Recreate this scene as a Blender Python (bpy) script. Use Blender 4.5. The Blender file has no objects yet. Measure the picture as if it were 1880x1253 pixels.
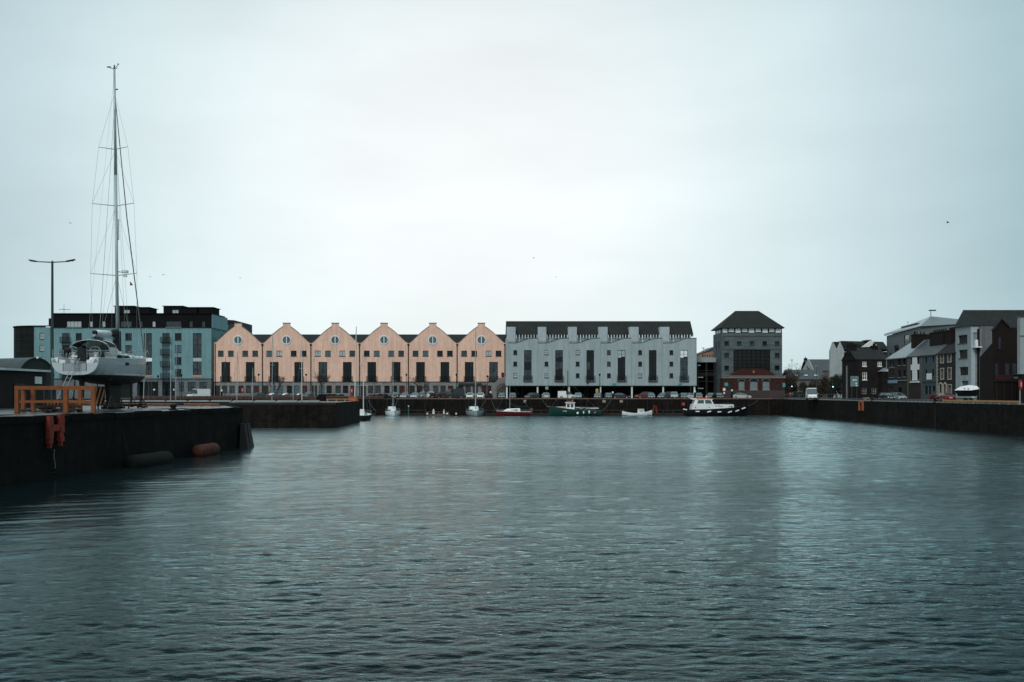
import bpy, math, random
import numpy as np
from mathutils import Vector, Matrix
random.seed(11)
S = bpy.context.scene
C = S.collection
F, HZ, CZ, QZ = 1828.0, 722.0, 5.2, 3.8      # focal (px), horizon row, eye height, quay height over water
R = math.radians

# ------------------------------------------------------------------ camera, sky, sun, exposure
cam = bpy.data.cameras.new("camera")
cam.lens, cam.sensor_width, cam.shift_y = 35.0, 36.0, 95.5 / 1880
cam.clip_end = 6000
co = bpy.data.objects.new("camera", cam)
co.location = (0, 0, CZ)
co.rotation_euler = (R(90), 0, 0)
C.objects.link(co)
S.camera = co
S.view_settings.view_transform = 'Standard'
S.view_settings.look = 'None'
S.view_settings.exposure = 0.0
S.view_settings.gamma = 1.0

W = bpy.data.worlds.new("World")
S.world = W
W.use_nodes = True
nt = W.node_tree
nt.nodes.clear()
def nn(t, **kw):
    n = nt.nodes.new(t)
    for k, v in kw.items(): setattr(n, k, v)
    return n
def lk(a, b): nt.links.new(a, b)
SUN_EL, SUN_AZ = 38, 200          # behind the camera, veiled by cloud
out = nn('ShaderNodeOutputWorld'); bg = nn('ShaderNodeBackground')
bg.inputs['Strength'].default_value = 0.1
sky = nn('ShaderNodeTexSky', sky_type='NISHITA', sun_disc=False)
sky.sun_elevation = R(SUN_EL); sky.sun_rotation = R(SUN_AZ)
tc = nn('ShaderNodeTexCoord')
nrm = nn('ShaderNodeVectorMath', operation='NORMALIZE'); lk(tc.outputs['Generated'], nrm.inputs[0])
# bright thin cloud low in the north, thicker cloud elsewhere
gl = Vector((-80, 1828, 385)).normalized()
dot = nn('ShaderNodeVectorMath', operation='DOT_PRODUCT'); lk(nrm.outputs[0], dot.inputs[0]); dot.inputs[1].default_value = gl
rmp = nn('ShaderNodeValToRGB')
lk(dot.outputs['Value'], rmp.inputs[0])
cr = rmp.color_ramp; cr.interpolation = 'B_SPLINE'
def key(el, c):
    el.color = (c[0], c[1], c[2], 1)
cr.elements[0].position = 0.0; key(cr.elements[0], (.46, .585, .625))
cr.elements[1].position = 1.0; key(cr.elements[1], (.97, 1.0, 1.0))
for p, c in ((.80, (.33, .475, .52)), (.87, (.375, .53, .575)), (.93, (.62, .765, .80)), (.965, (.78, .90, .92)), (.985, (.91, .985, .99))):
    key(cr.elements.new(p), c)
mp = nn('ShaderNodeMapping'); mp.inputs['Scale'].default_value = (1.2, 1.2, 4.0); lk(nrm.outputs[0], mp.inputs[0])
nz = nn('ShaderNodeTexNoise'); nz.inputs['Scale'].default_value = 2.2; nz.inputs['Detail'].default_value = 5; nz.inputs['Roughness'].default_value = .5
lk(mp.outputs[0], nz.inputs[0])
mr = nn('ShaderNodeMapRange'); mr.inputs[1].default_value = .3; mr.inputs[2].default_value = .7; mr.inputs[3].default_value = .91; mr.inputs[4].default_value = 1.06
lk(nz.outputs[0], mr.inputs[0])
# overcast brightens to the zenith; unseen dark band below it added to dim water
sx = nn('ShaderNodeSeparateXYZ'); lk(nrm.outputs[0], sx.inputs[0])
zr = nn('ShaderNodeValToRGB'); lk(sx.outputs['Z'], zr.inputs[0]); zr.color_ramp.interpolation = 'B_SPLINE'
zr.color_ramp.elements[0].position = .34; key(zr.color_ramp.elements[0], (.40,) * 3); zr.color_ramp.elements[1].position = 1.0; key(zr.color_ramp.elements[1], (1.0,) * 3)
for p_, v_ in ((.42, .36), (.50, .20), (.62, .18), (.74, .40), (.86, .85)): key(zr.color_ramp.elements.new(p_), (v_,) * 3)
z2 = nn('ShaderNodeMath', operation='MULTIPLY'); lk(zr.outputs[0], z2.inputs[0]); z2.inputs[1].default_value = 2.5
m1 = nn('ShaderNodeMath', operation='MULTIPLY'); lk(mr.outputs[0], m1.inputs[0]); lk(z2.outputs[0], m1.inputs[1])
m2 = nn('ShaderNodeMath', operation='MULTIPLY'); lk(m1.outputs[0], m2.inputs[0]); m2.inputs[1].default_value = 10.25
vs = nn('ShaderNodeVectorMath', operation='SCALE'); lk(rmp.outputs[0], vs.inputs[0]); lk(m2.outputs[0], vs.inputs['Scale'])
mx = nn('ShaderNodeMix', data_type='RGBA'); mx.inputs[0].default_value = .05
lk(vs.outputs[0], mx.inputs[6]); lk(sky.outputs[0], mx.inputs[7])
lk(mx.outputs[2], bg.inputs['Color']); lk(bg.outputs[0], out.inputs[0])

sl = bpy.data.lights.new("sun", 'SUN'); sl.energy = 1.5; sl.angle = R(22); sl.color = (1, .95, .9)
so = bpy.data.objects.new("sun", sl); C.objects.link(so)
so.rotation_euler = Vector((math.sin(R(SUN_AZ)) * math.cos(R(SUN_EL)), math.cos(R(SUN_AZ)) * math.cos(R(SUN_EL)), math.sin(R(SUN_EL)))).to_track_quat('Z', 'Y').to_euler()

# ------------------------------------------------------------------ materials
MATS = {}
def mat(name, col, rough=.8, var=.12, scale=1.5, streak=0., bump=0., spec=.3, metal=0., pattern=None, psize=(.6, .25), mortar=.6, var2=None):
    if name in MATS: return MATS[name]
    m = bpy.data.materials.new(name); MATS[name] = m
    m.use_nodes = True
    n = m.node_tree.nodes; l = m.node_tree.links
    b = n['Principled BSDF']
    b.inputs['Roughness'].default_value = rough
    b.inputs['Specular IOR Level'].default_value = spec
    b.inputs['Metallic'].default_value = metal
    g = n.new('ShaderNodeTexCoord')
    src = g.outputs['Object']
    base = n.new('ShaderNodeRGB'); base.outputs[0].default_value = (*col, 1)
    cur = base.outputs[0]
    def mulv(cur, fac_out, lo, hi):
        r = n.new('ShaderNodeMapRange'); r.inputs[1].default_value = .3; r.inputs[2].default_value = .7
        r.inputs[3].default_value = lo; r.inputs[4].default_value = hi
        l.new(fac_out, r.inputs[0])
        v = n.new('ShaderNodeVectorMath'); v.operation = 'SCALE'
        l.new(cur, v.inputs[0]); l.new(r.outputs[0], v.inputs['Scale'])
        return v.outputs[0]
    hsrc = None
    if pattern:
        sp = n.new('ShaderNodeSeparateXYZ'); l.new(src, sp.inputs[0])
        ad = n.new('ShaderNodeMath'); ad.operation = 'ADD'; l.new(sp.outputs[0], ad.inputs[0]); l.new(sp.outputs[1], ad.inputs[1])
        cb = n.new('ShaderNodeCombineXYZ'); l.new(ad.outputs[0], cb.inputs[0]); l.new(sp.outputs[1 if pattern == 'flat' else 2], cb.inputs[1])
        if pattern == 'flat': l.new(sp.outputs[0], cb.inputs[0])
        bt = n.new('ShaderNodeTexBrick')
        bt.inputs['Scale'].default_value = 1.0
        bt.inputs['Brick Width'].default_value = psize[0]; bt.inputs['Row Height'].default_value = psize[1]
        bt.inputs['Mortar Size'].default_value = .012 if psize[1] > .1 else .006
        bt.inputs['Color1'].default_value = (*[c * .82 for c in col], 1)
        bt.inputs['Color2'].default_value = (*[min(1, c * 1.2) for c in col], 1)
        bt.inputs['Mortar'].default_value = (*[c * mortar for c in col], 1)
        l.new(cb.outputs[0], bt.inputs[0]); cur = bt.outputs[0]; hsrc = bt.outputs['Fac']
    if var:
        t = n.new('ShaderNodeTexNoise'); t.inputs['Scale'].default_value = scale; t.inputs['Detail'].default_value = 6; t.inputs['Roughness'].default_value = .62
        l.new(src, t.inputs[0]); cur = mulv(cur, t.outputs[0], 1 - var, 1 + var)
        t0 = n.new('ShaderNodeTexNoise'); t0.inputs['Scale'].default_value = scale * .18; t0.inputs['Detail'].default_value = 3
        l.new(src, t0.inputs[0]); cur = mulv(cur, t0.outputs[0], 1 - var * .7, 1 + var * .7)
        nz = t
    if streak:
        mm = n.new('ShaderNodeMapping'); mm.inputs['Scale'].default_value = (1.6, 1.6, .12); l.new(src, mm.inputs[0])
        t2 = n.new('ShaderNodeTexNoise'); t2.inputs['Scale'].default_value = 1.0; t2.inputs['Detail'].default_value = 5
        l.new(mm.outputs[0], t2.inputs[0]); cur = mulv(cur, t2.outputs[0], 1 - streak, 1 + streak * .35)
    if var2:   # patches of a second colour (algae, rust, mortar)
        c2, lo, sc = var2
        t3 = n.new('ShaderNodeTexNoise'); t3.inputs['Scale'].default_value = sc; t3.inputs['Detail'].default_value = 5
        l.new(src, t3.inputs[0])
        r3 = n.new('ShaderNodeMapRange'); r3.inputs[1].default_value = lo; r3.inputs[2].default_value = lo + .12; l.new(t3.outputs[0], r3.inputs[0])
        mxx = n.new('ShaderNodeMix'); mxx.data_type = 'RGBA'; l.new(r3.outputs[0], mxx.inputs[0]); l.new(cur, mxx.inputs[6]); mxx.inputs[7].default_value = (*c2, 1)
        cur = mxx.outputs[2]
    l.new(cur, b.inputs['Base Color'])
    if bump:
        bp = n.new('ShaderNodeBump'); bp.inputs['Strength'].default_value = bump; bp.inputs['Distance'].default_value = .05
        tb = n.new('ShaderNodeTexNoise'); tb.inputs['Scale'].default_value = scale * 4; tb.inputs['Detail'].default_value = 4; l.new(src, tb.inputs[0])
        l.new(tb.outputs[0], bp.inputs['Height']); l.new(bp.outputs[0], b.inputs['Normal'])
    return m

PEACH = mat('peach_render', (.76, .505, .395), .9, .09, .9, .17, .1, var2=((.50, .35, .275), .68, .55))
TEAL = mat('teal_render', (.16, .30, .325), .9, .07, .8, .15, .1, var2=((.13, .26, .27), .66, .5))
GREYR = mat('grey_render', (.31, .38, .395), .9, .07, .8, .15, .1, var2=((.23, .30, .31), .67, .5))
GREYL = mat('light_grey_render', (.37, .43, .45), .9, .06, .8, .10)
PALEG = mat('pale_gable_render', (.38, .43, .44), .9, .12, 1, .2)
PALE = mat('pale_render', (.29, .335, .345), .9, .08, .8, .14)
GSTONE = mat('grey_stone', (.235, .22, .22), .9, .10, 2, .12, pattern='wall', psize=(.7, .35), mortar=.75)
GSTONE2 = mat('blue_grey_stone', (.13, .15, .165), .9, .10, 2, .12, pattern='wall', psize=(.7, .35), mortar=.75)
TOWERS = mat('tower_slate_stone', (.08, .105, .11), .75, .10, 1.5, .12, pattern='wall', psize=(2.2, .55), mortar=.55)
DSTONE = mat('dark_rubble_stone', (.018, .016, .0155), .95, .25, 1.6, .15, .3, spec=.1, pattern='wall', psize=(.5, .22), mortar=1.2)
QUAY = mat('wet_quay_stone', (.0062, .0060, .0060), .85, .4, .9, .5, .5, spec=.1, pattern='wall', psize=(1.1, .42), mortar=.5, var2=((.011, .009, .006), .58, .5))
QUAYF = mat('far_quay_stone', (.0125, .0105, .0095), .9, .4, .9, .45, .5, spec=.1, pattern='wall', psize=(.9, .4), mortar=.6, var2=((.017, .015, .010), .6, .5))
DECK = mat('wet_quay_concrete', (.05, .052, .053), .32, .3, .35, 0, .2, spec=.5, var2=((.035, .036, .036), .52, .25))
ROAD = mat('wet_asphalt', (.045, .046, .048), .45, .2, .6, 0, .2, spec=.4)
PAVE = mat('paving_slabs', (.10, .098, .095), .6, .15, .8, 0, .1, pattern='flat', psize=(.6, .6))
GROUND = mat('ground_tarmac', (.05, .05, .05), .8, .2, .2)
BRICKR = mat('red_brick', (.046, .013, .011), .9, .15, 2, .08, pattern='wall', psize=(.24, .08), mortar=.9)
BRICKD = mat('dark_brick', (.009, .005, .0042), .95, .2, 1.2, .1, pattern='wall', psize=(.24, .08), mortar=1.3)
BRICKB = mat('low_brick_wall', (.065, .038, .031), .9, .2, 2, .1, pattern='wall', psize=(.24, .08), mortar=.9)
BRICKO = mat('orange_brick', (.30, .185, .135), .9, .12, 2, .08, pattern='wall', psize=(.24, .08), mortar=.9)
SLATE = mat('roof_slate', (.022, .024, .0235), .8, .2, 1.5, 0, .2, spec=.15, pattern='wall', psize=(.35, .16), mortar=.5, var2=((.027, .03, .023), .62, .4))
SLATEL = mat('pale_wet_slate', (.20, .245, .26), .4, .18, 1.2, 0, .15, spec=.6, pattern='wall', psize=(.35, .16), mortar=.6)
SLATEM = mat('grey_slate', (.038, .047, .05), .5, .2, 1.2, 0, .15, spec=.5, pattern='wall', psize=(.35, .16), mortar=.6)
CLAD = mat('dark_cladding', (.007, .008, .009), .85, .2, 1, .1, spec=.1)
METALR = mat('metal_roof_shaded', (.085, .105, .11), .35, .08, .6, 0, 0, .5)
METALL = mat('metal_roof_lit', (.27, .33, .345), .4, .06, .6, 0, 0, .5)
BLACK = mat('black_metal', (.008, .009, .0095), .7, .1, 3, spec=.15)
DKGREY = mat('dark_grey_paint', (.045, .05, .053), .6, .1, 3)
STEEL = mat('galvanised_steel', (.30, .34, .35), .45, .12, 3, 0, 0, .5, .5)
ALU = mat('mast_aluminium', (.34, .42, .43), .4, .08, 2, 0, 0, .5, .2)
MASTW = mat('mast_white', (.55, .60, .60), .4, .05, 2)
WIRE = mat('rigging_wire', (.16, .20, .21), .5, .05, 2, 0, 0, .4, .3)
WHITE = mat('white_paint', (.72, .74, .74), .45, .06, 2, .05)
GEL = mat('silver_grey_hull', (.36, .425, .44), .25, .04, 1.2, .04, 0, .5)
GELT = mat('transom_grey', (.40, .475, .50), .3, .04, 1.2, .04, 0, .5)
GELW = mat('white_gelcoat', (.66, .71, .72), .3, .05, 2, .05, 0, .5)
ANTIF = mat('antifouling_black', (.010, .012, .013), .7, .2, 2)
CANV = mat('dark_canvas', (.014, .017, .018), .9, .15, 3, 0, .2)
CLEAR = mat('sprayhood_clear_vinyl', (.24, .30, .31), .25, .1, 2, 0, 0, .5)
TEAK = mat('cockpit_teak', (.10, .075, .06), .7, .15, 3)
ORANGE = mat('orange_steel_paint', (.185, .056, .014), .6, .18, 2.5, .12, .2, var2=((.16, .05, .02), .64, 2.2))
REDO = mat('worn_red_orange_paint', (.20, .026, .014), .7, .3, 4, .2, .3, var2=((.06, .03, .025), .60, 4))
YEL = mat('yellow_kerb_paint', (.42, .20, .06), .6, .12, 1.5, 0, .2, var2=((.2, .1, .04), .66, 1.5))
KERBG = mat('pale_kerb_concrete', (.25, .27, .275), .7, .15, 1.5, 0, .2)
RUSTB = mat('rusty_rail', (.22, .10, .055), .7, .25, 2, 0, .2)
FENDD = mat('dark_fender_rubber', (.005, .0065, .0065), .8, .3, 3, 0, .3, spec=.1)
FENDO = mat('faded_orange_fender', (.075, .028, .022), .8, .25, 3, 0, .3, spec=.1, var2=((.02, .012, .01), .58, 2.5))
CREAM = mat('cream_stone_trim', (.36, .325, .255), .8, .08, 3)
DOORR = mat('dark_red_door', (.05, .014, .012), .6, .1, 3)
DOORD = mat('dark_door', (.018, .02, .021), .6, .1, 3)
RED = mat('red_paint', (.24, .012, .015), .5, .08, 3)
DRED = mat('dark_red_hull', (.085, .009, .010), .4, .12, 2)
GREENH = mat('green_hull', (.006, .040, .032), .4, .12, 2, .1)
BLUEH = mat('dark_blue_hull', (.006, .008, .010), .5, .12, 2, .1, spec=.2)
TURQ = mat('turquoise_sign', (.05, .28, .31), .5, .03, 3)
BLUESG = mat('pale_blue_fascia', (.19, .30, .38), .6, .06, 3)
DKBLUE = mat('grey_blue_house_paint', (.058, .080, .092), .9, .08, 1.5, .12)
DKNAVY = mat('black_house_paint', (.017, .018, .023), .85, .1, 1.5, .1)
BROWNR = mat('grey_brown_render', (.105, .095, .085), .9, .12, 1.5, .15)
PLAST = mat('dark_glossy_plastic', (.02, .022, .022), .4, .05, 3)
TYRE = mat('tyre_rubber', (.012, .012, .012), .9, .1, 5)
GLASSV = mat('vehicle_glass', (.035, .055, .06), .08, 0, 1, 0, 0, .8)
LAMPG = mat('headlamp_glass', (.65, .68, .68), .15, 0, 1, 0, 0, .6)
TAILG = mat('tail_lamp_red', (.35, .02, .02), .25, 0, 1, 0, 0, .5)
PLATE = mat('number_plate', (.75, .75, .70), .4, 0, 1)
BARK = mat('winter_bark', (.045, .036, .03), .95, .2, 5, 0, .3)
LEAFD = mat('dark_evergreen_leaf', (.022, .028, .018), .8, .4, 1.2)
LEAFB = mat('brown_winter_twigs', (.050, .034, .024), .95, .3, 2)
GD = mat('window_glass_dark', (.008, .011, .012), .15, .3, .7, 0, 0, .28)
GM = mat('window_glass_curtain', (.04, .055, .06), .15, .5, 1.0, 0, 0, .3)
GB = mat('window_glass_blue', (.06, .12, .15), .12, .2, .9, 0, 0, .5)
GLT = mat('window_blind_pale', (.36, .43, .45), .3, .15, 1.5, 0, 0, .5)
GW = mat('window_glazing_white', (.78, .86, .87), .25, .08, 1.0, 0, 0, .5)
ROPE = mat('rope', (.10, .10, .09), .9, .1, 5)
GULLB = mat('gull_feather', (.10, .11, .12), .8, .1, 5)

# ------------------------------------------------------------------ mesh helpers
class Face:                       # a vertical wall plane: s runs left to right seen from outside
    def __init__(s, x, y, dx, dy):
        k = math.hypot(dx, dy); s.o = (x, y); s.d = (dx / k, dy / k); s.n = (dy / k, -dx / k)
    def p(s, a, z, o=0.):
        return (s.o[0] + s.d[0] * a + s.n[0] * o, s.o[1] + s.d[1] * a + s.n[1] * o, z)

class MB:
    def __init__(s): s.v = []; s.f = []; s.m = []
    def poly(s, pts, m=0):
        i = len(s.v); s.v += [tuple(p) for p in pts]; s.f.append(tuple(range(i, i + len(pts)))); s.m.append(m); return s
    def mesh(s, vs, fs, m=0):
        i = len(s.v); s.v += [tuple(p) for p in vs]
        for f in fs: s.f.append(tuple(i + k for k in f)); s.m.append(m)
        return s
    def box8(s, P, m=0):          # P: 4 bottom, 4 top
        return s.mesh(P, [(3, 2, 1, 0), (4, 5, 6, 7), (0, 1, 5, 4), (1, 2, 6, 5), (2, 3, 7, 6), (3, 0, 4, 7)], m)
    def box(s, x0, x1, y0, y1, z0, z1, m=0):
        return s.box8([(x0, y0, z0), (x1, y0, z0), (x1, y1, z0), (x0, y1, z0), (x0, y0, z1), (x1, y0, z1), (x1, y1, z1), (x0, y1, z1)], m)
    def fbox(s, F_, s0, s1, z0, z1, o0, o1, m=0):
        a = [F_.p(s0, z0, o1), F_.p(s1, z0, o1), F_.p(s1, z0, o0), F_.p(s0, z0, o0)]
        b = [F_.p(s0, z1, o1), F_.p(s1, z1, o1), F_.p(s1, z1, o0), F_.p(s0, z1, o0)]
        return s.box8(a + b, m)
    def prism(s, A, B, m=0):      # two matching rings
        k = len(A); i = len(s.v); s.v += [tuple(p) for p in A] + [tuple(p) for p in B]
        s.f.append(tuple(i + j for j in reversed(range(k)))); s.m.append(m)
        s.f.append(tuple(i + k + j for j in range(k))); s.m.append(m)
        for j in range(k):
            q = (j + 1) % k; s.f.append((i + j, i + q, i + k + q, i + k + j)); s.m.append(m)
        return s
    def fprism(s, F_, pts, o0, o1, m=0):   # outline (s,z) on a wall plane given thickness
        return s.prism([F_.p(a, z, o1) for a, z in pts], [F_.p(a, z, o0) for a, z in pts], m)
    def tube(s, p, q, r0, r1=None, n=6, m=0):
        r1 = r0 if r1 is None else r1
        p, q = Vector(p), Vector(q); d = (q - p)
        if d.length < 1e-6: return s
        d.normalize(); a = d.orthogonal().normalized(); b = d.cross(a)
        A = [p + (a * math.cos(t) + b * math.sin(t)) * r0 for t in [2 * math.pi * k / n for k in range(n)]]
        B = [q + (a * math.cos(t) + b * math.sin(t)) * r1 for t in [2 * math.pi * k / n for k in range(n)]]
        return s.prism(A, B, m)
    def path(s, pts, r, n=5, m=0):
        for a, b in zip(pts[:-1], pts[1:]): s.tube(a, b, r, r, n, m)
        return s
    def ring(s, c, r, t, ax='y', n=14, m=0, a0=0, a1=2 * math.pi):
        P = []
        for k in range(n + 1):
            a = a0 + (a1 - a0) * k / n; u, w = r * math.cos(a), r * math.sin(a)
            P.append((c[0] + u, c[1], c[2] + w) if ax == 'y' else ((c[0], c[1] + u, c[2] + w) if ax == 'x' else (c[0] + u, c[1] + w, c[2])))
        return s.path(P, t, 5, m)
    def ell(s, c, r, nu=10, nv=6, m=0):
        vs = []; fs = []
        for j in range(nv + 1):
            th = math.pi * j / nv
            for i in range(nu):
                a = 2 * math.pi * i / nu
                vs.append((c[0] + r[0] * math.sin(th) * math.cos(a), c[1] + r[1] * math.sin(th) * math.sin(a), c[2] + r[2] * math.cos(th)))
        for j in range(nv):
            for i in range(nu):
                k = (i + 1) % nu; fs.append((j * nu + i, (j + 1) * nu + i, (j + 1) * nu + k, j * nu + k))
        return s.mesh(vs, fs, m)
    def cyl(s, p, q, r, n=12, m=0): return s.tube(p, q, r, r, n, m)
    def build(s, name, mats, parent=None, smooth=False):
        if not isinstance(mats, (list, tuple)): mats = [mats]
        me = bpy.data.meshes.new(name)
        off = Vector((0, 0, 0)); q = parent
        while q is not None: off += Vector(q.location); q = q.parent
        me.from_pydata([(a[0] - off[0], a[1] - off[1], a[2] - off[2]) for a in s.v], [], s.f)
        for mm in mats: me.materials.append(mm)
        me.polygons.foreach_set('material_index', s.m)
        if smooth: me.polygons.foreach_set('use_smooth', [True] * len(s.f))
        me.update()
        o = bpy.data.objects.new(name, me); C.objects.link(o)
        if parent is not None: o.parent = parent
        return o

def tag(o, label, cat, group=None):
    o['label'] = label; o['category'] = cat
    if group: o['group'] = group
    return o
def thing(name, label, cat, loc=(0, 0, 0), group=None):
    o = bpy.data.objects.new(name, None); o.location = loc; o.empty_display_size = .3; C.objects.link(o)
    return tag(o, label, cat, group)
def struct(o, kind='structure'): o['kind'] = kind; return o
def place(o, x, y, z, rz=0): o.location = (x, y, z); o.rotation_euler = (0, 0, rz); return o
def dup(root, label, loc, rz=0, group=None):
    r = root.copy(); C.objects.link(r); r.location = loc; r.rotation_euler = (0, 0, rz); r['label'] = label
    if group: r['group'] = group
    for ch in list(root.children):
        c = ch.copy(); C.objects.link(c); c.parent = r
        for g in list(ch.children):
            d = g.copy(); C.objects.link(d); d.parent = c
    return r
def X(u, D): return (u - 940) * D / F
def Z(v, D): return CZ - (v - HZ) * D / F

def wall(mb, F_, s0, s1, z0, z1, holes=(), m=0, dep=.22):
    """front wall skin with real openings and reveals"""
    holes = [h for h in holes if h[0] >= s0 - 1e-6 and h[1] <= s1 + 1e-6]
    ss = sorted({s0, s1, *[h[0] for h in holes], *[h[1] for h in holes]})
    zs = sorted({z0, z1, *[h[2] for h in holes], *[h[3] for h in holes]})
    for a, b in zip(ss[:-1], ss[1:]):
        if b - a < 1e-5: continue
        run = None
        for c, d in zip(zs[:-1], zs[1:]):
            cs, cz = (a + b) / 2, (c + d) / 2
            if any(h[0] < cs < h[1] and h[2] < cz < h[3] for h in holes):
                if run: mb.poly([F_.p(a, run[0]), F_.p(b, run[0]), F_.p(b, run[1]), F_.p(a, run[1])], m); run = None
            else: run = (run[0], d) if run else (c, d)
        if run: mb.poly([F_.p(a, run[0]), F_.p(b, run[0]), F_.p(b, run[1]), F_.p(a, run[1])], m)
    for h in holes:
        a, b, c, d = h[:4]
        for (p, q) in (((a, c), (a, d)), ((a, d), (b, d)), ((b, d), (b, c)), ((b, c), (a, c))):
            mb.poly([F_.p(p[0], p[1], 0), F_.p(q[0], q[1], 0), F_.p(q[0], q[1], -dep), F_.p(p[0], p[1], -dep)], m)
def shell(mb, F_, s0, s1, z0, z1, depth, holes=(), m=0, top=True, dep=.22):
    wall(mb, F_, s0, s1, z0, z1, holes, m, dep)
    mb.poly([F_.p(s1, z0), F_.p(s1, z0, -depth), F_.p(s1, z1, -depth), F_.p(s1, z1)], m)
    mb.poly([F_.p(s0, z0, -depth), F_.p(s0, z0), F_.p(s0, z1), F_.p(s0, z1, -depth)], m)
    mb.poly([F_.p(s1, z0, -depth), F_.p(s0, z0, -depth), F_.p(s0, z1, -depth), F_.p(s1, z1, -depth)], m)
    if top: mb.poly([F_.p(s0, z1), F_.p(s1, z1), F_.p(s1, z1, -depth), F_.p(s0, z1, -depth)], m)
def window(F_, h, parent, nx=2, nz=1, fm=None, gm=None, sill=None, surround=None, dep=.22, fw=.07, name='window', bars=None):
    a, b, c, d = h[:4]; fm = fm or BLACK
    gm = gm or random.choice([GD, GD, GM, GB])
    mb = MB(); o0, o1 = -dep, -dep + .09
    w = fw
    mb.fbox(F_, a, a + w, c, d, o0, o1); mb.fbox(F_, b - w, b, c, d, o0, o1)
    mb.fbox(F_, a + w, b - w, c, c + w, o0, o1); mb.fbox(F_, a + w, b - w, d - w, d, o0, o1)
    for i in range(1, nx):
        x = a + (b - a) * i / nx; mb.fbox(F_, x - w * .4, x + w * .4, c + w, d - w, o0, o1 - .01)
    for z in (bars if bars else [c + (d - c) * i / nz for i in range(1, nz)]):
        mb.fbox(F_, a + w, b - w, z - w * .4, z + w * .4, o0, o1 - .02)
    ms = [fm]
    if sill:
        ms.append(sill); mb.fbox(F_, a - .09, b + .09, c - .12, c - .002, -.05, .10, 1)
    if surround:
        ms.append(surround); k = len(ms) - 1; t = .17
        mb.fbox(F_, a - t, a - .002, c, d, -.02, .05, k); mb.fbox(F_, b + .002, b + t, c, d, -.02, .05, k)
        mb.fbox(F_, a - t, b + t, d + .002, d + t, -.02, .05, k); mb.fbox(F_, a - t, b + t, c - t, c - .002, -.02, .07, k)
    o = mb.build(name, ms, parent)
    MB().fbox(F_, a + w * .5, b - w * .5, c + w * .5, d - w * .5, -dep + .005, -dep + .03).build('pane', gm, o)
    return o
def balcony(F_, s0, s1, z0, z1, parent, out_=.45, m=None):
    mb = MB(); m = m or BLACK
    mb.fbox(F_, s0, s1, z0, z0 + .1, 0.002, out_); mb.fbox(F_, s0, s1, z1 - .06, z1, out_ - .05, out_)
    k = max(3, int((s1 - s0) / .16))
    for i in range(k + 1):
        x = s0 + .02 + (s1 - s0 - .04) * i / k; mb.fbox(F_, x - .022, x + .022, z0 + .1, z1 - .06, out_ - .045, out_ - .01)
    for x in (s0, s1 - .04):
        mb.fbox(F_, x, x + .04, z1 - .055, z1 - .005, 0.002, out_ - .051)
        for j in range(1, 3): mb.fbox(F_, x + .005, x + .035, z0 + .1, z1 - .06, out_ * j / 3 - .02, out_ * j / 3 + .02)
    return mb.build('balcony', m, parent)
def gable_roof(F_, s0, s1, ze, zr, depth, parent, m, hip0=0., hip1=0., over=.35, name='roof', th=.18):
    """ridge parallel to the wall plane"""
    mb = MB(); a, b = s0 - over, s1 + over; ef, eb = over, -depth - over
    k = (zr - ze) / (depth / 2); zo = ze - over * k; mid = -depth / 2
    P = dict(fl=(a, zo, ef), fr=(b, zo, ef), bl=(a, zo, eb), br=(b, zo, eb), rl=(a + hip0, zr, mid), rr=(b - hip1, zr, mid))
    q = {n: F_.p(*v) for n, v in P.items()}
    dn = {n: (p[0], p[1], p[2] - th) for n, p in q.items()}
    mb.poly([q['fl'], q['fr'], q['rr'], q['rl']]); mb.poly([q['br'], q['bl'], q['rl'], q['rr']])
    if hip0: mb.poly([q['bl'], q['fl'], q['rl']])
    else: mb.poly([q['rl'], q['fl'], dn['fl'], dn['rl']]); mb.poly([q['bl'], q['rl'], dn['rl'], dn['bl']])
    if hip1: mb.poly([q['fr'], q['br'], q['rr']])
    else: mb.poly([q['fr'], q['rr'], dn['rr'], dn['fr']]); mb.poly([q['rr'], q['br'], dn['br'], dn['rr']])
    mb.poly([dn['fl'], dn['fr'], q['fr'], q['fl']]); mb.poly([q['bl'], q['br'], dn['br'], dn['bl']])
    if hip0: mb.poly([q['bl'], q['fl'], dn['fl'], dn['bl']])
    if hip1: mb.poly([q['fr'], q['br'], dn['br'], dn['fr']])
    mb.poly([dn['bl'], dn['br'], dn['fr'], dn['fl']])
    return mb.build(name, m, parent)
def gable_ends(mb, F_, s0, s1, ze, zr, depth, m=0):
    for s in (s0, s1):
        mb.poly([F_.p(s, ze), F_.p(s, ze, -depth), F_.p(s, zr - .06, -depth / 2)], m)
def chimney(F_, s0, s1, z0, z1, o0, o1, parent, m, pots=3, pm=None):
    mb = MB(); mb.fbox(F_, s0, s1, z0, z1, o0, o1); mb.fbox(F_, s0 - .06, s1 + .06, z1 - .28, z1 - .12, o0 - .06, o1 + .06)
    ch = mb.build('chimney', m, parent)
    for i in range(pots):
        t = (i + .5) / pots
        if abs(s1 - s0) > abs(o1 - o0): c = F_.p(s0 + (s1 - s0) * t, z1, (o0 + o1) / 2)
        else: c = F_.p((s0 + s1) / 2, z1, o0 + (o1 - o0) * t)
        MB().tube((c[0], c[1], z1 + .002), (c[0], c[1], z1 + .5), .15, .12, 7).build('chimney_pot', pm or BRICKD, ch)
    return ch

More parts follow.
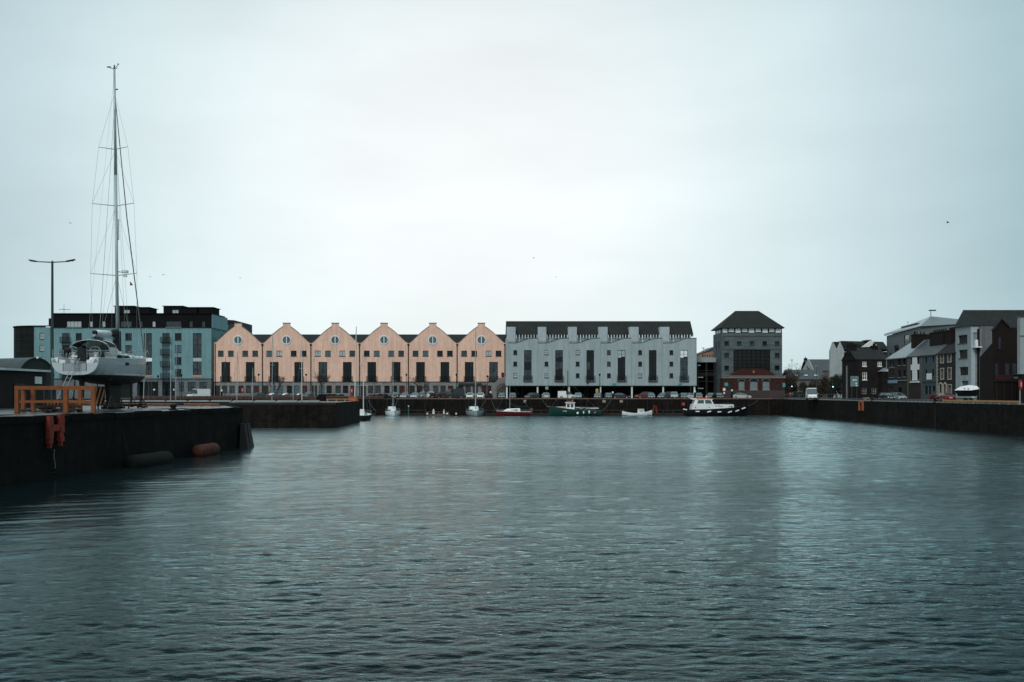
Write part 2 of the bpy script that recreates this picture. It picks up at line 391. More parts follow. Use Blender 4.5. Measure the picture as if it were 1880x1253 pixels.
# ------------------------------------------------------------------ water (real wave relief, finer chop as bump)
def water():
    ys = [7.0]
    while ys[-1] < 233: ys.append(ys[-1] + min(.26, max(.042, ys[-1] ** 2 / 9500.)))
    ys = np.array(ys); dy = np.gradient(ys)
    xs = np.concatenate([np.arange(-140, -52, 2.0), np.arange(-52, -16, .17), np.arange(-16, 16, .07), np.arange(16, 64.5, .17)])
    Xg, Yg = np.meshgrid(xs, ys); H = np.zeros_like(Xg)
    rng = np.random.RandomState(5)
    for k in range(110):
        lam = .23 * (2.7 / .23) ** (rng.rand() ** 1.8)
        ang = rng.normal(0.10, .50) + math.pi / 2
        kx, ky = math.cos(ang) * 2 * math.pi / lam, math.sin(ang) * 2 * math.pi / lam
        slope = .0108 * (1.0 if lam < .8 else (.8 / lam) ** .7)
        amp = slope * lam / (2 * math.pi) * 1.414
        w = (np.clip((lam / dy - 2.5) / 3., 0, 1) * (1 + 1.5 * np.clip((ys - 45) / 90, 0, 1) * (1 if lam > .7 else 0)))[:, None]
        colw = np.clip((lam / .12 - 1.5) / 1.5, 0, 1)
        mod = 1 + .55 * np.sin(Xg * rng.uniform(.02, .09) + Yg * rng.uniform(.02, .12) + rng.uniform(0, 6.28))
        ph = kx * Xg + ky * Yg + rng.uniform(0, 6.28)
        sn = np.sin(ph); H += amp * w * colw * mod * (sn + .18 * np.cos(2 * ph))
    flat = np.clip((Xg + 60) / 10, 0, 1); H *= flat
    H *= .2 + .8 * np.clip((Xg + 26) / 18, 0, 1) ** 1.2        # lee of the near pier: calmer water
    n0, n1 = Xg.shape
    lee = np.clip((Xg + 31) / 4, 0, 1) * np.clip((-7 - Xg) / 9, 0, 1) * np.clip((Yg - 22) / 14, 0, 1) * np.clip((125 - Yg) / 25, 0, 1)
    for lam, ang, sl_ in ((1.5, 1.95, .035), (1.15, 2.08, .03), (.85, 1.85, .024), (2.1, 2.0, .02), (.6, 2.15, .018)):
        w = np.clip((lam / dy - 2.5) / 3., 0, 1)[:, None]
        ph = (math.cos(ang) * Xg + math.sin(ang) * Yg) * 2 * math.pi / lam + 1.3 * np.sin(Xg * .31 + lam * 5) + .9 * np.sin(Yg * .17 + lam)
        H += lee * w * sl_ * lam / (2 * math.pi) * np.sin(ph) * (1 + .5 * np.sin(Yg * .23 + lam * 9))
    V = np.stack([Xg, Yg, H], -1).reshape(-1, 3).astype(np.float32)
    idx = np.arange(n0 * n1).reshape(n0, n1)
    Fq = np.stack([idx[:-1, :-1], idx[:-1, 1:], idx[1:, 1:], idx[1:, :-1]], -1).reshape(-1, 4).astype(np.int32)
    me = bpy.data.meshes.new('water')
    me.vertices.add(len(V)); me.vertices.foreach_set('co', V.ravel())
    me.loops.add(Fq.size); me.loops.foreach_set('vertex_index', Fq.ravel())
    me.polygons.add(len(Fq)); me.polygons.foreach_set('loop_start', np.arange(0, Fq.size, 4, dtype=np.int32))
    me.polygons.foreach_set('use_smooth', np.ones(len(Fq), bool)); me.update(); me.validate()
    m = bpy.data.materials.new('harbour_water'); m.use_nodes = True
    n = m.node_tree.nodes; l = m.node_tree.links; b = n['Principled BSDF']
    n.remove(b); b = n.new('ShaderNodeBsdfGlossy'); b.inputs['Color'].default_value = (.80, .98, 1.0, 1)
    df = n.new('ShaderNodeBsdfDiffuse'); df.inputs['Color'].default_value = (.003, .0085, .0095, 1)
    fre = n.new('ShaderNodeFresnel'); fre.inputs['IOR'].default_value = 1.33
    pw = n.new('ShaderNodeMath'); pw.operation = 'POWER'; pw.inputs[1].default_value = 1.75; l.new(fre.outputs[0], pw.inputs[0]); ml = n.new('ShaderNodeMath'); ml.operation = 'MULTIPLY'; ml.use_clamp = True; ml.inputs[1].default_value = 1.62; l.new(pw.outputs[0], ml.inputs[0])
    mxs = n.new('ShaderNodeMixShader'); l.new(ml.outputs[0], mxs.inputs[0]); l.new(df.outputs[0], mxs.inputs[1]); l.new(b.outputs[0], mxs.inputs[2])
    l.new(mxs.outputs[0], n['Material Output'].inputs['Surface'])
    g = n.new('ShaderNodeTexCoord')
    mp = n.new('ShaderNodeMapping'); mp.inputs['Scale'].default_value = (.6, 1.3, 1); mp.inputs['Rotation'].default_value = (0, 0, R(6)); l.new(g.outputs['Object'], mp.inputs[0])
    t1 = n.new('ShaderNodeTexNoise'); t1.inputs['Scale'].default_value = 2.3; t1.inputs['Detail'].default_value = 5; t1.inputs['Roughness'].default_value = .58
    l.new(mp.outputs[0], t1.inputs[0])
    # cat's paws: gusts that ruffle patches of the surface
    mp2 = n.new('ShaderNodeMapping'); mp2.inputs['Scale'].default_value = (.018, .055, 1); l.new(g.outputs['Object'], mp2.inputs[0])
    t2 = n.new('ShaderNodeTexNoise'); t2.inputs['Scale'].default_value = 1.0; t2.inputs['Detail'].default_value = 4; l.new(mp2.outputs[0], t2.inputs[0])
    r2 = n.new('ShaderNodeMapRange'); r2.inputs[1].default_value = .35; r2.inputs[2].default_value = .68; r2.inputs[3].default_value = .45; r2.inputs[4].default_value = 1.0
    l.new(t2.outputs[0], r2.inputs[0])
    sp = n.new('ShaderNodeSeparateXYZ'); l.new(g.outputs['Object'], sp.inputs[0]); ry = n.new('ShaderNodeMapRange'); ry.inputs[1].default_value = 30; ry.inputs[2].default_value = 150; ry.inputs[3].default_value = .06; ry.inputs[4].default_value = .20; l.new(sp.outputs[1], ry.inputs[0]); l.new(ry.outputs[0], b.inputs['Roughness'])
    bp = n.new('ShaderNodeBump'); bp.inputs['Distance'].default_value = .085
    rx = n.new('ShaderNodeMapRange'); rx.inputs[1].default_value = -28; rx.inputs[2].default_value = -6; rx.inputs[3].default_value = .18; rx.inputs[4].default_value = 1.0; l.new(sp.outputs[0], rx.inputs[0])
    mm_ = n.new('ShaderNodeMath'); mm_.operation = 'MULTIPLY'; l.new(r2.outputs[0], mm_.inputs[0]); l.new(rx.outputs[0], mm_.inputs[1]); l.new(mm_.outputs[0], bp.inputs['Strength'])
    l.new(t1.outputs[0], bp.inputs['Height']); l.new(bp.outputs[0], b.inputs['Normal']); l.new(bp.outputs[0], fre.inputs['Normal'])
    me.materials.append(m)
    o = bpy.data.objects.new('water', me); C.objects.link(o); struct(o)
water()

# ------------------------------------------------------------------ land
mb = MB()
mb.poly([(-2500, 232.6, QZ), (2500, 232.6, QZ), (2500, 4000, QZ), (-2500, 4000, QZ)])
mb.poly([(63.5, -60, QZ), (2500, -60, QZ), (2500, 232.6, QZ), (63.5, 232.6, QZ)])
mb.poly([(-2500, -60, QZ), (-120, -60, QZ), (-120, 232.6, QZ), (-2500, 232.6, QZ)])
struct(mb.build('ground', GROUND))
struct(MB().box(-119, 84, 243, 250, QZ - .1, QZ + .004).build('road', ROAD))
struct(MB().box(-119, 76, 252, 262, QZ - .1, QZ + .12).build('pavement', PAVE))
struct(MB().box(66, 75, 60, 242.9, QZ - .1, QZ + .004).build('road', ROAD))
struct(MB().box(76.4, 84, 60, 230, QZ - .1, QZ + .12).build('pavement', PAVE))

def quay(name, label, pts, m, group=None, cop=None, z0=-1.5, top=None):
    t = thing(name, label, 'quay' if 'quay' in name else 'pier', (*pts[0], 0), group)
    mb = MB(); A = [(x, y, z0) for x, y in pts]; B = [(x, y, QZ - .012) for x, y in pts]
    mb.prism(A, B); mb.build('wall', m, t)
    if top: MB().prism([(x, y, QZ - .01) for x, y in pts], [(x, y, QZ + .002) for x, y in pts]).build('deck', top, t)
    return t
# near pier on the left
NA, NB, NC, ND = (-32.2, 14), (-28.8, 56), (-25.7, 95), (-31, 110)
near = quay('stone_pier', 'long dark stone pier in the left foreground carrying the yacht', [NA, NB, NC, ND, (-119, 116), (-119, 14)], QUAY, top=DECK)
mb = MB()
rr = random.Random(3)
for (p, q) in ((NA, NB), (NB, NC)):
    L = math.dist(p, q); k = int(L / 1.5); f = Face(p[0], p[1], q[0] - p[0], q[1] - p[1])
    for i in range(k):
        a, b = L * i / k + .015, L * (i + 1) / k - .015; o = rr.uniform(.03, .10)
        mb.fbox(f, a, b, QZ - .38, QZ + .01 + rr.uniform(-.02, .05), -.7, o)
f = Face(NC[0], NC[1], ND[0] - NC[0], ND[1] - NC[1])
for i in range(10): mb.fbox(f, 1.58 * i + .05, 1.58 * i + 1.55, QZ - .38, QZ + .02, -.7, .06)
mb.build('coping', mat('near_coping_stone', (.0085, .008, .0078), .85, .4, 1.2, .3, .5, spec=.06), near)
# rubbing timbers and a leaning fender pile at the pier head
fw_ = Face(NB[0], NB[1], NC[0] - NB[0], NC[1] - NB[1])
mat('tarred_timber', (.010, .009, .008), .8, .3, 2, .2, .3)
mb = MB()
c = NC
mb.prism([(c[0] + .1, c[1] - 1.6, -1), (c[0] + .95, c[1] - 1.2, -1), (c[0] + .9, c[1] + 1.6, -1), (c[0] - .4, c[1] + 1.8, -1)],
         [(c[0] + .08, c[1] - 1.2, 2.3), (c[0] + .45, c[1] - 1.0, 2.3), (c[0] + .35, c[1] + 1.2, 2.3), (c[0] - .5, c[1] + 1.4, 2.3)])
mb.tube((c[0] + .75, c[1] - .2, -1), (c[0] + .3, c[1] - .1, 2.4), .2, .18, 8)
mb.build('fender_pile', mat('black_fender_rubber', (.008, .008, .008), .7, .2, 3), near)
# second pier
p2 = quay('stone_pier', 'low dark pier beyond the near one with pale kerb blocks', [(-119, 148.5), (-26.2, 148.5), (-26.9, 176), (-119, 176)], QUAYF, top=DECK)
mb = MB(); f2 = Face(0, 148.5, 1, 0)
x = -68.
while x < -29.5:
    mb.fbox(f2, x, x + 2.95, QZ + .003, QZ + .34 + rr.uniform(-.01, .02), -.5, .02); x += 3.3
mb.build('kerb_block', KERBG, p2)
mb = MB(); mb.fbox(f2, -68, -26.25, QZ - .34, QZ - .03, -.3, .05)
mb.build('coping', mat('dark_coping', (.022, .02, .019), .8, .3, 1.5, .2), p2)
# far quay
far = quay('quay_wall', 'far stone quay wall across the whole basin behind the moored boats', [(-119, 232), (64.5, 232), (64.5, 233.5), (-119, 233.5)], QUAYF)
f3 = Face(0, 232, 1, 0)
mb = MB(); x = -27.
while x < 60: mb.fbox(f3, x, x + 1.9, QZ - .02, QZ + .16 + rr.uniform(-.01, .02), -.6, .04); x += 1.95
mb.build('coping', mat('pinkish_coping', (.17, .115, .095), .7, .15, 1), far)
mb = MB()
for xx in np.arange(-25, 60, 4.7): MB().fbox(f3, xx, xx + .3, -.8, QZ - .4, .003, .25).build('rubbing_timber', MATS['tarred_timber'], far)
w = thing('brick_wall', 'low red brown brick wall along the far quay edge behind the mast forest', 'wall', (-88, 232.4, QZ))
mb = MB(); mb.fbox(f3, -88, -30, QZ + .002, QZ + .62, -.7, -.35); mb.build('wall', BRICKB, w)
MB().fbox(f3, -88.05, -29.95, QZ + .622, QZ + .70, -.75, -.3).build('coping', mat('brick_coping', (.15, .12, .11), .7, .15, 1), w)
# right quay
RA, RB = (63.2, 232), (59.4, 60)
rq = quay('quay_wall', 'dark right hand quay wall running towards the viewer below the houses', [RA, RB, (64.6, 60), (64.6, 232)], QUAYF, top=DECK)
fr = Face(RA[0], RA[1], RB[0] - RA[0], RB[1] - RA[1])
def rs(u):      # distance along the right wall for a picture column
    t = (u - 940) / F; y = None
    k = (RB[0] - RA[0]) / (RB[1] - RA[1]); y = (RA[0] - k * RA[1]) / (t - k); return (RA[1] - y) * math.hypot(1, k)
mb = MB()
for a in (22, 41, 88, 131): MB().fbox(fr, a, a + .25, -.8, QZ - .5, .003, .12).build('rubbing_timber', MATS['tarred_timber'], rq)
kb = thing('kerb_rail', 'low grey guard rail on pale stones along the right quay edge', 'rail', (*RA, QZ))
mb = MB(); m2_ = MB(); a = 4.
e = rs(1722)
while a < e - 1:
    mb.fbox(fr, a, a + 1.15, QZ + .003, QZ + .15, -.45, -.1); m2_.fbox(fr, a + 1.22, a + 1.36, QZ + .003, QZ + .36, -.34, -.2); a += 1.6
m2_.fbox(fr, 4, e, QZ + .361, QZ + .46, -.38, -.16)
mb.build('kerb_stone', KERBG, kb); m2_.build('rail', mat('weathered_grey_rail', (.13, .135, .14), .6, .15, 1), kb)
yb = thing('kerb_beam', 'long yellow painted edge beam on the right quay below the white modern block', 'beam', (*fr.p(e, QZ)[:2], QZ))
MB().fbox(fr, rs(1728), rs(1868), QZ + .25, QZ + .46, -.42, -.14).build('beam', YEL, yb)
mb = MB()
for a in np.arange(rs(1730), rs(1866), 2.4): mb.fbox(fr, a, a + .3, QZ + .003, QZ + .249, -.38, -.18)
mb.build('block', KERBG, yb)

# ------------------------------------------------------------------ TEAL APARTMENTS (left)
def teal():
    D = 262; z0 = QZ; f = Face(0, D, 1, 0)
    x = lambda u: X(u, D); z = lambda v: Z(v, D)
    t = thing('apartment_building', 'teal rendered apartment block with black penthouse floor behind the big yacht', 'building', (x(240), D, z0))
    rows = [(612, 625), (634, 647.5), (656, 669.5), (678, 691.5)]
    win, tall, bal = [], [], []
    for (a, b) in ((139, 150), (230, 242), (321, 333)):
        for (c, d) in rows: win.append((x(a), x(b), z(d), z(c)))
    for (a, b) in ((264, 279), (354, 370)): tall.append((x(a), x(b), z(689), z(612)))
    for (a, b) in ((114, 128), (173, 189), (298, 311.5)):
        for i, (c, d) in enumerate(rows): bal.append((x(a), x(b), z(d + 5), z(c)))
    gf = [(x(a), x(b), z(719), z(702)) for a, b in ((329, 338), (345, 359), (366, 380))]
    arc = [(x(a), x(b), z0 + .01, z(701)) for a, b in ((200, 243.5), (251.5, 290.5), (297.5, 321))]
    lft, rgt = x(96), x(388)
    mb = MB(); shell(mb, f, lft, rgt, z(696), z(602), 14, win + tall + bal); mb.build('wall', TEAL, t)
    mb = MB(); shell(mb, f, lft + .02, rgt - .02, z0, z(696) - .002, 14, gf + arc, 0, False, 2.0); mb.build('ground_floor_wall', GSTONE2, t)
    mb = MB(); mb.fbox(f, lft, rgt, z(696.8), z(695.2), .002, .12); mb.build('string_course', DKGREY, t)
    MB().fbox(f, x(200), x(321), z0, z(700.5), -2.3, -2.05).build('shopfront', GD, t)
    for u in (247.5, 294):
        p = f.p(x(u), 0, -.4); MB().tube((p[0], p[1], z0), (p[0], p[1], z(699)), .28, .28, 10).build('column', TEAL, t)
    for h in win: window(f, h, t, 2, 1, DOORR if random.random() < .4 else DKGREY, random.choice([GM, GB, GD]), DKGREY)
    for i, h in enumerate(tall):
        zz = [z(v) for v in (634, 656, 663, 678)]
        window(f, h, t, 2, 1, BLACK, GM, bars=zz); MB().fbox(f, h[0], h[1], z(664), z(657.5), -.12, -.08).build('spandrel', GLT if i else GW, t)
        MB().fbox(f, h[0] - .1, h[1] + .2, z(692.5), z(689), .002, .10).build('sill', mat('peach_sill', (.45, .27, .2), .8), t)
    for h in bal:
        window(f, h, t, 2, 1, DOORR, random.choice([GM, GB, GD]), name='balcony_door')
        balcony(f, h[0] - .3, h[1] + .3, h[2] + .05, h[2] + 1.55, t, .9)
    for h in gf: window(f, h, t, 2, 2, BLACK, GM)
    # black penthouse floor
    ph = [(x(a), x(b), z(601), z(590)) for a, b in ((123, 150), (165, 171), (188, 194), (222, 242), (256, 262), (280, 286), (305, 333), (348, 354), (371, 377))]
    mb = MB(); fp = Face(0, D - .25, 1, 0)
    shell(mb, fp, x(98), rgt + .05, z(602), z(576.5), 12, ph); mb.fbox(fp, x(90), x(98) - .01, z(602), z(585), -8, 0); mb.fbox(fp, x(98), x(108), z(576.5) + .01, z(575.8), -8, .3)
    mb.build('penthouse_wall', CLAD, t)
    MB().fbox(fp, x(97), rgt + .4, z(576.5) + .001, z(575.6), -12, .35).build('roof', CLAD, t)
    for i, h in enumerate(ph):
        wd = h[1] - h[0]; window(fp, h, t, 4 if wd > 3.5 else (3 if wd > 2 else 1), 1, DKGREY, [GLT, GLT, GLT, GM, GM, GLT, GM, GM, GM][i], KERBG if wd > 3.5 else None)
    for (a, b, v0) in ((207, 242, 562), (242.1, 270, 564.5), (297, 332, 562), (332.1, 359, 564.5), (362, 388, 564.5)):
        hs = [(x(a + 16), x(a + 28), z(576), z(568))] if a in (207, 297) else []
        fq = Face(0, D + 1.2, 1, 0); mb = MB(); shell(mb, fq, x(a), x(b), z(575.6), z(v0), 6, hs)
        mb.fbox(fq, x(a) - .3, x(b) + .3, z(v0) + .002, z(v0 - 1), -6.3, .3)
        b_ = mb.build('rooftop_room', CLAD, t)
        for h in hs: window(fq, h, t, 2, 1, DKGREY, GLT)
    # side cheek past the corner; its brighter light put into a paler teal
    mb = MB(); xr = rgt + .06
    mb.box8([(xr, D, z(602)), (xr + .2, D, z(602)), (xr + .2, D + 14, z(602)), (xr, D + 14, z(602)), (xr, D, z(577)), (xr + .2, D, z(577)), (xr + .2, D + 14, z(577)), (xr, D + 14, z(577))])
    mb.build('side_wall', mat('teal_render_lit_side', (.20, .37, .39), .9, .06, .8, .08), t)
    # teal wing and the round dark glazed end
    fw = Face(0, D + 2, 1, 0); Dw = D + 2; xw = lambda u: X(u, Dw); zw = lambda v: Z(v, Dw)
    ww = [(xw(72.5), xw(80), zw(b), zw(a)) for a, b in ((612, 623), (634, 645), (656, 668))]
    mb = MB(); shell(mb, fw, xw(62), xw(96), z0, zw(600), 12, ww); mb.build('wing_wall', TEAL, t)
    for h in ww: window(fw, h, t, 2, 2, DKGREY, GLT, DKGREY)
    # quarter-round glazed corner
    mb = MB(); fl = MB(); r = X(62, Dw) - X(29, Dw); r = 8.5; cx, cy = xw(62), Dw + r
    P = [(cx - r * math.sin(a), cy - r * math.cos(a)) for a in [math.pi / 2 * k / 12 for k in range(13)]]
    for (za, zb, rr_, q) in ((z0, zw(600), 0, mb),):
        A = [(px, py, za) for px, py in P] + [(cx - r, cy + 6, za), (cx, cy + 6, za)]
        B = [(px, py, zb) for px, py in A and [(a_[0], a_[1]) for a_ in A]]; mb.prism(A, B)
    mb.build('glazed_corner', mat('dark_glazing', (.009, .012, .013), .6, .5, .35, 0, 0, .12), t)
    g = MB()
    for v in (612, 623, 634, 645, 656, 667, 678, 690):
        for k in range(12):
            a, b = P[k], P[k + 1]; g.tube((a[0] * 1.0, a[1] - .05, zw(v)), (b[0], b[1] - .05, zw(v)), .09, .09, 4)
    for p_ in P[::2]: g.tube((p_[0], p_[1] - .05, z0), (p_[0], p_[1] - .05, zw(600)), .07, .07, 4)
    g.build('glazing_bar', mat('dark_glazing_bar', (.016, .02, .021), .8), t)
    ed = MB(); ed.tube((cx - r - .1, cy + .3, z0), (cx - r - .1, cy + .3, zw(602)), .35, .35, 6)
    ed.build('corner_post', KERBG, t)
    rf = MB(); A = [(cx - (r + .3) * math.sin(a), cy - (r + .3) * math.cos(a), zw(600) + .01) for a in [math.pi / 2 * k / 12 for k in range(13)]] + [(cx - r - .3, cy + 6.2, zw(600) + .01), (xw(96), cy + 6.2, zw(600) + .01), (xw(96), Dw - .3, zw(600) + .01)]
    rf.prism(A, [(a[0], a[1], a[2] + .28) for a in A]); rf.build('flat_roof', CLAD, t)
    for v in (612, 634, 655):
        b = MB(); b.box(cx - r - 1.2, cx - r - .02, cy + .5, cy + 3, zw(v) - .1, zw(v) + .06)
        for k in range(5): b.tube((cx - r - 1.15 + .27 * k, cy + .55, zw(v) + .06), (cx - r - 1.15 + .27 * k, cy + .55, zw(v) + 1.5 if v != 612 else zw(v) + .3), .03, .03, 4)
        if v != 612: b.box(cx - r - 1.0, cx - r - .4, cy + .8, cy + 2.8, zw(v) + .07, zw(v) + 2)
        b.build('balcony', DKGREY, t)
    # dark upright tube in the gap between wing and block
    MB().tube((xw(94), Dw - .2, z0), (xw(94), Dw - .2, zw(602)), .12, .12, 6).build('downpipe', BLACK, t)
    a = MB(); ax = X(108, D); a.tube((ax, D + 3, z(576)), (ax, D + 3, z(556)), .06, .04, 5); a.tube((X(98, D), D + 3, z(566.5)), (X(119.5, D), D + 3, z(567)), .09, .09, 5)
    a.tube((ax, D + 2.2, z(566)), (ax, D + 3.8, z(566)), .06, .06, 4)
    a.build('aerial', STEEL, t)
teal()
# dark building glimpsed between teal block and peach terrace
def backdark():
    D = 300; f = Face(0, D, 1, 0)
    t = thing('building', 'dark roofed building just showing between teal block and peach gables', 'building', (X(415, D), D, QZ))
    hs = [(X(415, D), X(418.5, D), Z(603, D), Z(597, D))]
    mb = MB(); shell(mb, f, X(396, D), X(447, D), QZ, Z(593, D), 10, hs); mb.build('wall', mat('dark_teal_render', (.03, .042, .046), .8), t)
    mb = MB(); mb.fprism(f, [(X(399, D), Z(593, D) + .01), (X(447, D), Z(593, D) + .01), (X(430, D), Z(592, D) + .6), (X(412, D), Z(591, D) + .6), (X(403, D), Z(588, D) + .4)], -10, .3); mb.build('roof', SLATE, t)
    for h in hs: window(f, h, t, 1, 1, DKGREY, GLT)
backdark()

# ------------------------------------------------------------------ PEACH TERRACE with six gables
def peach():
    D = 258; f = Face(0, D, 1, 0); x = lambda u: X(u, D); z = lambda v: Z(v, D); z0 = QZ + .12
    t = thing('terrace_building', 'long peach rendered terrace with six stepped-top gables and round windows', 'building', (x(660), D, z0))
    peaks = [437, 526, 615.3, 705, 794.5, 883.8]; P = 89.4
    L, Rr = x(393), x(929)
    win, tall, gf, doors = [], [], [], []
    for i, p in enumerate(peaks):
        for o in (-31.7, -13.2, 13.2, 31.5): win.append((x(p + o - 5.2), x(p + o + 5.2), z(654.3), z(644.2)))
        for o in (-22.5, 22.3): tall.append((x(p + o - 8), x(p + o + 8), z(700.6), z(665)))
        for o, kd in ((-38, 'd'), (-24.5, 'w'), (-11, 'w'), (5.5, 'w'), (19, 'w'), (33, 'd')):
            if i == 5 and o > -1: continue
            h = (x(p + o - 5), x(p + o + 5), z(722.5) if kd == 'w' else z0 + .01, z(708.3)); (gf if kd == 'w' else doors).append(h)
    gates = [(x(884), x(893.5), z0 + .01, z(708)), (x(869), x(879), z0 + .01, z(708)), (x(895.5), x(902), z0 + .01, z(708))]
    doors += gates[:1] + gates[2:]
    zl = z(631)
    mb = MB(); shell(mb, f, L, Rr, z(701.5), zl, 14, win + tall, 0, False)
    for p in peaks:      # gable parapets, slightly bellied, with a flat block on top
        a, b = max(L, x(p - P / 2)), x(p + P / 2)
        if p == peaks[-1]: b = Rr
        lf = [(x(p - 6.6), z(594)), (x(p - 6.6), z(600)), (x(p - 13), z(604.3)), (x(p - 20), z(609.8)), (x(p - 30), z(618.8)), (x(p - 39), z(627.6)), (a, z(631) if a > L + .1 else z(629.6))]
        rt = [(x(p + 6.6), z(594)), (x(p + 6.6), z(600)), (x(p + 13), z(604.3)), (x(p + 20), z(609.8)), (x(p + 30), z(618.8)), (x(p + 39), z(627.6)), (b, z(631))]
        out_ = lf[::-1] + rt
        out_ = [(a, zl)] * (abs(lf[-1][1] - zl) > .01) + out_
        mb.fprism(f, out_, -.4, 0)
    mb.build('wall', PEACH, t)
    cp = MB()
    for p in peaks:
        b = x(p + P / 2) if p != peaks[-1] else Rr; a = max(L, x(p - P / 2))
        lf = [(x(p - 6.6), z(600)), (x(p - 13), z(604.3)), (x(p - 20), z(609.8)), (x(p - 30), z(618.8)), (x(p - 39), z(627.6)), (a, z(631) if a > L + .1 else z(629.6))]
        rt = [(x(p + 6.6), z(600)), (x(p + 13), z(604.3)), (x(p + 20), z(609.8)), (x(p + 30), z(618.8)), (x(p + 39), z(627.6)), (b, z(631))]
        for Q in (lf, rt):
            for q0, q1 in zip(Q[:-1], Q[1:]):
                A = [f.p(q0[0], q0[1] + .003, .08), f.p(q1[0], q1[1] + .003, .08), f.p(q1[0], q1[1] + .003, -.48), f.p(q0[0], q0[1] + .003, -.48)]
                cp.box8(A + [(v[0], v[1], v[2] + .14) for v in A])
        cp.fbox(f, x(p - 7.3), x(p + 7.3), z(594) + .002, z(592.9), -.5, .1)
    cp.build('coping', mat('gable_coping', (.16, .12, .10), .8), t)
    mb = MB(); shell(mb, f, L + .02, Rr - .02, z0, z(701.5) - .002, 14, gf + doors, 0, False); mb.build('ground_floor_wall', GSTONE, t)
    MB().fbox(f, L, Rr, z(702.1), z(700.9), .004, .12).build('string_course', DKGREY, t)
    for h in win: window(f, h, t, 2, 1, DKGREY, random.choice([GD, GM, GB, GLT, GM]), DKGREY)
    for h in tall:
        c, d = h[2], h[3]; window(f, h, t, 2, 1, BLACK, random.choice([GD, GD, GM]), bars=[c + (d - c) * .62, c + (d - c) * .5], fw=.08)
        balcony(f, h[0] - .22, h[1] + .22, z(701) + .1, z(691), t, .4)
    for h in gf: window(f, h, t, 1, 2, DKGREY, random.choice([GD, GM, GB, GM]))
    for i, h in enumerate(doors):
        d_ = MB().fbox(f, h[0], h[1], h[2], h[3], -.22, -.14).fbox(f, h[0], h[1], h[3] - .5, h[3] - .44, -.139, -.12).build('door', DOORR if i % 2 else DOORD, t)
    for p in peaks:      # round windows
        c = f.p(x(p), z(625), .03); r = 1.06
        o = MB(); o.ring(c, r + .03, .15, 'y', 22); o.fbox(f, x(p) - .11, x(p) + .11, z(625) - r, z(625) + r, .02, .09)
        o = o.build('window', WHITE, t)
        k = [(x(p) + r * math.cos(a), z(625) + r * math.sin(a)) for a in [2 * math.pi * i / 22 for i in range(22)]]
        MB().fprism(f, k, .004, .035).build('pane', GB, o)
    for i, p in enumerate(peaks[:-1] + [None]):
        u = p + P / 2 if p else 927
        dp = MB(); q = f.p(x(u), 0, .12); dp.tube((q[0], q[1], z0), (q[0], q[1], z(634)), .12, .12, 6); dp.box(q[0] - .25, q[0] + .25, q[1] - .15, q[1] + .1, z(634.5), z(632))
        dp.build('downpipe', BLACK, t)
    dp = MB(); q = f.p(x(395), 0, .12); dp.tube((q[0], q[1], z0), (q[0], q[1], z(631)), .11, .11, 6); dp.build('downpipe', BLACK, t)
    # main slate roof behind and cross roofs behind every gable
    fr_ = Face(0, D + .5, 1, 0)
    mb = MB(); ze, zr_ = z(633), Z(614.3, D + 7)
    mb.prism([fr_.p(L, ze, 0), fr_.p(L, ze, -13.5), fr_.p(L, zr_, -6.6)], [fr_.p(Rr, ze, 0), fr_.p(Rr, ze, -13.5), fr_.p(Rr, zr_, -6.6)])
    mb.build('roof', SLATE, t)
    mb = MB()
    for p in peaks:
        a, b = max(L + .1, x(p - P / 2) + .1), min(x(p + P / 2) - .1, Rr - .1); zt = Z(600.5, D); c = x(p)
        mb.prism([(a, D + .45, ze + .1), (b, D + .45, ze + .1), (c, D + .45, zt)], [(a, D + 6.5, ze + .1), (b, D + 6.5, ze + .1), (c, D + 6.5, zt)])
    mb.build('cross_roof', SLATE, t)
    # outside stair at the right end
    st = MB(); fs = Face(0, D - 2.2, 1, 0); Ds = D - 2.2; xs_ = lambda u: X(u, Ds); zs_ = lambda v: Z(v, Ds)
    st.fprism(fs, [(xs_(903), z0), (xs_(903), zs_(708)), (xs_(917), zs_(694.5)), (xs_(929), zs_(693)), (xs_(929), zs_(704)), (xs_(918), zs_(705)), (xs_(912), zs_(711)), (xs_(912), z0)], -.3, 0)
    st.fprism(fs, [(xs_(903), zs_(716)), (xs_(929), zs_(696)), (xs_(929), zs_(704)), (xs_(912), zs_(716))], -2.1, -.31)
    for k in range(9):
        u = 904 + k * 2.8; st.fbox(fs, xs_(u), xs_(u) + .1, zs_(722 - (k < 3) * 4), max(zs_(722), zs_(709 - k * 1.5) - .3), .002, .05)
    s_ = st.build('staircase', mat('stair_stone', (.20, .19, .19), .9, .1, 2, .15), t)
    MB().fbox(f, x(920.5), x(925.5), z(693), z(684.5), .003, .06).build('stair_door', DOORR, t)
    g = MB()
    for u in (921, 927, 932):
        g.tube((X(u, D - 1), D - 1, z0), (X(u, D - 1), D - 1, z0 + 2), .06, .06, 5)
    g.build('gate_post', BLACK, t)
    MB().fbox(f, x(842), x(884), z(708), z(703.8), .121, .3).build('fascia', DOORD, t)
peach()

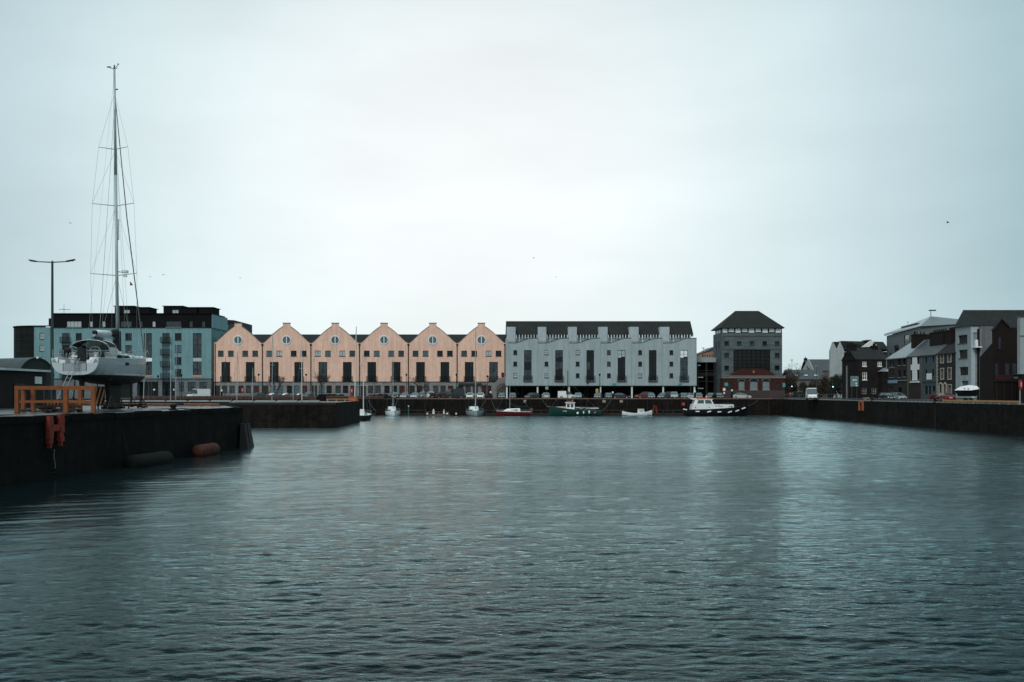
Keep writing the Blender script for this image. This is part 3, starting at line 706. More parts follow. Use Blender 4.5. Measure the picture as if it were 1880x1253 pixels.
# ------------------------------------------------------------------ GREY APARTMENTS on columns
def grey():
    D = 252; f = Face(0, D, 1, 0); x = lambda u: X(u, D); z = lambda v: Z(v, D); z0 = QZ + .12
    t = thing('apartment_building', 'pale grey apartment block on white columns with wavy parapet and long dark roof', 'building', (x(1103), D, z0))
    L, Rr = x(928), x(1279); bay = 57.35; u0 = [930 + bay * i for i in range(6)]
    win = []; tall = []
    for u in u0:
        for (a, b) in ((643.3, 651.3), (664.3, 672.3), (685.8, 693.8)): win.append((x(u + 12.5), x(u + 19.3), z(b), z(a)))
        tall.append((x(u + 32), x(u + 46), z(699), z(643.2)))
    zt = z(632)
    mb = MB(); shell(mb, f, L, Rr, z(709), zt, 11, win + tall, 0, False)
    mb.poly([f.p(L, z(709)), f.p(L, z(709), -11), f.p(Rr, z(709), -11), f.p(Rr, z(709))])
    mb.poly([f.p(L, zt - .01, -.3), f.p(Rr, zt - .01, -.3), f.p(Rr, zt - .01, -11), f.p(L, zt - .01, -11)])
    cap = MB()
    for i, u in enumerate(u0):
        a = x(u - 2) if i == 0 else x(u); b = x(u + bay) if i < 5 else Rr
        P = [(x(u + 18), z(630.4)), (x(u + 26), z(627.6)), (x(u + 34), z(624.8)), (x(u + 41), z(622.6)), (x(u + 47), z(621.8)), (b, z(621.5))]
        lo = [(a, z(630.6))]
        if i == 0: lo = [(a, z(622)), (x(u + 1), z(624)), (x(u + 3), z(630.4))]
        mb.fprism(f, [(a, zt)] + lo + P + [(b, zt)], -.3, 0)
        Q = lo + P
        for q0, q1 in zip(Q[:-1], Q[1:]):
            A = [f.p(q0[0], q0[1] + .003, .06), f.p(q1[0], q1[1] + .003, .06), f.p(q1[0], q1[1] + .003, -.36), f.p(q0[0], q0[1] + .003, -.36)]
            cap.box8(A + [(v[0], v[1], v[2] + .13) for v in A])
    mb.build('wall', GREYR, t); cap.build('parapet_coping', DKGREY, t)
    jt = MB()
    for u in u0[1:]: jt.fbox(f, x(u) - .03, x(u) + .03, z(708.5), z(632), .002, .03)
    jt.build('joint_strip', mat('joint_grey', (.20, .26, .285), .9), t)
    MB().fbox(f, L, Rr, z(709) - .02, z(708.3), .002, .08).build('soffit_trim', DKGREY, t)
    for h in win: window(f, h, t, 1, 2, BLACK, random.choice([GD, GD, GM, GLT]), DKGREY)
    for i, h in enumerate(tall):
        bars = [z(v) for v in (651, 657.5, 665, 679.5, 686)]
        window(f, h, t, 2, 1, BLACK, [GM, GD, GD, GD, GD, GM][i], bars=bars)
        for (va, vb, g) in ((644, 657, [GM, GM, GD, GLT, GD, GW][i]), (665.5, 679, [GD, GM, GM, GD, GD, GM][i])):
            MB().fbox(f, h[0] + .1, (h[0] + h[1]) / 2 - .06, z(vb), z(va), -.19, -.17).build('blind', g, t)
            if i in (0, 1, 3, 5): MB().fbox(f, (h[0] + h[1]) / 2 + .06, h[1] - .1, z(vb - (2 if i % 2 else 0)), z(va), -.19, -.17).build('blind', g, t)
        balcony(f, h[0] - .2, h[1] + .2, z(700.5), z(690), t, .5)
    for u in (930.5, 987, 1045, 1102.5, 1160.5, 1218, 1275.5):
        q = f.p(x(u), 0, -.5); w_ = .2
        MB().box(q[0] - w_, q[0] + w_, q[1] - .2, q[1] + .2, z0, z(709) - .003).build('column', mat('white_column', (.62, .67, .68), .7, .08, 2, .1), t)
    # dark undercroft
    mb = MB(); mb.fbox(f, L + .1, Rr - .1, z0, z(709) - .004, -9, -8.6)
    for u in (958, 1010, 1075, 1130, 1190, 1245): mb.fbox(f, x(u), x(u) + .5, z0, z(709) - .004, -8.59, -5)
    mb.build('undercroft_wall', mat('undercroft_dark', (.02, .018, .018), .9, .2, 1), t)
    # main roof
    fr_ = Face(0, D + 3.2, 1, 0); Dr = D + 3.2
    ze, zr_ = Z(616, Dr), Z(590, Dr + 4.2)
    a, b = X(928, Dr), X(1273.5, Dr)
    mb = MB(); mb.prism([fr_.p(a, ze, 0), fr_.p(a, ze - .2, 0), fr_.p(a, ze - .2, -8.4), fr_.p(a, ze, -8.4), fr_.p(a + .1, zr_, -4.2)],
                        [fr_.p(b, ze, 0), fr_.p(b, ze - .2, 0), fr_.p(b, ze - .2, -8.4), fr_.p(b, ze, -8.4), fr_.p(b - .1, zr_, -4.2)])
    mb.build('roof', SLATE, t)
    mb = MB(); mb.fbox(fr_, a + .3, b - .6, zt, ze - .202, -7.8, -1.2); mb.build('penthouse_wall', mat('penthouse_glazing', (.30, .36, .37), .3, .5, 1.2), t)
    pc = MB(); xs2 = lambda u: X(u, Dr - 1)
    for i, (a_, b_) in enumerate(((930, 946.5), (987.5, 1003), (1043, 1059), (1099, 1115.5), (1155.5, 1172.5), (1211.5, 1229))):
        fq = Face(0, Dr - 1, 1, 0); MB().fbox(fq, xs2(a_), xs2(b_), zt, Z(600.5, Dr - 1), -3.5, 0).fbox(fq, xs2(a_) + .02, xs2(b_) - .02, Z(617, Dr - 1), Z(616.4, Dr - 1), .002, .04).build('pier', GREYL, t)
        nb = [987.5, 1043, 1099, 1155.5, 1211.5, 1274][i]
        pg = MB(); n_ = int((nb - b_) / 5.3)
        for k in range(n_ + 1):
            u = b_ + 1.5 + k * (nb - b_ - 3) / n_
            pg.tube((X(u, Dr), Dr - .05, Z(615.5, Dr)), (X(u, D + .9), D + .9, Z(620.5, D + .9)), .10, .09, 4)
            pg.tube((X(u, D + .9), D + .9, zt), (X(u, D + .9), D + .9, Z(620.5, D + .9)), .03, .03, 4)
            if k % 3 == 1: pg.tube((X(u, Dr), Dr - 1.3, zt), (X(u, Dr), Dr - .7, Z(616.5, Dr)), .08, .08, 4)
        for v in (621, 624.5, 628): pg.tube((X(b_ + .5, D + .9), D + .9, Z(v, D + .9)), (X(nb - .5, D + .9), D + .9, Z(v, D + .9)), .03, .03, 4)
        pg.build('pergola', mat('white_steelwork', (.62, .68, .68), .5), t)
        rl = MB(); c_ = a_ + (0 if i else 2)
        for v in (626.5, 628.5): rl.tube((x(c_), D + .2, z(v)), (x(c_ + 17), D + .2, z(v)), .03, .03, 4)
        for k in range(12): rl.tube((x(c_ + k * 1.5), D + .2, z(631)), (x(c_ + k * 1.5), D + .2, z(626.5)), .02, .02, 4)
        rl.build('terrace_rail', DKGREY, t)
    for u in (1127.5, 1248.5):
        MB().fbox(f, x(u - 3.6), x(u + 3.6), z(707), z(704), .003, .12).build('awning_sign', TURQ, t)
    rv = MB()
    for u in (1140, 1190, 1246): rv.fbox(fr_, X(u - .8, Dr), X(u + .8, Dr), Z(592.5, Dr + 4), Z(590.7, Dr + 4), -4.4, -3.6)
    rv.build('roof_vent', DKGREY, t)
grey()

# ------------------------------------------------------------------ link deck, orange brick building, tower, red brick hall
def link():
    D = 257; f = Face(0, D, 1, 0); x = lambda u: X(u, D); z = lambda v: Z(v, D)
    t = thing('car_park_building', 'dark open decked building with grey parapet between grey block and tower', 'building', (x(1302), D, QZ))
    mb = MB(); mb.fbox(f, x(1277), x(1328), z(664.5), z(657), -10, 0); mb.fbox(f, x(1277), x(1328), z(665.3), z(664.5) - .003, -9.9, .05); mb.build('parapet', GREYR, t)
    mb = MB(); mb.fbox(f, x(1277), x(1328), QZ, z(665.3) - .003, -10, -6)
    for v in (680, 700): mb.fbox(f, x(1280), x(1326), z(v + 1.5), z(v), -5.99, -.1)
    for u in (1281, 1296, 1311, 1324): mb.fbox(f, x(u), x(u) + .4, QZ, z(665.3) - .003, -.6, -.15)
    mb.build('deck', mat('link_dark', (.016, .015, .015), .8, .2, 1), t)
    sl_ = MB()
    for v in (671, 692.8, 713.2): sl_.fbox(f, x(1281), x(1286 if v < 680 else 1291), z(v + .8), z(v - .3), -.09, .05)
    sl_.build('stair_landing', WHITE, t)
    rl = MB()
    for k in range(34): rl.fbox(f, x(1280.5 + k * 1.35), x(1280.5 + k * 1.35) + .05, z(691), z(684), -.08, -.04)
    rl.build('railing', DKGREY, t)
link()
def backbrick():
    D = 310; f = Face(0, D, 1, 0); x = lambda u: X(u, D); z = lambda v: Z(v, D)
    t = thing('building', 'orange brick building with sloping pale roof seen left of the tower', 'building', (x(1300), D, QZ))
    mb = MB(); shell(mb, f, x(1285), x(1330), QZ, z(649), 12); mb.fprism(f, [(x(1285), z(649)), (x(1330), z(649)), (x(1330), z(638)), (x(1313), z(642))], -12, 0); mb.build('wall', BRICKO, t)
    mb = MB(); mb.fprism(f, [(x(1284), z(649.5) + .02), (x(1313), z(642) + .02), (x(1330), z(638) + .02), (x(1330), z(634)), (x(1311), z(637)), (x(1297), z(644.5))], -12, .3); mb.build('roof', SLATEM, t)
    for k in range(6):
        h = (x(1289 + k * 4.5), x(1290.6 + k * 4.5), z(655), z(651.5)); MB().fbox(f, *h, .003, .05).build('window', GD, t)
backbrick()
def tower():
    D = 250; f = Face(0, D, 1, 0); x = lambda u: X(u, D); z = lambda v: Z(v, D)
    L, Rr = x(1325), x(1436); dep = 10.5; z0 = QZ
    t = thing('tower_building', 'square grey stone tower block with hipped slate roof and white glazed top band', 'building', (x(1381), D, z0))
    cols = [(1330, 1338.3), (1353, 1361), (1376.5, 1384.5), (1400, 1408), (1422.5, 1431)]
    win = [(x(a), x(b), z(634.3), z(627)) for a, b in cols] + [(x(a), x(b), z(656.3), z(648.7)) for a, b in (cols[0], cols[4])] + [(x(a), x(b), z(679.5), z(671.7)) for a, b in (cols[0], cols[4])]
    big = (x(1346.5), x(1414), z(694), z(642))
    fl = Face(L, 0, 0, -1); sw = []
    for (ya, yb) in ((D + 3, D + 4.6), (D + 6.4, D + 7.8)):
        sw.append((-yb, -ya, Z(641, D + 5), Z(628, D + 5)))
    mb = MB(); wall(mb, f, L, Rr, z0, z(611), win + [big], 0, .5)
    wall(mb, fl, -(D + dep), -D, z0, z(611), sw)
    mb.poly([(Rr, D, z0), (Rr, D + dep, z0), (Rr, D + dep, z(611)), (Rr, D, z(611))]); mb.poly([(Rr, D + dep, z0), (L, D + dep, z0), (L, D + dep, z(611)), (Rr, D + dep, z(611))])
    mb.poly([(L, D, z(611)), (Rr, D, z(611)), (Rr, D + dep, z(611)), (L, D + dep, z(611))])
    mb.build('wall', TOWERS, t)
    for h in win: window(f, h, t, 2, 2, BLACK, random.choice([GD, GM]), DKGREY, dep=.5)
    for h in sw: window(fl, h, t, 1, 2, BLACK, GD)
    bw = MB(); a, b, c, d = big; n_ = 8
    for i in range(n_ + 1): xx = a + (b - a) * i / n_; bw.fbox(f, xx - .06, xx + .06, c, d, -.48, -.3)
    for i in range(9): zz = c + (d - c) * i / 8; bw.fbox(f, a, b, zz - .05, zz + .05, -.47, -.33)
    o = bw.build('glazed_wall', BLACK, t); MB().fbox(f, a, b, c, d, -.49, -.46).build('pane', mat('tower_glazing', (.012, .011, .010), .25, .4, 1.2, 0, 0, .4), o)
    # band courses
    bc = MB()
    for v in (611, 617.5, 641.5): bc.fbox(f, L if v != 641.5 else L, Rr, z(v + .7), z(v), .003, .07)
    bc.build('band_course', DKGREY, t)
    # glazed top storey
    gz = MB(); gz.box(L + .35, Rr - .35, D + .35, D + dep - .35, z(611) + .01, z(599)); gz.build('top_glazing', GW, t)
    fm = MB(); ff = Face(0, D + .35, 1, 0)
    for i, u in enumerate((1325, 1337, 1349.5, 1361.5, 1374, 1386.5, 1399, 1411.5, 1423.5, 1435)): fm.fbox(ff, x(u) - .14, x(u) + .14, z(611) + .02, z(599), .002, .12)
    for i, u in enumerate((1338, 1362, 1387, 1412)): fm.fbox(ff, x(u), x(u + 10.5), z(611) + .05, z(609.6), .002, .06); fm.fbox(ff, x(u), x(u + 10.5), z(600.4), z(599), .002, .06)
    for y in (D + 1, D + 3.4, D + 5.8, D + 8.2): fm.box(L + .25, L + .348, y, y + .2, z(611) + .02, z(599))
    fm.build('mullion', BLACK, t)
    gable_roof(f, L, Rr, z(599), Z(571, D + 5), dep, t, SLATE, hip0=5.1, hip1=5.1, over=.5)
tower()
def hall():
    D = 246; f = Face(0, D, 1, 0); x = lambda u: X(u, D); z = lambda v: Z(v, D); z0 = QZ
    L, Rr = x(1327), x(1441)
    t = thing('brick_hall', 'low red brick hall with curved gable and arched windows at the foot of the tower', 'building', (x(1384), D, z0))
    ws = [(x(1356), x(1367), z(716), z(700)), (x(1377), x(1391), z(716), z(700)), (x(1400), x(1413), z(716), z(700))]
    ds = [(x(1336.5), x(1344.5), z0 + .01, z(703)), (x(1424.5), x(1432.5), z(715), z(703))]
    mb = MB(); shell(mb, f, L, Rr, z0, z(695), 3.6, ws + ds, 0, True, .3)
    arc = [(x(1384 + 41 * math.sin(a)), z(692) + (z(676.5) - z(692)) * (math.cos(a * .98) ** 1.3 if abs(a) < 1.57 else 0)) for a in [(-1 + 2 * k / 20) * math.pi / 2 for k in range(21)]]
    mb.fprism(f, [(x(1343), z(692) - .01)] + arc[1:-1] + [(x(1425), z(692) - .01)], -3.4, -.12)
    mb.build('wall', BRICKR, t)
    cc = MB(); cc.fbox(f, L - .2, Rr + .2, z(695) + .004, z(691.5), -.1, .22); cc.fbox(f, L - .3, Rr + .3, z(691.5) + .002, z(690), -3.6, .32); cc.build('cornice', mat('cornice_stone', (.16, .155, .145), .9, .12, 2), t)
    MB().fbox(f, L, Rr, z0, z(717), .003, .12).build('plinth', mat('plinth_stone', (.05, .04, .038), .9, .15, 2), t)
    for h in ws:
        window(f, h, t, 2, 2, KERBG, mat('hall_window_blind', (.17, .22, .23), .3, .2, 1.5), KERBG, dep=.3)
        c = (h[0] + h[1]) / 2; r = (h[1] - h[0]) / 2; o = MB()
        for k in range(8):
            a0, a1 = math.pi * k / 8, math.pi * (k + 1) / 8
            o.fprism(f, [(c + r * math.cos(a0), h[3] + .55 * r * math.sin(a0)), (c + (r + .3) * math.cos(a0), h[3] + .75 * r * math.sin(a0)), (c + (r + .3) * math.cos(a1), h[3] + .75 * r * math.sin(a1)), (c + r * math.cos(a1), h[3] + .55 * r * math.sin(a1))], .002, .08)
        o.build('arch', mat('arch_stone', (.12, .10, .09), .9), t)
        MB().fprism(f, [(c + r * math.cos(math.pi * k / 8), h[3] + .002 + .55 * r * math.sin(math.pi * k / 8)) for k in range(9)], .001, .03).build('fanlight', GD, t)
    for h in ds: MB().fbox(f, h[0], h[1], h[2], h[3], -.3, -.2).build('door', DOORD, t)
    MB().fprism(f, [(x(1384) + .3 * math.cos(a), z(683) + .35 * math.sin(a)) for a in [k * math.pi / 4 for k in range(8)]], -.119, -.05).build('emblem', mat('emblem_stone', (.25, .13, .08), .8), t)
hall()

# ------------------------------------------------------------------ low buildings behind the junction
def lowback():
    D = 292; f = Face(0, D, 1, 0); x = lambda u: X(u, D); z = lambda v: Z(v, D)
    t = thing('cottage', 'low grey cottage with three small skylights behind the traffic lights', 'house', (x(1480), D, QZ))
    mb = MB(); shell(mb, f, x(1453), x(1512), QZ, z(695), 8); gable_ends(mb, f, x(1453), x(1512), z(695), Z(678, D + 4), 8)
    mb.build('wall', mat('cottage_render', (.14, .135, .13), .9, .12, 1, .1), t)
    r_ = gable_roof(f, x(1450), x(1514), z(695), Z(679, D + 4), 8, t, SLATEM)
    for u in (1464, 1482, 1500):
        zc = z(689.5); MB().box(x(u - 3), x(u + 3), D + 1.0, D + 1.35, zc - .1, zc + .22).build('skylight', GW, r_)
    D = 335; f = Face(0, D, 1, 0)
    t = thing('cottage', 'small cottage with white gable and short chimney beyond the skylit roof', 'house', (X(1505, D), D, QZ))
    L, Rr = X(1488, D), X(1534, D); zt, zr_ = Z(680, D), Z(660, D + 4)
    mb = MB(); shell(mb, f, L, Rr, QZ, zt, 9)
    mb.build('wall', BROWNR, t)
    g = MB(); fg = Face(X(1479, D), D + 4, X(1491, D) - X(1479, D), -5.); Lg = math.hypot(X(1491, D) - X(1479, D), 5.)
    g.fprism(fg, [(0, QZ), (Lg, QZ), (Lg, Z(680, D)), (Lg * .55, Z(659.5, D)), (0, Z(679, D))], -.5, 0); g.build('gable_wall', PALE, t)
    gable_roof(f, L - .6, Rr, zt, zr_, 9, t, SLATEM, over=.2)
    chimney(f, X(1484.5, D), X(1488.5, D), Z(664, D), Z(657, D), -5.5, -4, t, BRICKD, 1)
lowback()
def whitegables():
    D = 300; f = Face(0, D, 1, 0); x = lambda u: X(u, D); z = lambda v: Z(v, D)
    t = thing('warehouse', 'tall pale double gabled warehouse behind the dark stone house', 'building', (x(1540), D, QZ))
    g = MB(); g.fprism(f, [(x(1524.5), QZ), (x(1536), QZ), (x(1536), z(641)), (x(1530), z(628)), (x(1524.5), z(644.5))], -1.2, 0)
    g.fprism(f, [(x(1536.1), QZ), (x(1549), QZ), (x(1549), z(643)), (x(1541.5), z(626.5)), (x(1536.1), z(641))], -1.2, .3)
    g.build('gable_wall', PALEG, t)
    r_ = MB()
    r_.prism([(x(1530), D - .1, z(628) + .02), (x(1537), D - .1, z(640)), (x(1545), D - .1, z(640)), (x(1540), D - .1, z(628) + .02)], [(x(1530) + 2, D + 6, z(628) + .02), (x(1537) + 2, D + 6, z(640)), (x(1545), D + 6, z(640)), (x(1540), D + 6, z(628) + .02)])
    r_.poly([(x(1541.5), D - .4, z(626.5) + .03), (x(1549.5), D - .4, z(643)), (x(1632), D - .4, z(643)), (x(1632), D + 5, z(626.5) + .03)])
    r_.prism([(x(1542), D + .2, z(645)), (x(1632), D + .2, z(645)), (x(1632), D + .2, z(641)), (x(1549), D + .2, z(641))], [(x(1542), D + 4.5, z(645)), (x(1632), D + 4.5, z(645)), (x(1632), D + 4.5, z(627)), (x(1542), D + 4.5, z(627))])
    r_.build('roof', SLATE, t)
    MB().box(x(1556), x(1632), D + 1.5, D + 9, QZ, z(646)).build('rear_wall', BROWNR, t)
    MB().fprism(Face(0, D - 1.2, 1, 0), [(x(1580), z(638)), (x(1611), z(637.5)), (x(1597), z(625.5))], -.8, 0).build('dormer_gable', WHITE, t)
    MB().box(x(1591), x(1600), D - .3, D + 4, z(626.5), z(624.3)).build('ridge_vent', DKGREY, t)
whitegables()
def stonehouse():
    D = 214; f = Face(0, D, 1, 0); x = lambda u: X(u, D); z = lambda v: Z(v, D); z0 = QZ
    L, Rr = x(1571.5), x(1629); dep = 9.0
    t = thing('stone_house', 'dark rubble stone house with white sash windows beside the road sign', 'house', (x(1600), D, z0))
    ws = [(x(1583.3), x(1591), z(673), z(664)), (x(1611.3), x(1619), z(673), z(664)), (x(1583.5), x(1592), z(698), z(683.5)), (x(1582.5), x(1591), z(724), z(712.5)), (x(1600.5), x(1609), z(724), z(712.5))]
    mb = MB(); shell(mb, f, L, Rr, z0, z(659), dep, ws); gable_ends(mb, f, L, Rr, z(659), Z(640, D + 4.5), dep); mb.build('wall', DSTONE, t)
    for i, h in enumerate(ws): window(f, h, t, 2, 2, WHITE if i < 3 else KERBG, GD, WHITE if i < 3 else None, fw=.16 if i < 3 else .12)
    gable_roof(f, L, Rr, z(659), Z(639.5, D + 4.5), dep, t, SLATE, over=.12)
    chimney(f, L - .1, L + 1.3, Z(650, D), Z(631.5, D), -5.6, -3.4, t, BRICKD, 3); chimney(f, x(1614), x(1624), Z(645, D), Z(633, D), -5.2, -3.8, t, BRICKD, 4)
    q = MB(); q.tube((L + .1, D - .15, z0), (L + .1, D - .15, z(659)), .08, .08, 6); q.build('downpipe', BLACK, t)
    p = MB(); p.tube((L - .2, D + 5.5, z0), (L - .2, D + 5.5, z(672)), .07, .07, 6); p.build('gas_pipe', KERBG, t)
    pr = MB(); pr.box8([(x(1611), D - 2.5, z(683)), (x(1627), D - 2.5, z(683)), (x(1627), D - .01, z(683)), (x(1611), D - .01, z(683)), (x(1617), D - 2.2, z(683) + .1), (x(1627), D - 2.2, z(675)), (x(1627), D - .01, z(675)), (x(1622), D - .01, z(676))])
    pr.build('porch_roof', SLATEL, t)
    MB().box(x(1613), x(1627), D - 2.3, D - .02, z0, z(683) - .01).build('porch', DSTONE, t)
stonehouse()

# ------------------------------------------------------------------ terrace on the right quay (walls face the basin)
PX = 80.
def yq(u): return PX * F / (u - 940)
fq = Face(PX, 0, 0, -1)
def row_house(name, label, ua, ub, veave_a, m, wins, roofm, zr_extra, hip0=0, hip1=0, dep=8., surround=None, fm=None, doors=(), sill=None, gms=None, nx=2, nz=2):
    ya, yb = yq(ua), yq(ub); z1 = Z(veave_a, ya)
    t = thing(name, label, 'house', (PX, (ya + yb) / 2, QZ))
    H = []
    for (a, b, c, d) in wins:
        yc = yq((a + b) / 2); H.append((-yq(a), -yq(b), Z(d, yc), Z(c, yc)))
    DD = [(-yq(a), -yq(b), QZ + .13, Z(c, yq(a))) for a, b, c in doors]
    mb = MB(); shell(mb, fq, -ya + .01, -yb - .01, QZ, z1, dep, H + DD, 0, True); mb.build('wall', m, t)
    for i, h in enumerate(H): window(fq, h, t, nx, nz, fm or BLACK, (gms[i % len(gms)] if gms else GD), sill, surround)
    for h in DD: MB().fbox(fq, *h, -.22, -.12).build('door', DOORD, t)
    gable_roof(fq, -ya, -yb, z1, z1 + zr_extra, dep, t, roofm, hip0, hip1, over=.16)
    return t, z1, ya, yb
def terrace():
    t, z1, ya, yb = row_house('terraced_house', 'dark fronted corner house with pale hipped slate roof and blue fascia', 1627.5, 1665.3, 658.3, mat('dark_house_front', (.030, .027, .026), .9, .2, 1, .1),
        [(1633, 1642, 665, 675), (1649, 1653.5, 659, 671), (1658, 1662.5, 659, 670.5), (1633, 1642, 680, 693), (1649, 1653.5, 680, 693), (1658, 1662.5, 680, 692), (1632, 1640, 710, 722), (1649, 1656, 712, 722)], SLATEL, 3.4, hip0=4.1, sill=KERBG, gms=[GM, GD, GD, GM, GD, GD, GM, GD], fm=BLACK)
    MB().fbox(fq, -yq(1629), -yq(1647.5), Z(704, yq(1638)), Z(698.3, yq(1638)), .003, .12).build('fascia', BLUESG, t)
    MB().fbox(fq, -ya + .02, -ya + .3, QZ, z1, .003, .08).build('corner_strip', KERBG, t)
    MB().fbox(fq, -yq(1648), -yq(1664.5), Z(699.5, yq(1656)), Z(698.3, yq(1656)), .003, .12).build('string_course', KERBG, t)
    chimney(fq, -yq(1655), -yq(1661), z1 + 1.8, z1 + 4.6, -4.6, -2.0, t, BRICKD, 4)
    t, z1, ya, yb = row_house('terraced_house', 'grey brown terraced house with tall white panel between its windows', 1665.5, 1692.8, 654.4, BROWNR,
        [(1672, 1675.6, 657, 668.5), (1683.8, 1687.5, 656, 667.5), (1672, 1675.6, 680.5, 696), (1683.8, 1687.5, 680, 696), (1671, 1676, 708, 722), (1684, 1689, 708, 722)], SLATEM, 3.4)
    yc = yq(1680); pl = MB()
    pl.fbox(fq, -yq(1675.8), -yq(1684), Z(699, yc), Z(656, yc), .004, .1); pl.fbox(fq, -yq(1673), -yq(1675.8) - .003, Z(679.5, yc), Z(669.5, yc), .004, .1); pl.fbox(fq, -yq(1684) + .003, -yq(1688), Z(679.5, yc), Z(669.5, yc), .004, .1)
    pl.build('white_panel', WHITE, t); MB().fbox(fq, -yq(1673.5), -yq(1688), Z(702.8, yc), Z(700.5, yc), .004, .35).build('canopy', WHITE, t)
    MB().fbox(fq, -yq(1669), -yq(1691), QZ + .13, Z(704, yc), .004, .14).build('shopfront', mat('shopfront_brown', (.03, .02, .018), .7, .2, 2), t)
    t, z1, ya, yb = row_house('terraced_house', 'blue grey terraced house with small white hoarding on its upper wall', 1693, 1719.6, 651.9, DKBLUE,
        [(1698.5, 1702, 656, 666), (1711.5, 1715, 655, 665), (1698.5, 1702, 679, 692), (1711.5, 1715, 678.5, 691), (1698, 1703, 708.5, 724), (1705, 1709, 708.5, 724), (1712, 1717, 708.5, 719)], SLATEM, 3.4)
    yc = yq(1706); MB().fbox(fq, -yq(1702), -yq(1710.5), Z(697.3, yc), Z(686, yc), .004, .1).build('hoarding', WHITE, t)
    MB().fbox(fq, -yq(1694), -yq(1719), Z(701.5, yc), Z(699, yc), .004, .14).build('shop_cornice', DKBLUE, t)
    chimney(fq, -yq(1688), -yq(1712), z1 + .9, z1 + 4.4, -3.4, -2.0, t, BRICKD, 7)
    t, z1, ya, yb = row_house('terraced_house', 'black painted terraced house with cream window surrounds and pale quoins', 1719.8, 1754.6, 649.4, DKNAVY,
        [(1727, 1732.5, 651.5, 666), (1740.3, 1746.2, 650.5, 664.5), (1727.2, 1732.8, 677.5, 696), (1740.5, 1746.5, 676.5, 696), (1741, 1747, 707.5, 723)], SLATE, 3.2, surround=CREAM, fm=CREAM, doors=[(1726, 1730, 706), (1733.3, 1737.5, 705)], gms=[GM, GD, GM, GD, GM])
    q = MB()
    for i in range(26):
        zz = QZ + .1 + i * (z1 - QZ - .3) / 26; q.fbox(fq, -ya + .02, -ya + (.62 if i % 2 else .42), zz, zz + .27, .004, .07)
    q.build('quoin', CREAM, t)
    d = MB()
    for (a, b) in ((1724, 1731.2), (1732.2, 1738.8)):
        d.fbox(fq, -yq(a), -yq(a + 1.5), QZ + .13, Z(706, yq(a)), .004, .12); d.fbox(fq, -yq(b - 1.5), -yq(b), QZ + .13, Z(706, yq(a)), .004, .12)
        d.fprism(fq, [(-yq(a), Z(706, yq(a)) + .003), (-yq(b), Z(706, yq(a)) + .003), (-(yq(a) + yq(b)) / 2, Z(702, yq(a)))], .004, .14)
    d.build('door_surround', CREAM, t)
    chimney(fq, -yq(1716), -yq(1727), z1 + .9, z1 + 4.4, -3.6, -2.0, t, BRICKD, 5); chimney(fq, -yq(1733), -yq(1754), z1 + 1.2, z1 + 5.2, -4.6, -3.0, t, BRICKD, 7)
terrace()

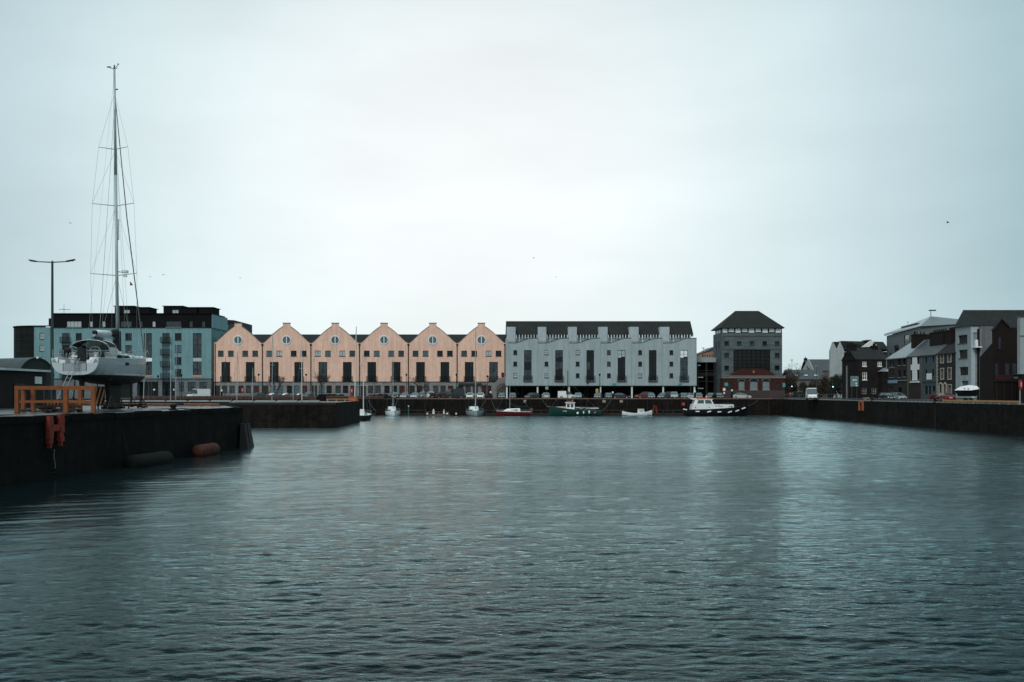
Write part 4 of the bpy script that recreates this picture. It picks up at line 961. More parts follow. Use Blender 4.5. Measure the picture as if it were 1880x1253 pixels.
def cinema():
    t = thing('modern_building', 'big grey hall with shallow pyramid metal roof behind the terraced houses', 'building', (X(1700, 265), 265, QZ))
    A = (X(1628, 300), 300); B = (X(1690, 258), 258); Cc = (X(1806, 243), 243); Dd = (Cc[0] + 12, Cc[1] + 50)
    ap = (X(1709, 272), 272, Z(581, 272))
    za, zb, zc = Z(613.5, 300), Z(599.3, 258), Z(592.5, 243)
    mb = MB(); f1 = Face(A[0], A[1], B[0] - A[0], B[1] - A[1]); L1 = math.dist(A, B); f2_ = Face(B[0], B[1], Cc[0] - B[0], Cc[1] - B[1]); L2 = math.dist(B, Cc)
    zt = 22.4
    w1 = [(L1 * a, L1 * b, c, d) for a, b, c, d in ((.08, .15, 12, 17), (.24, .4, 15.5, 19), (.55, .68, 18.6, 21.2), (.86, .95, 19, 21.5))]
    w2 = [(L2 * a, L2 * b, c, d) for a, b, c, d in ((.04, .16, 17, 20.3), (.26, .34, 17, 20.3), (.40, .47, 17, 20.3))]
    wall(mb, f1, 0, L1, QZ, zt, w1); wall(mb, f2_, 0, L2, QZ, zt, w2)
    mb.poly([(Cc[0], Cc[1], QZ), (Dd[0], Dd[1], QZ), (Dd[0], Dd[1], zt), (Cc[0], Cc[1], zt)]); mb.poly([(Dd[0], Dd[1], QZ), (A[0], A[1], QZ), (A[0], A[1], zt), (Dd[0], Dd[1], zt)])
    mb.build('wall', mat('hall_cladding', (.13, .15, .155), .7, .1, .5, .15), t)
    for h in w1: window(f1, h, t, 2, 2, DKGREY, GD)
    for h in w2: window(f2_, h, t, 2, 2, DKGREY, GD)
    rf = MB(); Az, Bz, Cz_, Dz = (A[0] - .6, A[1], za), (B[0] - .4, B[1] - .8, zb), (Cc[0] + .6, Cc[1] - .8, zc), (Dd[0], Dd[1], zb)
    rf.poly([Az, Bz, ap]); rf.poly([Bz, Cz_, ap], 1); rf.poly([Cz_, Dz, ap], 1); rf.poly([Dz, Az, ap], 1)  # one metal: left facet's light and the others' shade put into the colours
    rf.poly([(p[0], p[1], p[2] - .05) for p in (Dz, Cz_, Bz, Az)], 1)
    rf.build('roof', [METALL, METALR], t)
    ea = MB()
    for p, q in ((Az, Bz), (Bz, Cz_)):
        ea.box8([(p[0], p[1], zt), (q[0], q[1], zt), (q[0], q[1] + .3, zt), (p[0], p[1] + .3, zt), (p[0], p[1] - .05, p[2] + .05), (q[0], q[1] - .05, q[2] + .05), (q[0], q[1] + .3, q[2] + .05), (p[0], p[1] + .3, p[2] + .05)])
    ea.build('eaves', METALL, t)
    v = MB()
    for k in range(7):
        tt = .25 + .09 * k; p = Vector(Az).lerp(Vector(Bz), tt).lerp(Vector(ap), .3); v.box(p.x - .5, p.x + .5, p.y - .5, p.y + .5, p.z - .2, p.z + .35)
    v.build('roof_vent', DKGREY, t)
    a = MB(); D = 272; a.tube(ap, (ap[0], ap[1], Z(569, D)), .10, .07, 5); a.box(X(1706, D), X(1718, D), D - .3, D + .3, Z(571.3, D), Z(569.2, D)); a.build('aerial', DKGREY, t)
    a = MB(); a.tube((X(1667, D), D, Z(600, D)), (X(1667, D), D, Z(590, D)), .05, .04, 4); a.tube((X(1665, D), D, Z(592, D)), (X(1669, D), D, Z(592, D)), .04, .04, 4); a.build('aerial', DKGREY, t)
cinema()

def modern():
    D = 173.2; f = Face(0, D, 1, 0); x = lambda u: X(u, D); z = lambda v: Z(v, D); z0 = QZ
    t = thing('apartment_building', 'white and grey modern block with balcony and long dark roof at right', 'building', (x(1790), D, z0))
    H = lambda a, b, c, d: (-yq(a), -yq(b), Z(d, yq((a + b) / 2)), Z(c, yq((a + b) / 2)))
    ws = [H(1758.8, 1776, 615.5, 630.5), H(1760, 1776.3, 642.5, 658), H(1761, 1777.5, 674, 689.5), H(1765.5, 1777.8, 699.5, 707.5)]
    zt = Z(603, yq(1768)) + .25
    mb = MB(); shell(mb, fq, -yq(1754.2), -yq(1783.5), z0, zt, 20, ws, 0, True, .35); mb.build('wall', PALE, t)
    for i, h in enumerate(ws): window(fq, h, t, 4 if i < 3 else 2, 1, DKGREY, [GD, GD, GD, GB][i], DKGREY if i < 2 else None, dep=.35)
    f2_ = Face(0, D, 1, 0); x2 = x; z2 = z
    bd = (x2(1786), x2(1796), z2(638), z2(611)); lo = (x2(1790.5), x2(1797), z0 + .01, z2(640))
    mb = MB(); shell(mb, f2_, x2(1783.5) + .01, x2(1797.5), z0, z2(600), .4, [bd, lo]); mb.build('recess_wall', GREYL, t)
    window(f2_, bd, t, 2, 1, DKGREY, GD, name='balcony_door'); window(f2_, lo, t, 1, 6, DKGREY, GD)
    b = MB(); b.fbox(f2_, x2(1784.5), x2(1797), z2(639), z2(637), .002, 1.3); b.fbox(f2_, x2(1784.5), x2(1789.5), z2(637) + .01, z2(625), 1.2, 1.28); b.tube((x2(1790), D + .2, z2(637)), (x2(1790), D + .2, z2(626)), .05); b.tube((x2(1789.5), D + .15, z2(626)), (x2(1797), D + .15, z2(626)), .04); b.build('balcony', WHITE, t)
    mb = MB(); f3_ = Face(0, D - .2, 1, 0); shell(mb, f3_, x(1797.5) + .01, x(1960), z0, z(598), .55); mb.build('gable_wall', mat('stained_grey_render', (.13, .145, .147), .9, .16, .5, .2), t)
    mb = MB(); mb.tube((x(1799), D - .35, z0), (x(1799), D - .35, z(604)), .12, .12, 6); mb.build('downpipe', mat('grey_pipe', (.2, .21, .21), .6), t)
    MB().tube((x(1795.5), D - .1, z0), (x(1795.5), D - .1, z(604)), .16, .16, 6).build('downpipe', BLACK, t)
    # long roof, hipped at the left end
    dd = yq(1753.8) - D; zr_ = Z(569.5, D + dd / 2); xr = X(1768.5, D + dd / 2)
    r_ = MB(); a0, a1, a2 = (PX - .25, yq(1753.5), zt + .02), (PX - .25, D - .35, zt + .02), (x(1975), D - .4, zt + .02); ri, re = (xr, D + dd / 2, zr_), (x(1975), D + dd / 2, zr_)
    bl = a0; br = (x(1975), yq(1753.5), zt + .02)
    r_.poly([a0, a1, ri], 1); r_.poly([a1, a2, re, ri]); r_.poly([br, bl, ri, re]); r_.poly([a2, br, re]); r_.poly([br, a2, a1, a0])
    r_.build('roof', [SLATE, mat('teal_slate', (.022, .034, .038), .6, .2, 1)], t)
    
modern()
def darkbrick():
    D = 150; f = Face(0, D, 1, 0); x = lambda u: X(u, D); z = lambda v: Z(v, D); z0 = QZ
    t = thing('brick_building', 'very dark brick gabled building at the right edge of the quay', 'building', (x(1850), D, z0))
    out_ = [(x(1824), z0), (x(1960), z0), (x(1960), z(600)), (x(1852.5), z(602)), (x(1838), z(587.5)), (x(1824), z(608))]
    ws = [(x(1826), x(1833), z(687), z(668)), (x(1845), x(1853), z(687), z(668)), (x(1858), x(1866), z(687), z(668)), (x(1832), x(1838), z(640), z(620))]
    mb = MB(); wall(mb, f, x(1824), x(1872), z0, z(690), [(x(1812), x(1812.1), 0, 0)][:0]); mb.fprism(f, out_, -.45, -.02); mb.box8([(x(1824) + .02, D + .46, z0), (x(1940), D + .46, z0), (x(1940), D + 4.4, z0), (x(1824) + .02, D + 4.4, z0), (x(1824) + .02, D + .46, z(630)), (x(1940), D + .46, z(630)), (x(1940), D + 4.4, z(654)), (x(1824) + .02, D + 4.4, z(654))]); mb.build('wall', BRICKD, t)
    for h in ws:
        w_ = MB(); a, b, c, d = h
        w_.fbox(f, a, b, c, d, -.01, .03); w_.fbox(f, a - .1, b + .1, c - .15, c - .002, -.01, .1); w_.build('window', mat('dim_glass', (.02, .022, .03), .2, .3, 1), t)
        MB().fbox(f, (a + b) / 2 - .04, (a + b) / 2 + .04, c, d, .031, .06).build('mullion', DKGREY, t)
    # shopfront band, red fascia and dim small signs
    MB().fbox(f, x(1826), x(1858), z(697.5), z(689), .003, .3).build('fascia', mat('deep_red_fascia', (.04, .006, .006), .6, .15, 2), t)
    s = MB(); s.fbox(f, x(1861), x(1869), z(696), z(692), .003, .1); s.build('wall_sign', mat('dim_sign', (.10, .12, .12), .6), t)
    c = MB(); c.fbox(f, x(1824), x(1872), z(700.5), z(698), .003, .25); 
    for u in (1828, 1842, 1856, 1868): c.fbox(f, x(u), x(u + 1.6), z0, z(700.5) - .003, .003, .15)
    c.build('shopfront', mat('shopfront_black', (.015, .012, .012), .6), t)
    cp = MB()
    for p, q in (((1838, 587.5), (1823, 608)), ((1838, 587.5), (1852.5, 602))):
        A = [f.p(x(p[0]), z(p[1]) + .01, .25), f.p(x(q[0]), z(q[1]) + .01, .25), f.p(x(q[0]), z(q[1]) + .01, -.5), f.p(x(p[0]), z(p[1]) + .01, -.5)]
        cp.box8(A + [(v[0], v[1], v[2] + .22) for v in A])
    cp.build('roof', SLATE, t)
    r2 = MB(); r2.box8([(x(1852), D + .02, z(602) + .01), (x(1960), D + .02, z(602) + .01), (x(1960), D + 2.4, z(602) + .01), (x(1853), D + 2.4, z(602) + .01), (X(1839, D + 2), D + 2, Z(584, D + 2)), (x(1960), D + 2, Z(584, D + 2)), (x(1960), D + 2.3, Z(584, D + 2)), (X(1839, D + 2), D + 2.3, Z(584, D + 2))]); r2.build('rear_roof', SLATE, t)
    t2 = thing('building', 'pale blue grey building cut off by the right edge of the view', 'building', (X(1885, 140), 140, QZ))
    D2 = 140; f2_ = Face(0, D2, 1, 0); mb = MB(); shell(mb, f2_, X(1873, D2), X(1960, D2), Z(687, D2), Z(582, D2), .8); mb.poly([f2_.p(X(1873, D2), Z(687, D2)), f2_.p(X(1873, D2), Z(687, D2), -.8), f2_.p(X(1960, D2), Z(687, D2), -.8), f2_.p(X(1960, D2), Z(687, D2))])
    mb.build('wall', PALE, t2); mb = MB(); shell(mb, f2_, X(1878, D2), X(1960, D2), QZ, Z(687, D2) - .01, .8); mb.build('ground_floor_wall', BRICKD, t2)
    MB().fbox(f2_, X(1872.5, D2), X(1960, D2), Z(618, D2), Z(616.5, D2), .003, .08).build('string_course', DKGREY, t2)
    MB().fbox(f2_, X(1872, D2), X(1960, D2), Z(582, D2) + .003, Z(580, D2), -.9, .2).build('roof', SLATEM, t2)
darkbrick()

# ------------------------------------------------------------------ hull lofting
def loft_hull(st, p=.75, q=1.0, nb=4, nt=6):
    """st: stations (y, half beam, sheer z, keel z, split z); returns topsides and bottom MB (closed by the transom) and sheer points"""
    def ring(s):
        y, b, zs, zk, zw = s; c = min(1., max(0., (zs - zw) / max(1e-6, zs - zk))); aw = math.acos(c ** (1 / q))
        A = [aw * k / nb for k in range(nb + 1)]; B_ = [aw + (math.pi / 2 - aw) * k / nt for k in range(nt + 1)]
        g = lambda a: (b * max(0, math.sin(a)) ** p, zs - (zs - zk) * max(0, math.cos(a)) ** q)
        return y, [g(a) for a in A], [g(a) for a in B_]
    Rg = [ring(s) for s in st]; T, B = MB(), MB()
    for r0, r1 in zip(Rg[:-1], Rg[1:]):
        for sg in (1, -1):
            for mbx, k in ((B, 1), (T, 2)):
                P0, P1 = r0[k], r1[k]
                for i in range(len(P0) - 1):
                    qd = [(sg * P0[i][0], r0[0], P0[i][1]), (sg * P1[i][0], r1[0], P1[i][1]), (sg * P1[i + 1][0], r1[0], P1[i + 1][1]), (sg * P0[i + 1][0], r0[0], P0[i + 1][1])]
                    mbx.poly(qd if sg > 0 else qd[::-1])
    return T, B, Rg
def stations(L, B, s0, s1, draft, ws=.75, n=14, split=.05, bow_full=1.6, stem=.35):
    out_ = []
    for i in range(n + 1):
        t = i / n
        b = B / 2 * (ws + (1 - ws) * math.sin(t / .42 * math.pi / 2)) if t < .42 else B / 2 * max(.012, math.cos(min(1, ((t - .42) / .58)) ** bow_full * math.pi / 2))
        zs = s0 + (s1 - s0) * t ** 2; zk = -draft * (1 if t < .6 else 1 - ((t - .6) / .4) ** 2 * (1 + stem * .2 * s1 / draft))
        out_.append((L * t + (.0), b, zs, min(zk, zs - .05), split))
    return out_
def hull_parts(root, L, B, s0, s1, draft, hm, bm=None, deckm=None, ws=.75, rail=None, **kw):
    st = stations(L, B, s0, s1, draft, ws, **kw); T, Bt, Rg = loft_hull(st)
    y0, b0, t0 = Rg[0]
    pts = [(x, y0, z) for x, z in b0 + t0[1:]]; T.poly([(-x, y, z) for x, y, z in pts[::-1]] + pts[1:])
    T.build('hull', hm, root, True); Bt.build('hull_bottom', bm or ANTIF, root, True)
    d = MB()
    for a, b in zip(st[:-1], st[1:]): d.poly([(-a[1] * .97, a[0], a[2] - .06), (a[1] * .97, a[0], a[2] - .06), (b[1] * .97, b[0], b[2] - .06), (-b[1] * .97, b[0], b[2] - .06)])
    d.build('deck', deckm or GELW, root)
    if rail:
        g = MB()
        for sg in (1, -1): g.path([(sg * s[1], s[0], s[2]) for s in st], rail[1], 5)
        g.build('gunwale', rail[0], root)
    return st

# ------------------------------------------------------------------ the big yacht standing ashore (local y = forward, z = 0 on the quay)
def yacht():
    t = thing('sailing_yacht', 'large silver grey sailing yacht standing ashore on its keel with tall mast', 'yacht', (0, 0, 0))
    st = []
    for y, b, zs, zk in ((0, 2.0, 4.26, 2.88), (.6, 2.03, 4.27, 2.72), (1.6, 2.08, 4.28, 2.52), (3, 2.13, 4.30, 2.33), (4.6, 2.17, 4.33, 2.2), (6.2, 2.13, 4.38, 2.12), (7.8, 1.98, 4.44, 2.12), (9.4, 1.70, 4.51, 2.18), (10.8, 1.33, 4.58, 2.3), (12, .92, 4.65, 2.45), (13, .5, 4.72, 2.62), (13.7, .18, 4.78, 2.8), (14.0, .03, 4.81, 3.0)):
        st.append((y, b, zs, zk, 2.93 if y > 1 else 2.88 + .05 * y))
    T, Bt, Rg = loft_hull(st, .62, .9, 5, 8)
    T.build('hull', GEL, t, True); Bt.build('hull_bottom', ANTIF, t, True)
    # open transom with the boarding gap
    y0, b0, t0 = Rg[0]; pr = [(x, z) for x, z in b0 + t0[1:]]
    tr = MB(); seg = [(x, z) for x, z in pr if z < 4.2]
    outl = [(-x, z) for x, z in pr[::-1]] + pr[1:]
    notch = [(1.72, 4.25), (1.50, 3.88), (-1.50, 3.88), (-1.72, 4.25)]
    tr.prism([(x, -.02, z) for x, z in outl + notch], [(x, .07, z) for x, z in outl + notch])
    # triangulate the concave outline explicitly
    tr = MB(); base = [(x, z) for x, z in pr]
    for sg in (1, -1):
        for (x0, z0_), (x1, z1_) in zip(base[:-1], base[1:]):
            c0, c1 = min(z0_, 3.88), min(z1_, 3.88)
            a = (max(0, min(x0, 1.5)), c0)
            tr.poly([(sg * 0, -.02, min(z0_, 3.88)), (sg * x0, -.02, z0_), (sg * x1, -.02, z1_), (sg * 0, -.02, min(z1_, 3.88))] if z1_ <= 3.88 else
                    [(sg * 1.5, -.02, 3.88), (sg * x0, -.02, z0_), (sg * x1, -.02, z1_), (sg * 1.72, -.02, 4.26)])
        zc = [z for x, z in base if z <= 3.88][-1]; xc = [x for x, z in base if z <= 3.88][-1]
        tr.poly([(0, -.02, zc), (sg * xc, -.02, zc), (sg * 1.5, -.02, 3.88), (0, -.02, 3.88)])
    o = tr.build('transom', GELT, t)
    g = MB(); g.box(-.95, .95, -.045, -.021, 3.25, 3.82); g.build('transom_hatch', mat('transom_panel', (.27, .32, .345), .35), o)
    g = MB()
    for (a, b, c, d) in ((-1.0, -.955, 3.2, 3.84), (.955, 1.0, 3.2, 3.84), (-1.0, 1.0, 3.822, 3.85)): g.box(a, b, -.05, -.021, c, d)
    g.build('hatch_seam', DKGREY, o)
    # topside details
    g = MB()
    for i in range(3, 12):
        a, b = st[i], st[i + 1]
        if i < 12: g.tube((a[1] * .985 + .035, a[0], a[2] - .42), (b[1] * .985 + .035, b[0], b[2] - .42), .022, .022, 4); g.tube((a[1] * .86 + .10, a[0], 3.03), (b[1] * .84 + .08, b[0], 3.03), .03, .03, 4)
    g.build('stripe', GELW, t)
    g = MB(); g.box(2.04, 2.2, 4.7, 5.35, 3.82, 4.06); g.build('hull_port', BLACK, t)
    g = MB(); g.box(.80, .99, 11.9, 12.3, 4.1, 4.28); g.build('hull_port', BLACK, t)
    # toerail
    g = MB()
    for sg in (1, -1): g.path([(sg * s[1], s[0], s[2] + .02) for s in st], .035, 5)
    g.build('toerail', ALU, t)
    # decks: cockpit well aft, coachroof forward
    d = MB()
    for a, b in zip(st[:-1], st[1:]):
        if b[0] <= 4.6:
            d.box8([(-1.5, a[0], 3.75), (1.5, a[0], 3.75), (1.5, b[0], 3.75), (-1.5, b[0], 3.75), (-1.5, a[0], 3.80), (1.5, a[0], 3.80), (1.5, b[0], 3.80), (-1.5, b[0], 3.80)], 1)
            for sg in (1, -1):
                e = [(sg * 1.5, a[0], 3.75), (sg * a[1] * .98, a[0], 3.9), (sg * b[1] * .98, b[0], 3.9), (sg * 1.5, b[0], 3.75), (sg * 1.42, a[0], a[2] + .10), (sg * a[1] * .98, a[0], a[2] - .02), (sg * b[1] * .98, b[0], b[2] - .02), (sg * 1.42, b[0], b[2] + .10)]
                d.box8(e if sg > 0 else [e[i] for i in (3, 2, 1, 0, 7, 6, 5, 4)], 0)
        else: d.poly([(-a[1] * .98, a[0], a[2] - .02), (a[1] * .98, a[0], a[2] - .02), (b[1] * .98, b[0], b[2] - .02), (-b[1] * .98, b[0], b[2] - .02)], 0)
    d.build('deck', [GELW, TEAK], t)
    cb = MB(); cb.box8([(-1.45, 4.6, 3.8), (1.45, 4.6, 3.8), (.6, 10.6, 4.5), (-.6, 10.6, 4.5), (-1.25, 4.75, 4.92), (1.25, 4.75, 4.92), (.45, 10.2, 4.78), (-.45, 10.2, 4.78)]); cb.box(-.4, .4, 6.6, 7.3, 4.85, 5.02); cb.box(-.3, .3, 8.7, 9.2, 4.80, 4.95)
    for yy in (5.2, 5.8): cb.ell((.95, yy, 4.95), (.35, .4, .16)); cb.ell((-.8, yy, 4.95), (.3, .4, .14))
    for yy, zz in ((8.2, 4.8), (9.6, 4.75), (10.8, 4.72), (11.6, 4.72)): cb.ell((.55, yy, zz), (.34, .42, .14)); cb.ell((.9 - .05 * yy / 2, yy - .5, zz - .06), (.22, .3, .16))
    cb = cb.build('coachroof', GELW, t)
    wn = MB(); wn.box8([(1.40, 5.0, 4.42), (1.46, 5.0, 4.42), (1.0, 8.4, 4.55), (.94, 8.4, 4.55), (1.32, 5.1, 4.74), (1.38, 5.1, 4.74), (.93, 8.2, 4.74), (.87, 8.2, 4.74)]); wn.build('cabin_window', BLACK, cb)
    # companionway and seats
    c = MB(); c.box(-.32, .32, 4.52, 4.6, 3.85, 4.9); c.build('companionway', DKGREY, t)
    for sg in (1, -1):
        MB().box(min(sg * .75, sg * 1.45), max(sg * .75, sg * 1.45), 1.9, 4.5, 3.81, 4.22).build('cockpit_seat', GELW, t); MB().box(min(sg * .9, sg * 1.45), max(sg * .9, sg * 1.45), .15, .8, 3.81, 4.14).build('cockpit_seat', GELW, t)
    # wheels and pedestals
    for sg in (-.95, .95):
        w = MB(); w.ring((sg, 1.55, 4.78), .52, .025, 'y', 18)
        for k in range(5): a = k * 2 * math.pi / 5 + .3; w.tube((sg, 1.55, 4.78), (sg + .5 * math.cos(a), 1.55, 4.78 + .5 * math.sin(a)), .015, .015, 4)
        w = w.build('steering_wheel', STEEL, t); MB().box(sg - .1, sg + .1, 1.6, 1.85, 3.81, 4.85).build('pedestal', GELW, w)
    # table and black canister
    c = MB(); c.box8([(.12, .2, 4.05), (.82, .2, 4.05), (.82, .9, 4.05), (.12, .9, 4.05), (.06, .25, 5.12), (.62, .25, 5.12), (.72, .85, 5.08), (.1, .85, 5.08)]); c.build('covered_grill', CANV, t)
    c = MB(); c.ell((-.85, .5, 4.95), (.32, .26, .24)); c.tube((-.85, .5, 4.3), (-.85, .5, 4.8), .04); c.build('outboard_cover', CANV, t)
    c = MB(); c.ell((-1.25, .35, 4.02), (.42, .2, .13)); c.ell((1.25, .3, 4.1), (.2, .2, .26)); c.ell((-.2, .6, 4.42), (.5, .15, .07)); c.build('fender', WHITE, t)
    # sprayhood and bimini
    def arch(y, w, z0_, z1_, n=11, fl=.55):
        return [(-w * math.cos(a) if abs(math.cos(a)) > 1e-9 else 0, y, z0_ + (z1_ - z0_) * math.sin(a) ** fl) for a in [math.pi * k / n for k in range(n + 1)]]
    A0, A1, A2 = arch(2.6, 1.75, 4.65, 5.92), arch(4.2, 1.65, 4.7, 5.98), arch(5.9, 1.25, 4.85, 5.0, 11, .8)
    h = MB()
    for P, Q, rng, k in ((A0, A1, range(0, 11), 0), (A1, A2, range(0, 11), 1)):
        for i in rng:
            mm = 0 if (k == 0 and 1 <= i <= 9) or (k == 1 and i in (1, 9)) else 1
            h.poly([P[i], P[i + 1], Q[i + 1], Q[i]], mm)
    h = h.build('sprayhood', [CANV, CLEAR], t); f_ = MB(); f_.path(A0, .03); f_.path(A1, .03); f_.path([(p[0], p[1] - .02, p[2] + .02) for p in A2], .03)
    f_.tube((-1.75, 2.6, 4.65), (-1.6, 3.6, 4.3), .02); f_.tube((1.75, 2.6, 4.65), (1.6, 3.6, 4.3), .02); f_.tube((-1.7, 2.55, 5.0), (1.7, 2.55, 5.0), .02); f_.build('hood_frame', STEEL, h)
    MB().box8([(-1.6, 5.4, 4.6), (1.5, 5.4, 4.6), (1.5, 5.45, 4.6), (-1.6, 5.45, 4.6), (-1.6, 5.4, 4.68), (1.5, 5.4, 4.68), (1.5, 5.45, 4.68), (-1.6, 5.45, 4.68)]).build('traveller', BLACK, t)
    # rails
    g = MB(); prev = {}
    for sg in (1, -1):
        posts = []
        for (y, dz) in ((.1, .68), (1.2, .66), (2.6, .66), (4.4, .65), (6.4, .65), (8.4, .65), (10.3, .65), (11.8, .66)):
            i = max(k for k in range(len(st)) if st[k][0] <= y); s0_, s1_ = st[i], st[min(i + 1, len(st) - 1)]; w_ = (y - s0_[0]) / max(.01, s1_[0] - s0_[0])
            b = (s0_[1] + (s1_[1] - s0_[1]) * w_) * .97; z = s0_[2] + (s1_[2] - s0_[2]) * w_
            g.tube((sg * b, y, z), (sg * b, y, z + dz), .018, .018, 4); posts.append((sg * b, y, z + dz))
        g.path(posts, .012, 4); g.path([(p[0], p[1], p[2] - .3) for p in posts], .010, 4)
    g.build('guardrail', STEEL, t)
    g = MB()
    for sg in (1, -1):
        g.path([(sg * .85, 12.1, 4.68), (sg * .8, 12.3, 5.35), (sg * .5, 13.3, 5.40), (sg * .2, 13.95, 5.42)], .02, 5); g.tube((sg * .42, 13.2, 4.76), (sg * .42, 13.2, 5.4), .018)
        g.ring((sg * .6, 12.4, 5.1), .42, .014, 'y', 12)
    g.tube((-.2, 13.95, 5.42), (.2, 13.95, 5.42), .02); g.build('pulpit', STEEL, t)
    g = MB()
    for sg in (1, -1):
        g.path([(sg * 1.95, .1, 4.94), (sg * 1.0, .02, 4.94)], .02, 5); g.tube((sg * 1.0, .02, 4.3), (sg * 1.0, .02, 4.94), .018); g.path([(sg * 1.95, .1, 4.64), (sg * 1.0, .02, 4.64)], .014, 5)
    for k in range(8): g.tube((-1.9 + .12 * k, .1, 4.35), (-1.85 + .12 * k, .12, 4.9), .010, .010, 4)
    g.build('pushpit', STEEL, t)
    # mast with rake, spreaders, rigging (positions measured from the picture)
    my, mt, base = 8.0, 7.3, 4.7; top = 30.45
    mp_ = lambda z: (0.0, my + (mt - my) * (z - base) / (top - base), z)
    g = MB(); g.tube(mp_(base), mp_(21), .145, .135, 10); g.tube(mp_(21), mp_(top), .135, .09, 10); m_ = g.build('mast', ALU, t, True)
    sp_ = [(11.95 + .05, 2.12, .62), (18.25, 1.9, .58), (23.3, 1.33, .42)]
    g = MB(); tips = []
    for z, w, sw in sp_:
        c = mp_(z)
        for sg in (1, -1): g.tube(c, (sg * w, c[1] - sw, z + .12), .045, .03, 5); tips.append((sg, (sg * w, c[1] - sw, z + .12)))
    g.build('spreader', ALU, m_)
    g = MB(); R_ = [[tp for s_, tp in tips if s_ == sg] for sg in (1, -1)]
    for sg, rr_ in zip((1, -1), R_):
        ch = (sg * 1.97, my - .55, 4.4); g.path([ch, rr_[0], rr_[1], rr_[2], mp_(28.3)], .010, 4); g.tube((sg * 1.9, my - .5, 4.4), mp_(12), .013, .013, 4); g.tube(rr_[0], mp_(18.2), .009, .009, 4); g.tube(rr_[1], mp_(23.2), .009, .009, 4)
        g.tube((sg * 1.0, 6.3, 4.4), mp_(19), .008, .008, 4)
    g.tube((-.1, 4.6, 6.6), mp_(27.5), .018, .014, 4); g.tube((.9, .15, 4.9), mp_(30.2), .007, .007, 4)
    g.build('shroud', WIRE, m_)
    g = MB(); g.tube((0, 13.75, 5.0), (0, 9.9, 17.6), .055, .05, 6); g.tube((0, 9.9, 17.6), mp_(28.5), .05, .035, 6); g.build('furled_headsail', mat('furled_sail_grey', (.10, .14, .145), .8), m_)
    g = MB()
    for dx, dy, z in ((.35, .45, 24), (.5, .8, 22), (-.28, -.3, 24)): g.tube((dx * 1.6, my + dy, 4.9), (dx * .2, mp_(z)[1] + dy * .2, z), .009, .009, 4)
    g.build('halyard', WIRE, m_)
    g = MB(); c = mp_(top); g.tube(c, (c[0], c[1], c[2] + .38), .09, .05, 6); g.tube(c, (-.45, c[1], c[2] + .15), .03); g.ell((-.5, c[1], c[2] + .2), (.22, .06, .06)); g.tube(c, (.35, c[1], c[2] + .4), .025); g.ell((.36, c[1], c[2] + .45), (.10, .04, .05)); g.tube((c[0] + .1, c[1], c[2]), (.32, c[1], c[2] + .12), .02); g.build('masthead_gear', DKGREY, m_)
    g = MB(); c = mp_(12.35); g.tube((.1, c[1] + .1, 12.35), (.45, c[1] + .5, 12.35), .05); g.cyl((.5, c[1] + .6, 12.3), (.5, c[1] + .6, 12.52), .30, 12); g.cyl((.5, c[1] + .6, 11.95), (.5, c[1] + .6, 12.1), .18, 10); g.build('radar_dome', GELW, m_)
    g = MB(); c = mp_(15); g.tube((.16, c[1] + .1, 15.2), (.16, c[1] + .1, 17.1), .06, .06, 6); g.build('radar_reflector', GELW, m_)
    g = MB(); g.poly([(.95, my + .4, 11.55), (1.22, my + .45, 11.2), (.95, my + .4, 11.15)]).poly([(.95, my + .4, 11.15), (1.22, my + .45, 11.2), (.95, my + .4, 11.55)]); g.build('pennant', RED, m_)
    g = MB(); c = mp_(28.6); g.box(.12, .3, c[1] - .05, c[1] + .05, c[2], c[2] + .09); g.build('mast_lamp', DKGREY, m_)
    # boom, furled mainsail and stack pack
    g = MB(); g.tube((0, 7.7, 6.35), (0, 3.4, 6.4), .13, .13, 8); b_ = g.build('boom', ALU, t)
    g = MB(); g.tube((0, 6.3, 6.66), (0, 3.6, 6.62), .26, .22, 10); g.build('furled_mainsail', GELW, b_, True)
    g = MB(); g.ell((.1, 7.3, 6.7), (.42, .75, .44)); g.box(-.2, .2, 7.4, 8.1, 5.0, 6.5); g.tube((.1, 8.1, 4.8), (.15, 8.05, 7), .2, .12, 6); g.build('sail_cover', CANV, b_); MB().tube((0, 3.6, 6.6), (0, 3.4, 6.6), .22, .18, 10).build('sail_end_cover', CANV, b_)
    g = MB(); g.tube((0, 4.3, 6.3), (.1, 5.3, 4.9), .03); g.tube((0, 4.5, 6.3), (-.2, 5.3, 4.9), .03); g.build('mainsheet', ROPE, b_)
    MB().tube((-.35, .1, 4.9), (-.25, .1, 6.9), .015).build('ensign_staff', STEEL, t); MB().tube((-1.45, .05, 4.9), (-1.5, .1, 6.3), .02).build('whip_aerial', STEEL, t)
    # keel, rudder
    k = MB(); k.box8([(-.13, 6.0, .35), (.13, 6.0, .35), (.13, 8.2, .35), (-.13, 8.2, .35), (-.17, 5.7, 2.3), (.17, 5.7, 2.3), (.17, 8.4, 2.3), (-.17, 8.4, 2.3)]); k.box8([(-.3, 5.6, .16), (.3, 5.6, .16), (.25, 8.5, .16), (-.25, 8.5, .16), (-.2, 5.8, .5), (.2, 5.8, .5), (.2, 8.4, .5), (-.2, 8.4, .5)]); k.build('keel', ANTIF, t)
    k = MB(); k.box8([(-.05, .9, 1.0), (.05, .9, 1.0), (.05, 1.5, 1.0), (-.05, 1.5, 1.0), (-.07, .8, 2.7), (.07, .8, 2.7), (.07, 1.6, 2.6), (-.07, 1.6, 2.6)]); k.build('rudder', ANTIF, t)
    # stern ladder of the boat
    l_ = MB()
    for x_ in (.02, .36): l_.path([(x_, -.08, 3.2), (x_, -.06, 4.0)], .022)
    for k in range(4): l_.tube((.02, -.08, 3.25 + k * .22), (.36, -.08, 3.25 + k * .22), .018)
    l_.build('stern_ladder', STEEL, t)
